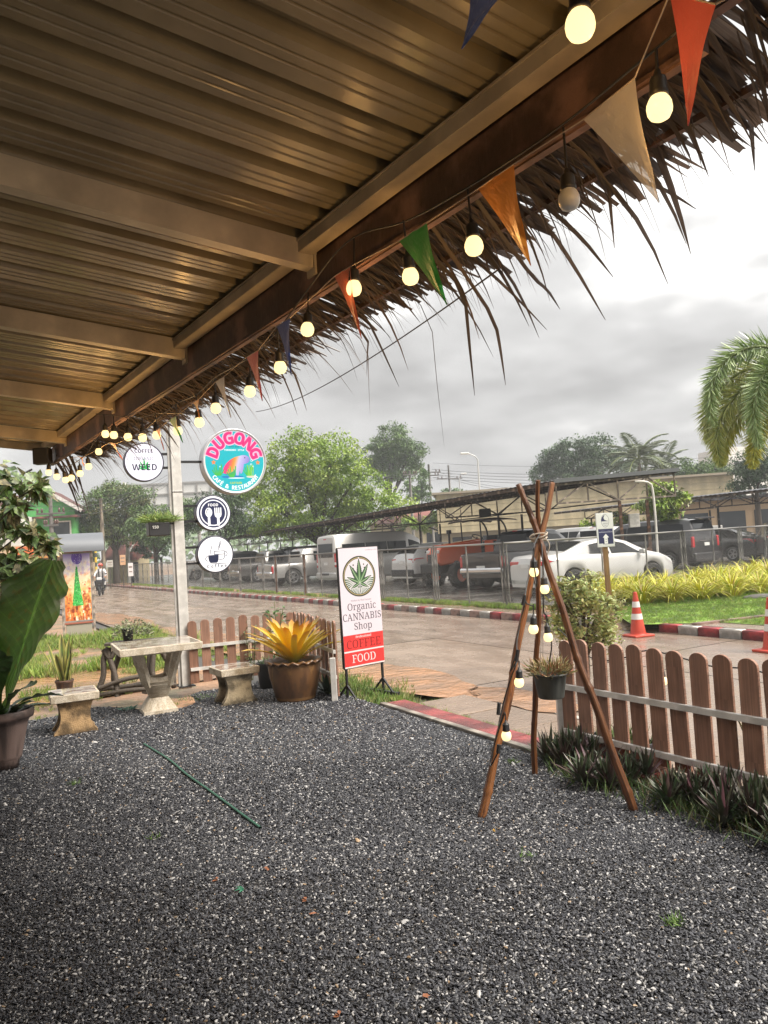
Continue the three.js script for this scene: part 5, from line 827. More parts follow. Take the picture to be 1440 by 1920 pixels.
// ================================================================ vehicles in the car park
const LOT = 0.06;
const tyreMat = M(0.018, 0.018, 0.018, { roughness: 0.8 }), glassMat = M(0.012, 0.014, 0.016, { roughness: 0.06, specularIntensity: 0.6 }), trimMat = M(0.025, 0.025, 0.027, { roughness: 0.55 }), chrome = M(0.6, 0.6, 0.6, { roughness: 0.15, metalness: 1 }), alloy = M(0.42, 0.42, 0.43, { roughness: 0.3, metalness: 0.8 }), alloyDark = M(0.09, 0.09, 0.095, { roughness: 0.35, metalness: 0.6 });
const lampRed = M(0.42, 0.012, 0.02, { roughness: 0.12, clearcoat: 1 }), lampClear = M(0.62, 0.62, 0.62, { roughness: 0.1, clearcoat: 1 }), plateMat = M(0.62, 0.62, 0.60, { roughness: 0.5 });
const paint = (r, g, b, o = {}) => M(r, g, b, { roughness: 0.35, clearcoat: 1, clearcoatRoughness: 0.05, ...o });
const wheelGeos = {};
function wheel(parent, x, z, R, rimMat, side) {
  const w = new THREE.Group(); w.name = 'wheel'; w.position.set(x, R, z); if (side < 0) w.rotation.y = Math.PI; parent.add(w);
  const k = R.toFixed(2); const G = wheelGeos[k] ||= (() => {
    const W = 0.11; const ty = lathe([[R * 0.64, -W], [R * 0.9, -W], [R * 0.985, -W * 0.75], [R, -W * 0.4], [R, W * 0.4], [R * 0.985, W * 0.75], [R * 0.9, W], [R * 0.64, W * 0.9]], 32).rotateX(Math.PI / 2);
    const parts = [new THREE.TorusGeometry(R * 0.63, R * 0.045, 6, 32).translate(0, 0, W * 0.8), new THREE.CylinderGeometry(R * 0.16, R * 0.18, 0.04, 14).rotateX(Math.PI / 2).translate(0, 0, W * 0.65)];
    for (let i = 0; i < 10; i++) { const a = i / 10 * 6.283 + (i % 2 ? 0.13 : -0.13) + 0.2; parts.push(bar(V(Math.cos(a) * R * 0.14, Math.sin(a) * R * 0.14, W * 0.68), V(Math.cos(a) * R * 0.62, Math.sin(a) * R * 0.62, W * 0.78), R * 0.09, 0.02)); }
    return { ty, rim: merge(parts), disc: new THREE.CylinderGeometry(R * 0.62, R * 0.62, 0.02, 28).rotateX(Math.PI / 2).translate(0, 0, W * 0.3) };
  })();
  mesh('tyre', G.ty, tyreMat, w); mesh('rim', G.rim, rimMat, w); mesh('brake_disc', G.disc, trimMat, w);
}
function vehicle(name, label, cat, spec, pos, f, bodyMat, grp = 'vehicles in the car park') {
  const t = thing(name, label, cat, pos, Math.atan2(f[1], f[0]), grp); const K = spec.keys, L = spec.L;
  const at = (x) => { let i = 0; while (i < K.length - 2 && K[i + 1][0] < x) i++; const a = K[i], b = K[i + 1], q = clamp((x - a[0]) / (b[0] - a[0])); return a.map((v, k) => mixn(v, b[k], q)); };
  const sill = spec.sill ?? 0.26, R = spec.R, arch = R * 1.17;
  const half = (x) => { const [, belt, roof, w, wr] = at(x); let yb = sill; for (const wx of spec.wheels) { const dx = Math.abs(x - wx); if (dx < arch) yb = Math.max(yb, R + Math.sqrt(arch * arch - dx * dx)); } const tall = roof - belt; const e = Math.min(0.08, tall * 0.4); yb = Math.min(yb, belt - 0.06);
    return [[0, yb], [w * 0.93, yb], [w * 0.985, yb + Math.min(0.1, (belt - yb) * 0.3)], [w, mixn(yb, belt, 0.55)], [w * 0.985, belt - 0.05], [w * 0.955, belt], [mixn(w * 0.955, wr, 1) , roof - e], [wr - 0.035, roof - e * 0.35], [wr - 0.13, roof], [0, roof + 0.025]]; };
  let xs = new Set(); for (const k of K) xs.add(k[0]); for (const wx of spec.wheels) for (const a of [-1.001, -0.98, -0.87, -0.7, -0.5, -0.25, 0, 0.25, 0.5, 0.7, 0.87, 0.98, 1.001]) xs.add(wx + a * arch); for (let x = 0; x < L; x += 0.16) xs.add(x);
  xs = [...xs].filter((x) => x >= 0 && x <= L).sort((a, b) => a - b).filter((x, i, a) => !i || x - a[i - 1] > 0.002);
  const pos_ = [], idx = []; const m = 19; for (const x of xs) { const h = half(x); for (let k = 0; k < 10; k++) pos_.push(x, h[k][1], h[k][0]); for (let k = 8; k >= 0; k--) pos_.push(x, h[k][1], -h[k][0]); }
  for (let i = 0; i < xs.length - 1; i++) for (let k = 0; k < m - 1; k++) { const b = i * m + k; idx.push(b, b + m, b + 1, b + 1, b + m, b + m + 1); }
  for (const e of [0, xs.length - 1]) { const b = e * m; for (let k = 1; k < m - 2; k++) e ? idx.push(b, b + k, b + k + 1) : idx.push(b, b + k + 1, b + k); }
  mesh('body', toCreasedNormals(ribbonGeo(pos_, idx), 0.6), bodyMat, t);
  const surf = (x, v) => { const h = half(x), i = Math.min(8, Math.floor(v)), q = v - i; return [mixn(h[i][0], h[i + 1][0], q), mixn(h[i][1], h[i + 1][1], q)]; };
  const sidePatch = (c, side, off = 0.008) => { // c: four [x, v] corners: rear-low, front-low, front-high, rear-high
    const P = [], I = [], n = 8, hh = 3; for (let i = 0; i <= n; i++) for (let j = 0; j <= hh; j++) { const u = i / n, w = j / hh; const x = mixn(mixn(c[0][0], c[1][0], u), mixn(c[3][0], c[2][0], u), w), v = mixn(mixn(c[0][1], c[1][1], u), mixn(c[3][1], c[2][1], u), w); const [z, y] = surf(x, v); P.push(x, y + off * 0.3, (z + off) * side); } for (let i = 0; i < n; i++) for (let j = 0; j < hh; j++) { const b = i * (hh + 1) + j; I.push(b, b + 1, b + hh + 1, b + 1, b + hh + 2, b + hh + 1); } return ribbonGeo(P, I); };
  const topPatch = (x0, x1, inset0, inset1, off = 0.008) => { const P = [], I = [], n = 6, h = 8; for (let i = 0; i <= n; i++) for (let j = 0; j <= h; j++) { const x = mixn(x0, x1, i / n), q = j / h * 2 - 1, [, , roof, , wr] = at(x), z = q * (wr - mixn(inset0, inset1, i / n)); P.push(x + (spec.rearSlope && x < L / 2 ? -off : off) * 0.6, roof + 0.025 * (1 - q * q) + off, z); } for (let i = 0; i < n; i++) for (let j = 0; j < h; j++) { const b = i * (h + 1) + j; I.push(b, b + 1, b + h + 1, b + 1, b + h + 2, b + h + 1); } return ribbonGeo(P, I); };
  for (const w of spec.windows || []) for (const s of [-1, 1]) mesh('side_window', sidePatch(w, s), glassMat, t);
  if (spec.windshield) mesh('windshield', topPatch(...spec.windshield), glassMat, t);
  if (spec.rearWindow) mesh('rear_window', topPatch(...spec.rearWindow), glassMat, t);
  for (const b of spec.boxes || []) for (const s of b.mirror ? [-1, 1] : [1]) mesh(b.name, rbox(b.size[0], b.size[1], b.size[2], Math.min(...b.size) * 0.42, 0, 0, 0, 2), b.mat, t).position.set(b.at[0], b.at[1], b.at[2] * s);
  for (const p of spec.patches || []) for (const s of [-1, 1]) mesh(p.name, sidePatch(p.c, s, p.off || 0.012), p.mat, t);
  if (spec.bed) mesh('bed_cover', rbox(spec.bed[1] - spec.bed[0], 0.03, spec.bed[2] * 2, 0.01, (spec.bed[0] + spec.bed[1]) / 2, spec.bed[3], 0), trimMat, t);
  for (const wx of spec.wheels) for (const s of [-1, 1]) wheel(t, wx, s * ((at(wx)[3]) - 0.11), R, spec.rim || alloy, s);
  for (const s of [-1, 1]) if (spec.mirror) { const [mx, my] = spec.mirror; mesh('wing_mirror', rbox(0.1, 0.13, 0.2, 0.04, mx, my, s * (at(mx)[3] + 0.07), 2), spec.mirrorMat || bodyMat, t); }
  if (spec.plate) { mesh('number_plate', rbox(0.012, 0.12, 0.34, 0.004, spec.plate[0], spec.plate[1], 0), plateMat, t); }
  mesh('underbody', rbox(L * 0.86, 0.12, 1.3, 0.03, L / 2, sill + 0.02, 0), trimMat, t);
  return t;
}
const B = (name, size, at, mat, mirror) => ({ name, size, at, mat, mirror });
const sedanSpec = { L: 4.64, R: 0.325, wheels: [0.98, 3.70], sill: 0.22, rim: alloyDark, rearSlope: true,
  keys: [[0, 0.78, 0.82, 0.70, 0.62], [0.05, 0.9, 0.98, 0.80, 0.72], [0.16, 0.96, 1.055, 0.85, 0.76], [0.55, 0.97, 1.09, 0.89, 0.78], [0.78, 0.97, 1.13, 0.895, 0.76], [1.55, 0.96, 1.38, 0.90, 0.66], [2.0, 0.95, 1.43, 0.90, 0.63], [2.6, 0.94, 1.42, 0.90, 0.63], [3.0, 0.93, 1.33, 0.90, 0.66], [3.62, 0.92, 1.02, 0.895, 0.78], [4.1, 0.85, 0.92, 0.87, 0.76], [4.45, 0.72, 0.80, 0.80, 0.70], [4.58, 0.62, 0.68, 0.72, 0.62], [4.64, 0.5, 0.54, 0.6, 0.5]],
  windows: [[[1.0, 5.25], [2.22, 5.12], [2.22, 5.93], [1.45, 5.9]], [[2.28, 5.12], [3.42, 5.2], [2.85, 5.92], [2.28, 5.93]]], windshield: [2.95, 3.55, 0.1, 0.06], rearWindow: [0.82, 1.5, 0.08, 0.1], mirror: [3.25, 1.0], plate: [-0.012, 0.80],
  patches: [{ name: 'tail_light', c: [[0.03, 3.6], [0.50, 4.3], [0.42, 4.9], [0.03, 4.9]], mat: lampRed, off: 0.014 }, { name: 'door_handle', c: [[1.95, 4.1], [2.15, 4.1], [2.15, 4.4], [1.95, 4.4]], mat: chrome }, { name: 'headlight', c: [[4.2, 3.9], [4.56, 3.4], [4.5, 4.7], [4.15, 4.7]], mat: lampClear }, { name: 'sill_trim', c: [[1.45, 1.2], [3.2, 1.2], [3.2, 1.9], [1.45, 1.9]], mat: trimMat }],
  boxes: [B('tail_light', [0.05, 0.12, 0.42], [0.03, 0.86, 0.53], lampRed, true), B('rear_bumper', [0.12, 0.2, 1.5], [0.06, 0.36, 0], trimMat), B('fin_antenna', [0.16, 0.06, 0.03], [1.6, 1.42, 0], trimMat)] };
const suvSpec = { L: 4.30, R: 0.34, wheels: [0.82, 3.42], sill: 0.30, rim: alloyDark, rearSlope: true,
  keys: [[0, 0.86, 0.9, 0.74, 0.66], [0.06, 1.02, 1.08, 0.82, 0.74], [0.16, 1.06, 1.2, 0.86, 0.72], [0.55, 1.06, 1.52, 0.885, 0.62], [0.9, 1.06, 1.585, 0.89, 0.62], [1.6, 1.05, 1.61, 0.89, 0.63], [2.3, 1.03, 1.585, 0.89, 0.64], [2.7, 1.02, 1.47, 0.89, 0.66], [3.3, 1.0, 1.12, 0.885, 0.76], [3.9, 0.92, 1.0, 0.86, 0.74], [4.2, 0.78, 0.84, 0.78, 0.68], [4.3, 0.6, 0.64, 0.66, 0.56]],
  windows: [[[0.62, 5.45], [1.25, 5.12], [1.25, 5.9], [0.85, 5.85]], [[1.3, 5.12], [2.1, 5.12], [2.1, 5.92], [1.3, 5.92]], [[2.15, 5.12], [3.05, 5.2], [2.55, 5.9], [2.15, 5.92]]], windshield: [2.62, 3.22, 0.1, 0.06], rearWindow: [0.2, 0.52, 0.08, 0.08], mirror: [2.95, 1.08], plate: [-0.01, 0.92],
  patches: [{ name: 'tail_light', c: [[0.03, 3.9], [0.55, 4.5], [0.45, 4.95], [0.03, 4.95]], mat: lampRed, off: 0.014 }, { name: 'arch_cladding', c: [[0.02, 1.2], [0.42, 1.2], [0.42, 2.2], [0.02, 2.2]], mat: trimMat }, { name: 'sill_trim', c: [[1.25, 1.2], [3.0, 1.2], [3.0, 2.2], [1.25, 2.2]], mat: trimMat }],
  boxes: [B('tail_light', [0.05, 0.11, 0.3], [0.06, 1.0, 0.6], lampRed, true), B('rear_bumper', [0.16, 0.3, 1.6], [0.05, 0.5, 0], trimMat)] };
const vanSpec = { L: 5.38, R: 0.335, wheels: [1.2, 4.32], sill: 0.28, rim: alloyDark,
  keys: [[0, 1.12, 2.12, 0.88, 0.76], [0.06, 1.18, 2.2, 0.92, 0.80], [0.25, 1.2, 2.25, 0.94, 0.80], [2, 1.2, 2.285, 0.94, 0.80], [3.7, 1.2, 2.27, 0.94, 0.80], [4.15, 1.19, 2.12, 0.94, 0.78], [4.55, 1.17, 1.9, 0.94, 0.78], [5.05, 1.12, 1.28, 0.92, 0.80], [5.25, 0.95, 1.02, 0.88, 0.78], [5.38, 0.6, 0.64, 0.8, 0.7]],
  windows: [[[0.4, 5.08], [1.55, 5.08], [1.55, 5.62], [0.4, 5.62]], [[1.6, 5.08], [2.7, 5.08], [2.7, 5.62], [1.6, 5.62]], [[2.75, 5.08], [3.75, 5.08], [3.75, 5.62], [2.75, 5.62]], [[3.9, 5.05], [4.85, 5.1], [4.5, 5.75], [3.9, 5.72]]], windshield: [4.5, 5.0, 0.08, 0.06], mirror: [4.75, 1.3], plate: [-0.015, 0.98],
  boxes: [B('rear_window', [0.025, 0.62, 1.34], [-0.004, 1.56, 0], glassMat), B('tail_light', [0.06, 0.62, 0.11], [0.02, 1.12, 0.85], lampRed, true), B('reversing_light', [0.062, 0.14, 0.112], [0.018, 0.98, 0.85], lampClear, true), B('rear_bumper', [0.14, 0.26, 1.78], [-0.02, 0.46, 0], M(0.42, 0.42, 0.41, { roughness: 0.35, metalness: 0.3 })), B('step_plate', [0.02, 0.09, 0.8], [-0.1, 0.52, 0], trimMat), B('stop_lamp', [0.02, 0.05, 0.25], [-0.0, 2.06, 0], lampRed), B('wiper', [0.012, 0.012, 0.5], [-0.022, 1.3, 0.1], trimMat)],
  patches: [{ name: 'door_rail', c: [[0.4, 4.9], [2.4, 4.9], [2.4, 4.98], [0.4, 4.98]], mat: trimMat }] };
const mpvSpec = { L: 5.12, R: 0.345, wheels: [1.02, 4.2], sill: 0.27, rim: alloy,
  keys: [[0, 1.02, 1.1, 0.84, 0.76], [0.05, 1.06, 1.5, 0.9, 0.74], [0.2, 1.08, 1.84, 0.94, 0.72], [0.6, 1.08, 1.92, 0.955, 0.72], [2.4, 1.06, 1.93, 0.96, 0.72], [3.3, 1.05, 1.86, 0.96, 0.72], [3.75, 1.04, 1.62, 0.96, 0.74], [4.3, 1.02, 1.18, 0.95, 0.82], [4.8, 0.94, 1.02, 0.9, 0.78], [5.03, 0.78, 0.86, 0.84, 0.72], [5.12, 0.5, 0.55, 0.72, 0.6]],
  windows: [[[0.35, 5.1], [1.75, 5.1], [1.75, 5.86], [0.45, 5.86]], [[1.8, 5.1], [2.9, 5.1], [2.9, 5.86], [1.8, 5.86]], [[2.95, 5.1], [4.05, 5.2], [3.45, 5.84], [2.95, 5.86]]], windshield: [3.72, 4.26, 0.08, 0.05], mirror: [3.85, 1.12], mirrorMat: chrome, plate: [-0.035, 0.92], rearWindow: [0.05, 0.2, 0.06, 0.06], rearSlope: true,
  boxes: [B('tail_light', [0.1, 0.42, 0.15], [0.03, 1.02, 0.84], lampRed, true), B('rear_bumper', [0.14, 0.3, 1.8], [-0.02, 0.46, 0], paint(0.02, 0.02, 0.022)), B('chrome_strip', [0.02, 0.04, 0.9], [-0.03, 1.06, 0], chrome), B('badge', [0.012, 0.06, 0.12], [-0.03, 1.13, 0], chrome), B('roof_spoiler', [0.34, 0.05, 1.35], [0.12, 1.92, 0], trimMat)] };
const pickupSpec = (roof, bedY, two) => ({ L: 5.32, R: 0.385, wheels: [1.12, 4.22], sill: 0.40, rim: alloy,
  keys: [[0, bedY - 0.03, bedY - 0.01, 0.84, 0.80], [0.04, bedY, bedY + 0.015, 0.9, 0.86], [1.66, bedY, bedY + 0.015, 0.925, 0.88], [1.68, bedY, roof - 0.25, 0.925, 0.74], [1.85, bedY, roof - 0.03, 0.925, 0.68], [2.3, bedY, roof, 0.925, 0.66], [3.1, bedY, roof - 0.02, 0.925, 0.66], [3.35, bedY, roof - 0.14, 0.925, 0.68], [3.95, bedY - 0.01, bedY + 0.1, 0.92, 0.82], [4.8, bedY - 0.07, bedY, 0.9, 0.8], [5.2, bedY - 0.16, bedY - 0.1, 0.84, 0.74], [5.32, bedY - 0.36, bedY - 0.32, 0.74, 0.64]],
  windows: two ? [[[1.82, 5.12], [2.55, 5.12], [2.55, 5.86], [1.95, 5.86]], [[2.6, 5.12], [3.65, 5.2], [3.2, 5.84], [2.6, 5.86]]] : [[[2.3, 5.12], [3.65, 5.2], [3.2, 5.84], [2.35, 5.86]]], windshield: [3.32, 3.92, 0.08, 0.05], mirror: [3.55, bedY + 0.1], plate: [-0.05, 0.72], bed: [0.08, 1.6, 0.8, bedY + 0.026],
  boxes: [B('tail_light', [0.1, 0.36, 0.14], [0.045, bedY - 0.24, 0.85], lampRed, true), B('rear_bumper', [0.18, 0.2, 1.75], [-0.03, 0.62, 0], chrome), B('tailgate', [0.03, 0.46, 1.44], [-0.005, bedY - 0.26, 0], null), B('cab_rear_window', [0.02, 0.3, 1.1], [1.68, roof - 0.28, 0], glassMat), B('stop_lamp', [0.02, 0.03, 0.2], [1.78, roof - 0.02, 0], lampRed)] });
const mk = (spec, bodyMat) => { const s = { ...spec, boxes: spec.boxes.map((b) => (b.mat ? b : { ...b, mat: bodyMat })) }; return s; };
const whiteP = paint(0.52, 0.52, 0.51), whiteP2 = paint(0.48, 0.47, 0.45), blackP = paint(0.012, 0.012, 0.014), silverP = paint(0.36, 0.355, 0.345, { metalness: 0.35, roughness: 0.4 }), silverP2 = paint(0.42, 0.41, 0.395, { metalness: 0.3, roughness: 0.42 }), greyP = paint(0.06, 0.058, 0.056, { metalness: 0.2 });
const parkAt = (px, py) => onY(px, py, LOT);           // ground point of the rear bumper's near corner
const shift = (p, f, along, right) => p.clone().add(V(f[0] * along + f[1] * right, 0, -f[1] * along + f[0] * right));
const FP = [0.868, 0.497], F2 = [0.905, 0.426];
{
  vehicle('white_sedan', 'white sedan parked behind the chain-link fence beside the arrow sign', 'car', sedanSpec, V(3.72, LOT, -20.9), [0.91, 0.415], whiteP);
  vehicle('silver_van', 'silver high-roof van parked under the carport behind the banner', 'van', vanSpec, V(-2.72, LOT, -34.3), [0.85, 0.527], silverP2);
  const sp = mk(pickupSpec(1.76, 1.05, false), silverP); vehicle('silver_pickup', 'silver pickup truck parked beside the silver van', 'pickup', sp, V(-6.0, LOT, -37.6), [0.85, 0.527], silverP);
  const sp2 = mk(pickupSpec(1.78, 1.08, true), greyP); vehicle('dark_pickup', 'dark pickup truck parked on the far side of the silver pickup', 'pickup', sp2, V(-9.0, LOT, -45.2), [0.85, 0.527], greyP);
  vehicle('white_hatchback', 'white crossover with dark lower trim parked between the banner and the tractor', 'car', suvSpec, V(0.55, LOT, -30.2), [0.86, 0.51], whiteP);
  const sp3 = mk(pickupSpec(1.84, 1.14, true), blackP); sp3.boxes = sp3.boxes.concat([B('tailgate_handle', [0.03, 0.08, 0.3], [-0.022, 1.04, 0], trimMat)]); const rg = vehicle('black_pickup', 'black pickup truck seen from the rear beside the orange tractor', 'pickup', sp3, V(2.95, LOT, -24.2), [0.74, 0.672], blackP);
  // raised letters across the tailgate
  const tx = canvasTex(512, 64, (c) => { c.fillStyle = '#0b0b0d'; c.fillRect(0, 0, 512, 64); c.fillStyle = '#3c3c40'; c.font = 'bold 46px sans-serif'; c.textAlign = 'center'; [...'RANGER'].forEach((l, i) => c.fillText(l, 50 + i * 82, 48)); }); mesh('tailgate_lettering', new THREE.PlaneGeometry(1.2, 0.13).rotateY(-Math.PI / 2).translate(-0.023, 0.86, 0), M(1, 1, 1, { map: tx, roughness: 0.4 }), rg);
  vehicle('black_van', 'long black passenger van with chrome mirrors behind the yellow-green hedge', 'van', mpvSpec, V(12.15, LOT, -29.3), [-0.60, 0.80], blackP);
  const sp4 = mk(pickupSpec(1.80, 1.1, true), whiteP2); vehicle('white_pickup', 'white pickup truck parked by itself at the far end of the chain-link fence', 'pickup', sp4, V(-15.6, LOT, -57.5), [0.88, 0.47], whiteP2);
  vehicle('white_pickup', 'white double-cab pickup showing above the white sedan', 'pickup', mk(pickupSpec(1.84, 1.16, true), whiteP), V(7.3, LOT, -31.5), [0.8, 0.6], whiteP);
  vehicle('white_van', 'white minivan between the white pickup and the black van', 'van', { ...mpvSpec }, V(10.5, LOT, -36.5), [-0.5, 0.866], whiteP2);
  vehicle('black_sedan', 'black sedan parked on the far side of the long black van', 'car', { ...sedanSpec, rim: alloy }, V(16.2, LOT, -33.0), [-0.55, 0.835], blackP);
  vehicle('dark_hatchback', 'dark crossover parked at the near corner of the second carport', 'car', { ...suvSpec, rim: alloy }, V(15.6, LOT, -29.6), [0.3, 0.95], greyP);
  vehicle('grey_hatchback', 'grey crossover parked beyond the white crossover', 'car', { ...suvSpec }, V(1.2, LOT, -41), [0.86, 0.51], silverP);
  vehicle('dark_van', 'dark van parked beyond the silver pickup', 'van', { ...mpvSpec }, V(-6.2, LOT, -46), [0.86, 0.51], greyP);
  vehicle('dark_van', 'dark van half hidden by the white sign post', 'van', { ...mpvSpec }, V(-12.2, LOT, -52), [0.86, 0.51], blackP);
}
{ // orange tractor with a canopy
  const f = [-0.80, -0.60], t = thing('orange_tractor', 'orange farm tractor with a black canopy behind the black pickup', 'tractor', V(3.9, LOT, -28.4), Math.atan2(f[1], f[0]), 'vehicles in the car park');
  const orange = paint(0.55, 0.085, 0.02, { roughness: 0.4 });
  const s = new THREE.Shape(); s.moveTo(0.9, 1.0); s.lineTo(2.75, 0.86); s.quadraticCurveTo(2.86, 0.9, 2.86, 1.1); s.quadraticCurveTo(2.84, 1.38, 2.6, 1.44); s.lineTo(0.9, 1.58); s.closePath();
  mesh('hood', new THREE.ExtrudeGeometry(s, { depth: 0.52, bevelEnabled: true, bevelSize: 0.07, bevelThickness: 0.07, bevelSegments: 3 }).translate(0, 0, -0.26), orange, t);
  mesh('grille', rbox(0.04, 0.36, 0.5, 0.02, 2.92, 1.02, 0), trimMat, t); for (const z of [-0.24, 0.24]) mesh('headlight', rbox(0.08, 0.12, 0.17, 0.03, 2.88, 1.28, z, 2), lampClear, t);
  mesh('chassis', [rbox(2.9, 0.3, 0.42, 0.05, 1.3, 0.66, 0), rbox(0.18, 0.16, 1.5, 0.04, 2.3, 0.5, 0), rbox(0.24, 0.26, 1.5, 0.05, 0.2, 0.74, 0)], trimMat, t); mesh('front_weight', rbox(0.3, 0.32, 0.7, 0.04, 3.06, 0.72, 0), trimMat, t);
  mesh('exhaust', [rod(V(1.9, 1.45, 0.2), V(1.9, 1.95, 0.2), 0.04, 12), rod(V(1.9, 1.88, 0.2), V(1.9, 2.02, 0.2), 0.09, 14)], trimMat, t);
  const big = (x, z, R, W) => { const w = new THREE.Group(); w.name = 'wheel'; w.position.set(x, R, z); t.add(w); const lugs = []; for (let i = 0; i < 22; i++) { const a = i / 22 * 6.283; lugs.push(rbox(0.05, W * 0.55, 0.05, 0.01).rotateX(Math.PI / 2 + (i % 2 ? 0.5 : -0.5)).translate(R * 1.0, 0, (i % 2 ? 1 : -1) * W * 0.22).rotateZ(a)); } mesh('tyre', [lathe([[R * 0.55, -W / 2], [R * 0.92, -W / 2], [R * 0.98, -W * 0.4], [R * 0.98, W * 0.4], [R * 0.92, W / 2], [R * 0.55, W / 2]], 30).rotateX(Math.PI / 2), ...lugs], tyreMat, w); mesh('rim', [new THREE.CylinderGeometry(R * 0.55, R * 0.55, W * 0.5, 24).rotateX(Math.PI / 2)], orange, w); };
  for (const z of [-0.72, 0.72]) { big(0.2, z, 0.74, 0.4); big(2.3, z * 0.95, 0.46, 0.28); mesh('fender', [rbox(1.2, 0.05, 0.42, 0.02, 0.25, 1.56, z), rbox(0.05, 0.5, 0.42, 0.02, 0.86, 1.32, z)], orange, t); }
  mesh('seat', [rbox(0.45, 0.1, 0.48, 0.04, 0.2, 1.25, 0), rbox(0.1, 0.5, 0.48, 0.04, -0.05, 1.5, 0)], trimMat, t); mesh('steering_wheel', [new THREE.TorusGeometry(0.19, 0.018, 6, 20).rotateX(Math.PI / 2 - 0.5).translate(0.72, 1.72, 0), rod(V(0.95, 1.3, 0), V(0.73, 1.71, 0), 0.025, 8)], trimMat, t);
  for (const z of [-0.5, 0.5]) mesh('canopy_post', [tube([V(-0.15, 1.1, z), V(-0.3, 1.7, z), V(-0.2, 2.1, z), V(0.0, 2.3, z)], 0.032, 12, 8), rod(V(1.0, 1.3, z), V(1.02, 2.28, z), 0.025, 8)], trimMat, t);
  const c = new THREE.CylinderGeometry(2.4, 2.4, 1.5, 16, 1, false, -0.33, 0.66).rotateX(Math.PI / 2).rotateZ(Math.PI / 2 + Math.PI).translate(0, 0, 0); mesh('canopy', [tube([V(-0.5, 2.28, 0), V(0.4, 2.36, 0), V(1.4, 2.26, 0)], 0.02, 8, 5), (() => { const P = [], I = []; const n = 10; for (let i = 0; i <= n; i++) for (const [z, k] of [[-0.7, -0.06], [-0.6, 0], [0.6, 0], [0.7, -0.06]]) { const x = mixn(-0.7, 1.5, i / n), y = 2.30 + 0.07 * Math.sin(Math.PI * i / n) + k; P.push(x, y, z); } for (let i = 0; i < n; i++) for (let k = 0; k < 3; k++) { const b = i * 4 + k; I.push(b, b + 1, b + 4, b + 1, b + 5, b + 4); } return ribbonGeo(P, I); })()], M(0.06, 0.03, 0.025, { roughness: 0.5 }), t);
}
// ================================================================ chain-link fence round the car park
const galv = M(0.36, 0.35, 0.33, { roughness: 0.4, metalness: 0.55, map: rep(patchy, 3) }), rusty = M(0.17, 0.085, 0.05, { map: rep(patchy, 3), roughness: 0.8, bumpMap: rep(coarseBump, 6), bumpScale: 0.004 }), rustWhite = M(0.42, 0.34, 0.28, { map: rep(patchy, 2.3), roughness: 0.6 });
function chainFence(label, pts, y0, h, step) {
  const t = thing('chain_link_fence', label, 'fence', V(0, 0, 0), 0, 'chain-link fences of the car park'); const wires = [];
  for (let k = 0; k < pts.length - 1; k++) {
    const a = pts[k], b = pts[k + 1], L = a.distanceTo(b), d = b.clone().sub(a).normalize(), n = Math.max(1, Math.round(L / step)), P = (x, y) => a.clone().addScaledVector(d, x).setY(y0 + y);
    mesh('top_rail', rod(P(0, h), P(L, h), 0.024, 8), galv, t); mesh('bottom_wire', rod(P(0, 0.06), P(L, 0.06), 0.006, 5), galv, t);
    for (let i = 0; i <= n; i++) { const x = i * L / n; if (i % 2 === 0) { for (const o of [-0.11, 0, 0.11]) if (x + o >= -0.01 && x + o <= L + 0.01) mesh('post', rod(P(x + o, -0.1), P(x + o, h + (o ? -0.02 : 0.04)), o ? 0.019 : 0.028, 8), o === 0 && rnd() < 0.25 ? rusty : galv, t); } else mesh('post', rod(P(x, -0.1), P(x, h), 0.022, 8), galv, t); }
    const g = 0.072, H = h - 0.08; // woven wires, both ways
    for (let x = -H; x < L; x += g) for (const s of [0, 1]) { let x0 = x, y0_ = 0.06, x1 = x + H, y1 = 0.06 + H; if (x0 < 0) { y0_ -= x0; x0 = 0; } if (x1 > L) { y1 -= x1 - L; x1 = L; } if (y1 - y0_ < 0.02) continue; const q0 = s ? P(L - x0, y0_) : P(x0, y0_), q1 = s ? P(L - x1, y1) : P(x1, y1); wires.push(rod(q0, q1, 0.0013, 3)); }
  }
  const w = mesh('woven_wire', wires, galv, t); w.userData.kind = 'stuff'; return t;
}
const cfCorner = V(2.62, 0, -17.35);
chainFence('long chain-link fence running beside the far kerb in front of the parked vans', [cfCorner, RN(30, 10.72), RN(58, 10.9)].map((p) => p.setY(0)), 0.07, 1.46, 1.52);
chainFence('chain-link fence turning away behind the yellow-green hedge', [cfCorner.clone(), V(8.5, 0, -22.1), V(17.5, 0, -29.2)], 0.07, 1.46, 1.75);

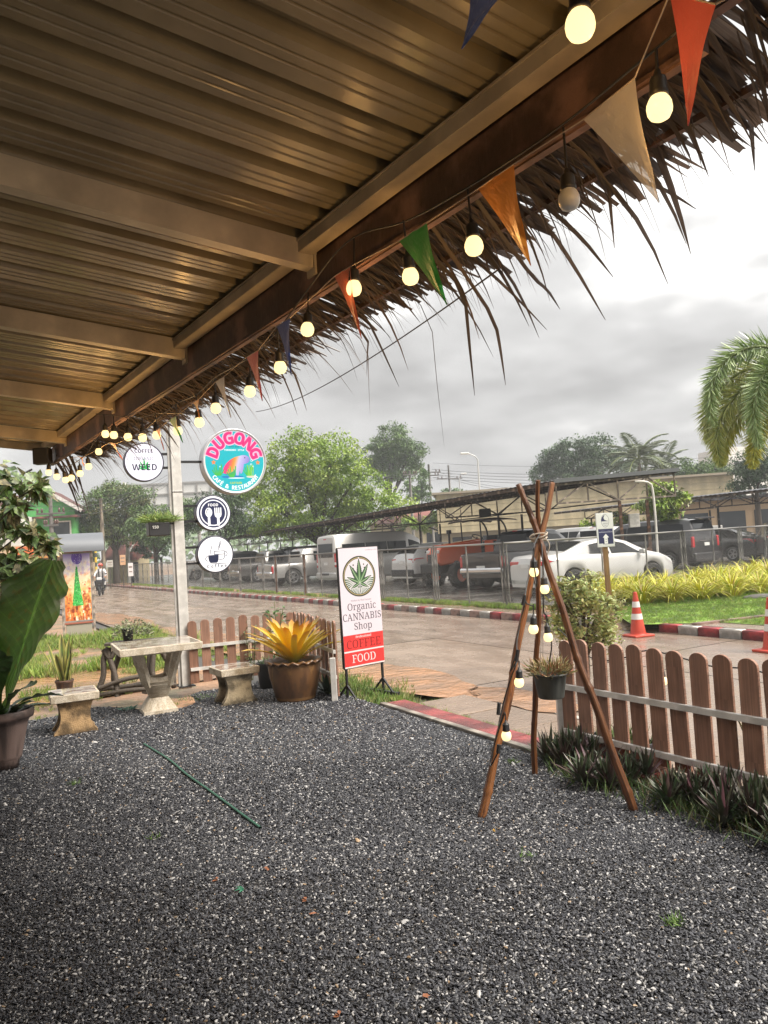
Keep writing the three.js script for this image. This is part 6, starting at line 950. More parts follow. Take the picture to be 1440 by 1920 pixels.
// ================================================================ carports
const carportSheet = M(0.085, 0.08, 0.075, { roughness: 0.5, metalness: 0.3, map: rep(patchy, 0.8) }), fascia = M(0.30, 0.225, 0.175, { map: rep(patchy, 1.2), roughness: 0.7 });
const steelBeige = M(0.28, 0.225, 0.18, { map: rep(patchy, 2), roughness: 0.6 }), steelGrey = M(0.10, 0.088, 0.08, { map: rep(patchy, 2), roughness: 0.6 });
function carport(label, O, c, e, L, Wd, y0, y1, step, uPosts, depthT, posts, sheetM) {
  const t = thing('carport', label, 'carport', V(0, 0, 0), 0, 'open carports'); const P = (s, u, y) => V(O.x + c[0] * s + e[0] * u, y, O.z - c[1] * s - e[1] * u); const yr = (u) => mixn(y0, y1, u / Wd);
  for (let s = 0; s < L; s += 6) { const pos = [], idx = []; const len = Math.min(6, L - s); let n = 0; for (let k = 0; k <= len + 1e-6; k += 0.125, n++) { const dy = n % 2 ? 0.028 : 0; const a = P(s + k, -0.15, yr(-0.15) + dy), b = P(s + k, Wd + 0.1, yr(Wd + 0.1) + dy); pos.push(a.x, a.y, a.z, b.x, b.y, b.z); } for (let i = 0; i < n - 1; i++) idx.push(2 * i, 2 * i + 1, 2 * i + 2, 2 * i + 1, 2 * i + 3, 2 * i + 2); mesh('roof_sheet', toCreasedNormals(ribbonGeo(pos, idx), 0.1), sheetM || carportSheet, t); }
  mesh('edge_beam', bar(P(0, 0, y0 - 0.05), P(L, 0, y0 - 0.05), 0.05, 0.09), fascia, t); mesh('edge_beam', bar(P(0, Wd, y1 - 0.05), P(L, Wd, y1 - 0.05), 0.05, 0.09), steelGrey, t);
  for (const u of [0.33, 0.66]) mesh('purlin', bar(P(0, u * Wd, yr(u * Wd) - 0.045), P(L, u * Wd, yr(u * Wd) - 0.045), 0.05, 0.08), steelGrey, t);
  mesh('end_fascia', bar(P(-0.02, -0.15, y0 - 0.01), P(-0.02, Wd + 0.1, y1 + 0.0), 0.03, 0.11), M(0.07, 0.075, 0.08, { roughness: 0.5 }), t);
  for (let s = 0.1, i = 0; s <= L; s += step, i++) {
    const g = [], top = (u) => P(s, u, yr(u) - 0.11), bot = (u) => P(s, u, y0 - depthT + (yr(u) - y0) * 0.35); const n = 4;
    g.push(bar(top(0), top(Wd), 0.045, 0.05), bar(bot(0), bot(Wd), 0.045, 0.05)); for (let k = 0; k <= n; k++) g.push(bar(bot(Wd * k / n), top(Wd * k / n), 0.04, 0.04)); for (let k = 0; k < n; k++) g.push(k % 2 ? bar(top(Wd * k / n), bot(Wd * (k + 1) / n), 0.035, 0.035) : bar(bot(Wd * k / n), top(Wd * (k + 1) / n), 0.035, 0.035));
    mesh('truss', g, i < 2 ? steelBeige : steelBeige, t);
    if (posts) for (const u of uPosts) mesh('post', bar(P(s, u, 0), P(s, u, y0 - depthT), 0.075, 0.075), i ? steelGrey : rusty, t);
    if (posts && i === 0) { mesh('brace', bar(P(s, uPosts[0] + 0.05, 0.15), P(s, uPosts[1] - 0.02, 1.15), 0.05, 0.05), rusty, t); }
  }
  // lengthwise lattice between the trusses
  const lat = []; for (let s = 0.1; s + step <= L; s += step) for (let k = 0; k < 4; k++) { const a = s + step * k / 4, b = s + step * (k + 1) / 4, u = uPosts[0]; lat.push(k % 2 ? bar(P(a, u, yr(u) - 0.1), P(b, u, y0 - depthT), 0.03, 0.03) : bar(P(a, u, y0 - depthT), P(b, u, yr(u) - 0.1), 0.03, 0.03)); lat.push(bar(P(a, u, y0 - depthT), P(b, u, y0 - depthT), 0.035, 0.035)); } mesh('lattice', lat, steelGrey, t);
  return [t, P];
}
{
  const [t, P] = carport('long open carport with steel trusses over the parked vehicles', V(4.8, 0, -21), [-0.4, 0.917], [0.917, 0.4], 52, 4.25, 3.13, 3.36, 6.5, [2.15, 3.15], 0.62, true);
  mesh('downpipe', tube([P(0.1, 2.75, 3.05), P(0.0, 3.05, 3.03), P(-0.04, 3.22, 2.95), P(-0.05, 3.26, 2.75), P(-0.05, 3.26, 0.3)], 0.035, 24, 8), whitePaint, t);
  const lamp = []; mesh('speaker_box', rbox(0.4, 0.3, 0.3, 0.03), trimMat, t).position.copy(P(6.6, 1.6, 2.62));
  mesh('fuse_box', rbox(0.32, 0.42, 0.12, 0.02), whitePaint, t).position.copy(P(1.2, 3.6, 1.95));
}
{
  const a = atD(1500, 916, 29), b = atD(1040, 966, 43), d = b.clone().sub(a), L = Math.hypot(d.x, d.z), c = [d.x / L, -d.z / L];
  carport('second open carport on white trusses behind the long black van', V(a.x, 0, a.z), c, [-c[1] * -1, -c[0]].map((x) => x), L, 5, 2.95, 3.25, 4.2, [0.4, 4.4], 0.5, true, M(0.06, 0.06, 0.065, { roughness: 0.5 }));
}
// ================================================================ buildings beyond
const wallCream = M(0.62, 0.52, 0.33, { roughness: 0.8, map: rep(mottle, 0.4) }), roofRed = M(0.20, 0.07, 0.055, { roughness: 0.7, map: rep(patchy, 0.4) }), roofGrey = M(0.10, 0.095, 0.10, { roughness: 0.7, map: rep(patchy, 0.4) }), winDark = M(0.02, 0.024, 0.028, { roughness: 0.08 });
function shiplap(w, h, d, y0, step) { const g = []; for (let y = 0; y < h; y += step) g.push(box(w, step * 0.96, d, 0, y0 + y + step / 2, 0), box(w + 0.04, step * 0.12, d + 0.04, 0, y0 + y + step * 0.06, 0)); return g; }
{
  const c = atD(1080, 950, 62); const t = thing('cream_hall', 'long low cream hall with boarded upper walls behind the carport', 'building', V(c.x, 0, c.z), -0.12);
  for (const g of [0]) mesh('wall', shiplap(22, 3.0, 8, 2.4, 0.5), wallCream, t); mesh('lower_wall', box(21.6, 2.4, 7.6, 0, 1.2, 0), M(0.3, 0.24, 0.16, { roughness: 0.85 }), t);
  for (let i = 0; i < 9; i++) mesh('window', rbox(1.5, 1.2, 0.1, 0.02, -9.2 + i * 2.3, 1.45, 3.84), winDark, t);
  mesh('roof', [box(22.6, 0.16, 8.8, 0, 5.48, 0)], M(0.32, 0.27, 0.2, { roughness: 0.7 }), t);
  const c2 = atD(1215, 900, 66); const u = thing('hip_roof_house', 'house with a dark grey hipped roof beside the cream hall', 'building', V(c2.x, 0, c2.z), -0.1);
  mesh('wall', box(7, 4.6, 6, 0, 2.3, 0), M(0.34, 0.27, 0.18, { roughness: 0.85 }), u); mesh('roof', [new THREE.CylinderGeometry(1.2, 6.4, 1.9, 4, 1).rotateY(Math.PI / 4).scale(1, 1, 0.85).translate(0, 5.55, 0).toNonIndexed()], roofGrey, u); mesh('window', rbox(1.6, 1.2, 0.1, 0.02, -1.4, 2.8, 3.02), winDark, u); mesh('window', rbox(1.6, 1.2, 0.1, 0.02, 1.4, 2.8, 3.02), winDark, u);
  const c3 = atD(1375, 880, 95); const w = thing('white_block', 'plain white building rising behind the trees near the palm', 'building', V(c3.x, 0, c3.z), 0.2); mesh('wall', box(5.4, 11.0, 6, 0, 5.5, 0), M(0.6, 0.6, 0.58, { roughness: 0.8 }), w); for (const [x, y] of [[-1.4, 8.6], [1.4, 8.6], [-1.4, 5.6], [1.4, 5.6]]) mesh('window', rbox(1.2, 1.3, 0.1, 0.02, x, y, 3.02), winDark, w);
  const c4 = atD(1345, 970, 58); const v = thing('shop_house', 'low tan shop house with dark glazing behind the second carport', 'building', V(c4.x + 3, 0, c4.z), -0.2); mesh('wall', box(14, 3.5, 6, 0, 1.75, 0), M(0.36, 0.25, 0.15, { roughness: 0.85 }), v); for (let i = 0; i < 5; i++) mesh('window', rbox(1.9, 1.9, 0.1, 0.02, -5 + i * 2.5, 1.7, 3.02), winDark, v); mesh('roof', box(14.6, 0.2, 6.8, 0, 3.6, 0), roofGrey, v); mesh('air_conditioner', rbox(0.9, 0.8, 0.4, 0.05, -3.7, 1.3, 3.3), whitePaint, v);
  const c5 = atD(770, 960, 88); const x = thing('red_roof_house', 'low house with a red roof far beyond the crossover', 'building', V(c5.x, 0, c5.z), 0.1); mesh('wall', box(9, 4.2, 6, 0, 2.1, 0), wallCream, x); mesh('roof', [new THREE.CylinderGeometry(0.01, 5.4, 2.0, 4, 1).rotateY(Math.PI / 4).scale(1.35, 1, 1).translate(0, 5.2, 0).toNonIndexed()], roofRed, x); mesh('window', rbox(1.6, 1.1, 0.1, 0.02, -2, 2.4, 3.02), winDark, x); mesh('window', rbox(1.6, 1.1, 0.1, 0.02, 2, 2.4, 3.02), winDark, x);
}
{ // green gabled house
  const c = atD(112, 1000, 62); const h = thing('green_house', 'bright green two-storey house with a red gabled roof and white trim', 'house', V(c.x - 0.6, 0, c.z), 0.18);
  const green = M(0.10, 0.44, 0.11, { roughness: 0.8, map: rep(mottle, 0.5) }); mesh('wall', box(4.6, 6.2, 5, 0, 3.1, 0), green, h);
  const gable = (w, hh, d, x, y, z, m) => { const s = new THREE.Shape(); s.moveTo(-w / 2, 0); s.lineTo(w / 2, 0); s.lineTo(0, hh); s.closePath(); return mesh('gable', new THREE.ExtrudeGeometry(s, { depth: d, bevelEnabled: false }).translate(x, y, z), m, h); };
  gable(4.2, 1.5, 5, 0.2, 6.2, -2.5, green); const rf = (x0, y0, x1, y1, z0, z1) => bar(V((x0 + x1) / 2, (y0 + y1) / 2, z0), V((x0 + x1) / 2, (y0 + y1) / 2, z1), 1, 1); // eaves
  const slope = (sx) => { const a = V(0.2, 7.85, 2.7), b = V(0.2 + sx * 2.7, 6.05, 2.7), g = []; const pos = []; for (const z of [2.9, -2.9]) for (const q of [a, b]) pos.push(q.x, q.y, z); for (const z of [2.9, -2.9]) for (const q of [a, b]) pos.push(q.x, q.y - 0.16, z); return ribbonGeo(pos, [0, 1, 2, 1, 3, 2, 4, 6, 5, 5, 6, 7, 0, 4, 1, 1, 4, 5, 2, 3, 6, 3, 7, 6, 1, 5, 3, 3, 5, 7]).toNonIndexed(); };
  mesh('roof', [slope(1), slope(-1), box(3.2, 0.15, 5.4, -3.2, 5.7, 0), ], roofRed, h); mesh('roof_trim', [bar(V(0.2, 7.72, 2.94), V(2.9, 5.95, 2.94), 0.06, 0.26), bar(V(0.2, 7.72, 2.94), V(-2.5, 5.95, 2.94), 0.06, 0.26)], whitePaint, h);
  const s2 = new THREE.Shape(); s2.moveTo(-5.2, 5.6); s2.lineTo(-1.9, 5.6); s2.lineTo(-1.9, 7.3); s2.lineTo(-4.6, 7.3); s2.closePath(); mesh('side_roof', new THREE.ExtrudeGeometry(s2, { depth: 0.2, bevelEnabled: false }).rotateX(-0.5).translate(0, 1.0, 4.6), roofRed, h); mesh('wing', box(3.0, 5.6, 4.6, -3.5, 2.8, 0), wallCream, h);
  mesh('canopy', [box(3.4, 0.14, 1.2, 1.0, 5.55, 2.9)], roofRed, h); mesh('band', box(4.7, 0.25, 5.1, 0, 3.2, 0), whitePaint, h); mesh('window', rbox(1.2, 1.1, 0.1, 0.02, 1.3, 4.6, 2.53), winDark, h); mesh('window_frame', [box(1.4, 0.1, 0.14, 1.3, 5.2, 2.55), box(1.4, 0.1, 0.14, 1.3, 4.0, 2.55), box(0.1, 1.3, 0.14, 0.65, 4.6, 2.55), box(0.1, 1.3, 0.14, 1.95, 4.6, 2.55)], whitePaint, h);
  const s = atD(45, 1010, 58); const sh = thing('orange_shop', 'row of small shopfronts with an orange signboard beside the green house', 'shop', V(s.x, 0, s.z), 0.12); mesh('wall', box(9, 3.4, 5, 0, 1.7, 0), M(0.45, 0.36, 0.24, { roughness: 0.8 }), sh); mesh('signboard', rbox(4.2, 0.6, 0.2, 0.03, 2.4, 3.0, 2.65), M(0.5, 0.14, 0.04, { roughness: 0.5 }), sh); mesh('awning', box(4.6, 0.12, 1.6, 1.6, 2.45, 3.1), M(0.55, 0.25, 0.05, { roughness: 0.6 }), sh); for (let i = 0; i < 3; i++) mesh('shopfront_window', rbox(1.7, 1.9, 0.1, 0.02, -2.7 + i * 2.6, 1.2, 2.53), winDark, sh); mesh('upper_wall', box(5, 2.2, 4.6, -2, 4.5, 0), M(0.5, 0.5, 0.48, { roughness: 0.8 }), sh);
  const r = atD(240, 1050, 66); const hut = thing('red_gable_hut', 'small hut with a red tiled gable roof behind the fence notices', 'hut', V(r.x, 0, r.z), 0.5); mesh('wall', box(3.0, 2.0, 2.6, 0, 1.0, 0), wallCream, hut); const gs = new THREE.Shape(); gs.moveTo(-1.8, 1.9); gs.lineTo(1.8, 1.9); gs.lineTo(0.0, 3.9); gs.closePath(); mesh('roof', new THREE.ExtrudeGeometry(gs, { depth: 2.9, bevelEnabled: false }).translate(0, 0, -1.45).rotateY(0.7), roofRed, hut); mesh('gable_trim', [bar(V(-1.75, 1.95, 1.2), V(0.0, 3.88, 1.2), 0.1, 0.16)].map((g) => g.rotateY(0.7)), whitePaint, hut); mesh('door', rbox(0.8, 1.7, 0.08, 0.02, 0.2, 0.85, 1.31), winDark, hut);
  // back of a billboard
  const b = atD(318, 940, 72); const bb = thing('billboard', 'large white billboard seen from behind on a steel frame above the trees', 'billboard', V(b.x, 0, b.z), 0.12); mesh('panel', box(7.8, 2.9, 0.08, 0, 7.4, 0), M(0.55, 0.55, 0.54, { roughness: 0.7 }), bb); const fr = []; for (let i = 0; i <= 6; i++) fr.push(box(0.09, 3.1, 0.12, -3.9 + i * 1.3, 7.4, 0.12)); for (const y of [5.95, 6.9, 7.9, 8.9]) fr.push(box(8, 0.09, 0.1, 0, y, 0.14)); mesh('frame', fr, M(0.35, 0.34, 0.33, { roughness: 0.5, metalness: 0.4 }), bb); for (const x of [-2.5, 0.2, 2.6]) mesh('leg', rod(V(x, 0, 0.2), V(x, 6, 0.2), 0.16, 10), M(0.28, 0.26, 0.24, { roughness: 0.6 }), bb);
}
// ================================================================ trees
const barkMat = M(0.12, 0.095, 0.075, { roughness: 0.9, map: rep(streaks, 3, 1), bumpMap: rep(streaks, 3, 1), bumpScale: 0.02 }), leafMat = M(1, 1, 1, { vertexColors: true, roughness: 0.55, transmission: 0.35, thickness: 0 });
function tree(label, D, px, blobs, tones, n, leaf, o = {}) {
  const foot = atD(px, 1000, D); foot.y = -0.08; const t = thing(o.name || 'broadleaf_tree', label, 'tree', foot, 0, o.group || 'trees beyond the road'); const k = D / FPX; const l = new Leaves(), wood = []; let total = 0; for (const b of blobs) total += b[2] * b[3];
  const cs = blobs.map(([bx, by, rx, ry]) => atD(bx, by, D + rr(-0.5, 0.5) * rx * k).sub(foot)); let lowest = Math.min(...cs.map((c, i) => c.y - blobs[i][3] * k * 0.3)); const fork = V(0, Math.max(1.5, lowest * 0.75), 0); const r0 = o.trunk || 0.22;
  wood.push(rod(V(0, 0, 0), fork, r0, 10, r0 * 0.7));
  blobs.forEach(([bx, by, rx, ry], i) => {
    const c = cs[i], R = V(rx * k, ry * k, (rx + ry) / 2 * k * 0.9); wood.push(tube([fork.clone().add(V(0, -0.3, 0)), fork.clone().lerp(c, 0.5).add(V(gauss() * 0.2, 0.2, gauss() * 0.2)), c], r0 * 0.32, 10, 6));
    const nb = Math.round(n * rx * ry / total), nc = Math.max(6, Math.round(nb / (o.per || 55)));
    for (let j = 0; j < nc; j++) { const d = rdir(), q = rnd() ** 0.42, p = c.clone().add(V(d.x * R.x * q, d.y * R.y * q, d.z * R.z * q)); const cr = rr(0.5, 1.05) * (o.clump || 0.6), tone = pick(tones), v0 = rr(0.82, 1.18); for (let m = 0; m < nb / nc; m++) { const e = rdir().multiplyScalar(cr * rnd() ** 0.5); e.y *= 0.62; const dir = rdir(); dir.y += o.droop ?? -0.25; dir.normalize(); const nn = V(gauss() * 0.8, 1, gauss() * 0.8).normalize(), v = v0 * rr(0.85, 1.15); l.add(p.clone().add(e), dir, nn, leaf * rr(0.7, 1.25), leaf * rr(0.4, 0.62), [tone[0] * v, tone[1] * v, tone[2] * v]); } }
  });
  mesh('trunk', wood, barkMat, t); mesh('crown', l.geo(), leafMat, t); return t;
}
const lime = [[0.26, 0.39, 0.035], [0.31, 0.43, 0.045], [0.20, 0.32, 0.03], [0.34, 0.44, 0.07], [0.23, 0.36, 0.03]], mid = [[0.10, 0.19, 0.04], [0.13, 0.22, 0.05], [0.08, 0.155, 0.035]], dark = [[0.055, 0.115, 0.04], [0.075, 0.14, 0.045], [0.048, 0.1, 0.036]], olive = [[0.17, 0.2, 0.06], [0.13, 0.18, 0.05], [0.21, 0.21, 0.08]];
tree('large spreading bright lime-green tree behind the carport', 50, 600, [[560, 850, 62, 50], [620, 865, 60, 52], [520, 895, 50, 45], [590, 910, 75, 50], [660, 905, 62, 50], [520, 950, 50, 40], [700, 935, 48, 35], [610, 960, 90, 40], [480, 930, 24, 26], [748, 948, 36, 22], [560, 985, 60, 26], [650, 978, 60, 24], [500, 985, 36, 20]], lime, 34000, 0.21, { trunk: 0.3, clump: 0.8 });
tree('tall dark rounded tree standing above the lime-green tree', 85, 736, [[735, 825, 38, 32], [712, 848, 32, 28], [768, 848, 32, 24], [738, 858, 40, 26], [780, 868, 20, 14], [700, 870, 22, 16], [722, 890, 26, 14], [760, 890, 24, 10]], mid, 17000, 0.28, { trunk: 0.4, clump: 0.9 });
tree('thin feathery tree beside the tall dark tree', 80, 790, [[790, 905, 22, 30], [770, 920, 20, 20], [800, 930, 22, 18]], mid, 2200, 0.3, { trunk: 0.12, clump: 0.6 });
tree('low dark trees under the power lines', 110, 860, [[850, 930, 30, 16], [830, 940, 30, 14], [885, 935, 22, 12], [915, 938, 18, 10]], mid, 2500, 0.5, { clump: 1.0 });
tree('dense dark green tree behind the cream hall', 78, 1085, [[1040, 870, 34, 34], [1075, 850, 42, 34], [1120, 848, 40, 36], [1155, 868, 32, 32], [1020, 890, 26, 24], [1100, 880, 60, 26]], dark, 17000, 0.27, { trunk: 0.35, clump: 0.9 });
tree('mid-green tree between the coconut palms and the foxtail palm', 64, 1320, [[1300, 885, 34, 24], [1340, 880, 30, 24], [1325, 900, 40, 20], [1275, 905, 26, 16]], mid, 9000, 0.2, { clump: 0.7 });
tree('dark tree at the car park edge beside the foxtail palm', 48, 1425, [[1410, 870, 36, 34], [1440, 880, 40, 44], [1395, 900, 30, 28]], dark, 9000, 0.17, { clump: 0.6 });
tree('small young tree with yellow-green leaves behind the carport end', 30, 1245, [[1240, 915, 22, 20], [1262, 935, 26, 22], [1225, 945, 26, 18], [1250, 960, 36, 14]], lime.concat(olive), 2600, 0.18, { trunk: 0.05, clump: 0.35 });
tree('big olive-green tree behind the notice board', 62, 215, [[215, 925, 40, 26], [250, 935, 38, 26], [185, 945, 34, 26], [205, 975, 50, 30], [270, 965, 34, 26], [165, 985, 26, 28], [230, 1000, 40, 22]], olive.concat(mid), 20000, 0.22, { trunk: 0.3, clump: 0.8 });
tree('round mid-green tree below the billboard', 58, 290, [[270, 985, 34, 30], [305, 980, 36, 26], [330, 965, 30, 24], [365, 960, 26, 30], [300, 1005, 40, 20], [350, 990, 30, 22]], mid, 15000, 0.2, { trunk: 0.2, clump: 0.7 });
tree('dark shaded tree behind the round signs', 56, 420, [[400, 950, 34, 40], [440, 940, 34, 44], [430, 985, 50, 26], [470, 985, 24, 24]], dark.concat(mid), 12000, 0.2, { trunk: 0.25, clump: 0.7 });
tree('dark low tree beside the white pickup at the fence end', 64, 300, [[290, 1025, 30, 18], [265, 1018, 20, 18]], dark, 1800, 0.28, { trunk: 0.12, clump: 0.5 });
tree('dark leafy bush under the street pole by the motorcycle', 58, 170, [[170, 1040, 16, 22], [160, 1050, 12, 14]], dark, 1500, 0.22, { trunk: 0.1, clump: 0.4 });
tree('low green shrubs between the carports', 40, 1180, [[1120, 985, 30, 10], [1160, 975, 26, 14], [1195, 985, 30, 12], [1240, 975, 30, 14]], lime.concat(mid), 2400, 0.16, { trunk: 0.05, clump: 0.35 });
tree('green hedge trees beyond the crossover and tractor', 66, 850, [[780, 985, 34, 18], [830, 975, 34, 22], [880, 970, 34, 24], [930, 980, 30, 16]], mid.concat(lime), 4200, 0.28, { clump: 0.6 });
tree('hazy tree line far behind the green house', 130, 40, [[30, 960, 30, 22], [60, 955, 20, 20], [90, 970, 20, 16], [10, 950, 30, 24]], mid, 3000, 0.5, { clump: 1.2 });
{ // distant wooded ridge
  const g = new Leaves(); for (let i = 0; i < 9000; i++) { const az = rr(-1.0, 1.0), D = rr(190, 260), x = D * az, hh = 7 + 6 * fbm2(x * 0.02 + 50, 3, 256, 4); const p = V(x, hh * Math.sqrt(rnd()), -D); g.add(p, rdir(), V(gauss() * 0.5, 1, gauss() * 0.5 + 0.4).normalize(), rr(1.5, 3), rr(1.2, 2.2), pick(mid)); }
  const m = mesh('distant_woods', g.geo(), leafMat); m.userData = { kind: 'stuff', label: 'far-off low line of woods along the horizon', category: 'woods' };
}
// ---------------------------------------------------------------- palms
const frondMat = M(1, 1, 1, { vertexColors: true, roughness: 0.45, transmission: 0.35, thickness: 0 });
function frond(base, az, pitch, L, bend, leafL, leafW, n, tones, bushy) {
  const pts = []; let p = base.clone(), a = pitch; const h = V(Math.cos(az), 0, Math.sin(az)), seg = 14; for (let i = 0; i <= seg; i++) { pts.push(p.clone()); p = p.clone().add(h.clone().multiplyScalar(Math.cos(a) * L / seg)).add(V(0, Math.sin(a) * L / seg, 0)); a -= bend / seg; }
  const c = new THREE.CatmullRomCurve3(pts), l = new Leaves(), side = V(-h.z, 0, h.x); const st = tube(pts, L * 0.009, 20, 5);
  for (let i = 0; i < n; i++) { const t = 0.12 + 0.88 * i / n, q = c.getPoint(t), d = c.getTangent(t), up = side.clone().cross(d).normalize(); for (const s of bushy ? [0, 1, 2, 3, 4] : [-1, 1]) { const ang = bushy ? s / 5 * 6.283 + rr(-0.5, 0.5) : 0; const out = bushy ? side.clone().multiplyScalar(Math.cos(ang)).addScaledVector(up, Math.sin(ang)) : side.clone().multiplyScalar(s).addScaledVector(up, 0.15); const dir = d.clone().multiplyScalar(bushy ? 0.75 : 0.7).add(out).add(V(0, bushy ? -0.30 : -0.35, 0)).normalize(); const f = Math.sin(Math.PI * (0.15 + 0.85 * t)) ** 0.5; l.add(q, dir, rdir(), leafL * f * rr(0.8, 1.1), leafW, pick(tones)); } }
  return [st, l.geo()];
}
function palm(label, D, px, crownPy, trunkR, fr, tones, o) {
  const foot = atD(px, 1000, D).setY(0); const top = atD(px, crownPy, D).y; const t = thing(o.name, label, 'palm', foot, 0, o.group); const pts = []; for (let i = 0; i <= 24; i++) { const y = top * i / 24; pts.push([trunkR * (1.15 - 0.35 * i / 24) * (i % 2 ? 1.03 : 1), y]); } mesh('trunk', lathe(pts, 14), M(0.25, 0.22, 0.18, { roughness: 0.85, map: rep(patchy, 2) }), t);
  if (o.shaft) mesh('crownshaft', lathe([[trunkR * 0.9, top], [trunkR * 1.15, top + 0.25], [trunkR * 0.9, top + 0.9], [0.03, top + 1.2]], 14), M(0.10, 0.18, 0.05, { roughness: 0.4 }), t);
  const y0 = o.shaft ? top + 0.9 : top; for (const [az, pitch, L, bend, tn] of fr) { const [st, lf] = frond(V(0, y0, 0), az, pitch, L, bend, o.leafL, o.leafW, o.n, tn || tones, o.bushy); const f = mesh('frond', lf, frondMat, t); mesh('rachis', st, M(0.16, 0.2, 0.06, { roughness: 0.5 }), f); }
  return t;
}
const coco = [[0.10, 0.14, 0.06], [0.08, 0.12, 0.05], [0.12, 0.15, 0.07]]; const cf = (k) => Array.from({ length: 16 }, (_, i) => [i * 2.4 + k, mixn(1.35, -0.1, i / 16), rr(3.0, 3.9), rr(1.0, 1.6)]);
palm('taller coconut palm beyond the carport end', 62, 1208, 862, 0.17, cf(0), coco, { name: 'coconut_palm', group: 'coconut palms', leafL: 0.95, leafW: 0.07, n: 44 });
palm('shorter coconut palm leaning fronds beside the taller one', 66, 1252, 880, 0.17, cf(1.3).map(([a, p, L, b]) => [a, p, L * 0.85, b]), coco, { name: 'coconut_palm', group: 'coconut palms', leafL: 0.9, leafW: 0.07, n: 40 });
{
  const g1 = [[0.32, 0.43, 0.17], [0.38, 0.48, 0.2], [0.26, 0.37, 0.14]], g2 = [[0.5, 0.53, 0.16], [0.32, 0.38, 0.12], [0.46, 0.46, 0.13]], g3 = [[0.6, 0.54, 0.08], [0.5, 0.49, 0.09], [0.42, 0.44, 0.09]];
  palm('foxtail palm with plume-like drooping fronds beside the hedge and lawn', 14.2, 1545, 800, 0.09, [[3.0, 1.05, 3.3, 3.1, g1], [3.5, 0.75, 3.1, 3.0, g2], [2.6, 0.6, 3.0, 2.7, g1], [3.2, 0.35, 2.9, 2.3, g2], [2.2, 1.0, 2.8, 2.9, g1], [3.9, 0.1, 2.5, 1.7, g3], [2.9, -0.25, 2.3, 1.3, g3], [0.2, 0.9, 2.5, 2.8, g1], [5.2, 0.7, 2.4, 2.6, g1], [1.2, 0.7, 2.4, 2.6, g1], [4.5, 0.9, 2.4, 2.8, g1]], g1, { name: 'foxtail_palm', leafL: 0.44, leafW: 0.022, n: 140, bushy: true, shaft: true });
}
// ================================================================ lawn, hedge and grass
const grassTones = [[0.24, 0.38, 0.045], [0.29, 0.42, 0.06], [0.18, 0.31, 0.04], [0.37, 0.43, 0.12]];
const lawnMat = M(0.26, 0.42, 0.06, { map: rep(patchy, 0.7), roughness: 0.8, bumpMap: rep(fineBump, 3), bumpScale: 0.03 });
const lawnPoly = [onY(1152, 1150, 0.09), onY(1186, 1172, 0.09), RN(8.2, 10.42), RN(0, 10.42), RN(-8, 10.42), V(16, 0, -13), V(17, 0, -19), V(9.5, 0, -20.4), V(5.6, 0, -17.5)];
structure('lawn', sheet(lawnPoly.map((p) => [p.x, p.z]), 0.094), lawnMat);
structure('right_footpath', sheet(rnOutline([[-10, 9.977], [8.7, 9.977], [8.2, 10.42], [-10, 10.42]]), 0.088), pavedMat);
const tuftGeo = (() => { const l = new Leaves(); for (let i = 0; i < 8; i++) { const a = rr(0, 6.3); l.add(V(Math.cos(a) * 0.012, 0, Math.sin(a) * 0.012), V(Math.cos(a) * rr(0.2, 0.9), 1, Math.sin(a) * rr(0.2, 0.9)).normalize(), V(Math.cos(a + 1), 0.2, Math.sin(a + 1)).normalize(), rr(0.6, 1.1), rr(0.05, 0.09), [1, 1, 1]); } const g = l.geo(); g.deleteAttribute('color'); return g; })();
function grass(name, label, N, where, h0, h1, tones) {
  const im = new THREE.InstancedMesh(tuftGeo, M(1, 1, 1, { roughness: 0.65, transmission: 0.3, thickness: 0 }), N); im.name = numbered(name); const m = new THREE.Matrix4(), q = new THREE.Quaternion(), c = new THREE.Color(); let k = 0, guard = 0;
  while (k < N && guard++ < N * 60) { const p = where(); if (!p) continue; const h = rr(h0, h1) * (p.k || 1); q.setFromAxisAngle(V(0, 1, 0), rr(0, 6.3)); m.compose(V(p.x, p.y, p.z), q, V(h, h, h)); im.setMatrixAt(k, m); const t = pick(tones), v = rr(0.8, 1.2); im.setColorAt(k, c.setRGB(t[0] * v, t[1] * v, t[2] * v)); k++; }
  im.count = k; im.castShadow = im.receiveShadow = true; im.userData = { kind: 'stuff', label, category: 'grass' }; scene.add(im);
}
const inside = (poly, x, z) => { let r = false; for (let i = 0, j = poly.length - 1; i < poly.length; j = i++) { const a = poly[i], b = poly[j]; if (a.z > z !== b.z > z && x < (b.x - a.x) * (z - a.z) / (b.z - a.z) + a.x) r = !r; } return r; };
grass('lawn_grass', 'short bright green lawn grass behind the right-hand kerb', 16000, () => { const x = rr(2, 12), z = -rr(10, 20.5); return inside(lawnPoly, x, z) ? V(x, 0.09, z) : null; }, 0.04, 0.075, grassTones);
grass('verge_grass', 'rough grass along the foot of the chain-link fence', 7000, () => { const s = 13 + 45 * rnd() ** 1.7, n = 10.72 + gauss() * 0.16; if (fbm2(s * 0.7, n * 3, 256, 3) < 0.42) return null; const p = RN(s, n, 0.066); return p; }, 0.05, 0.16, grassTones.concat([[0.2, 0.2, 0.08]]));
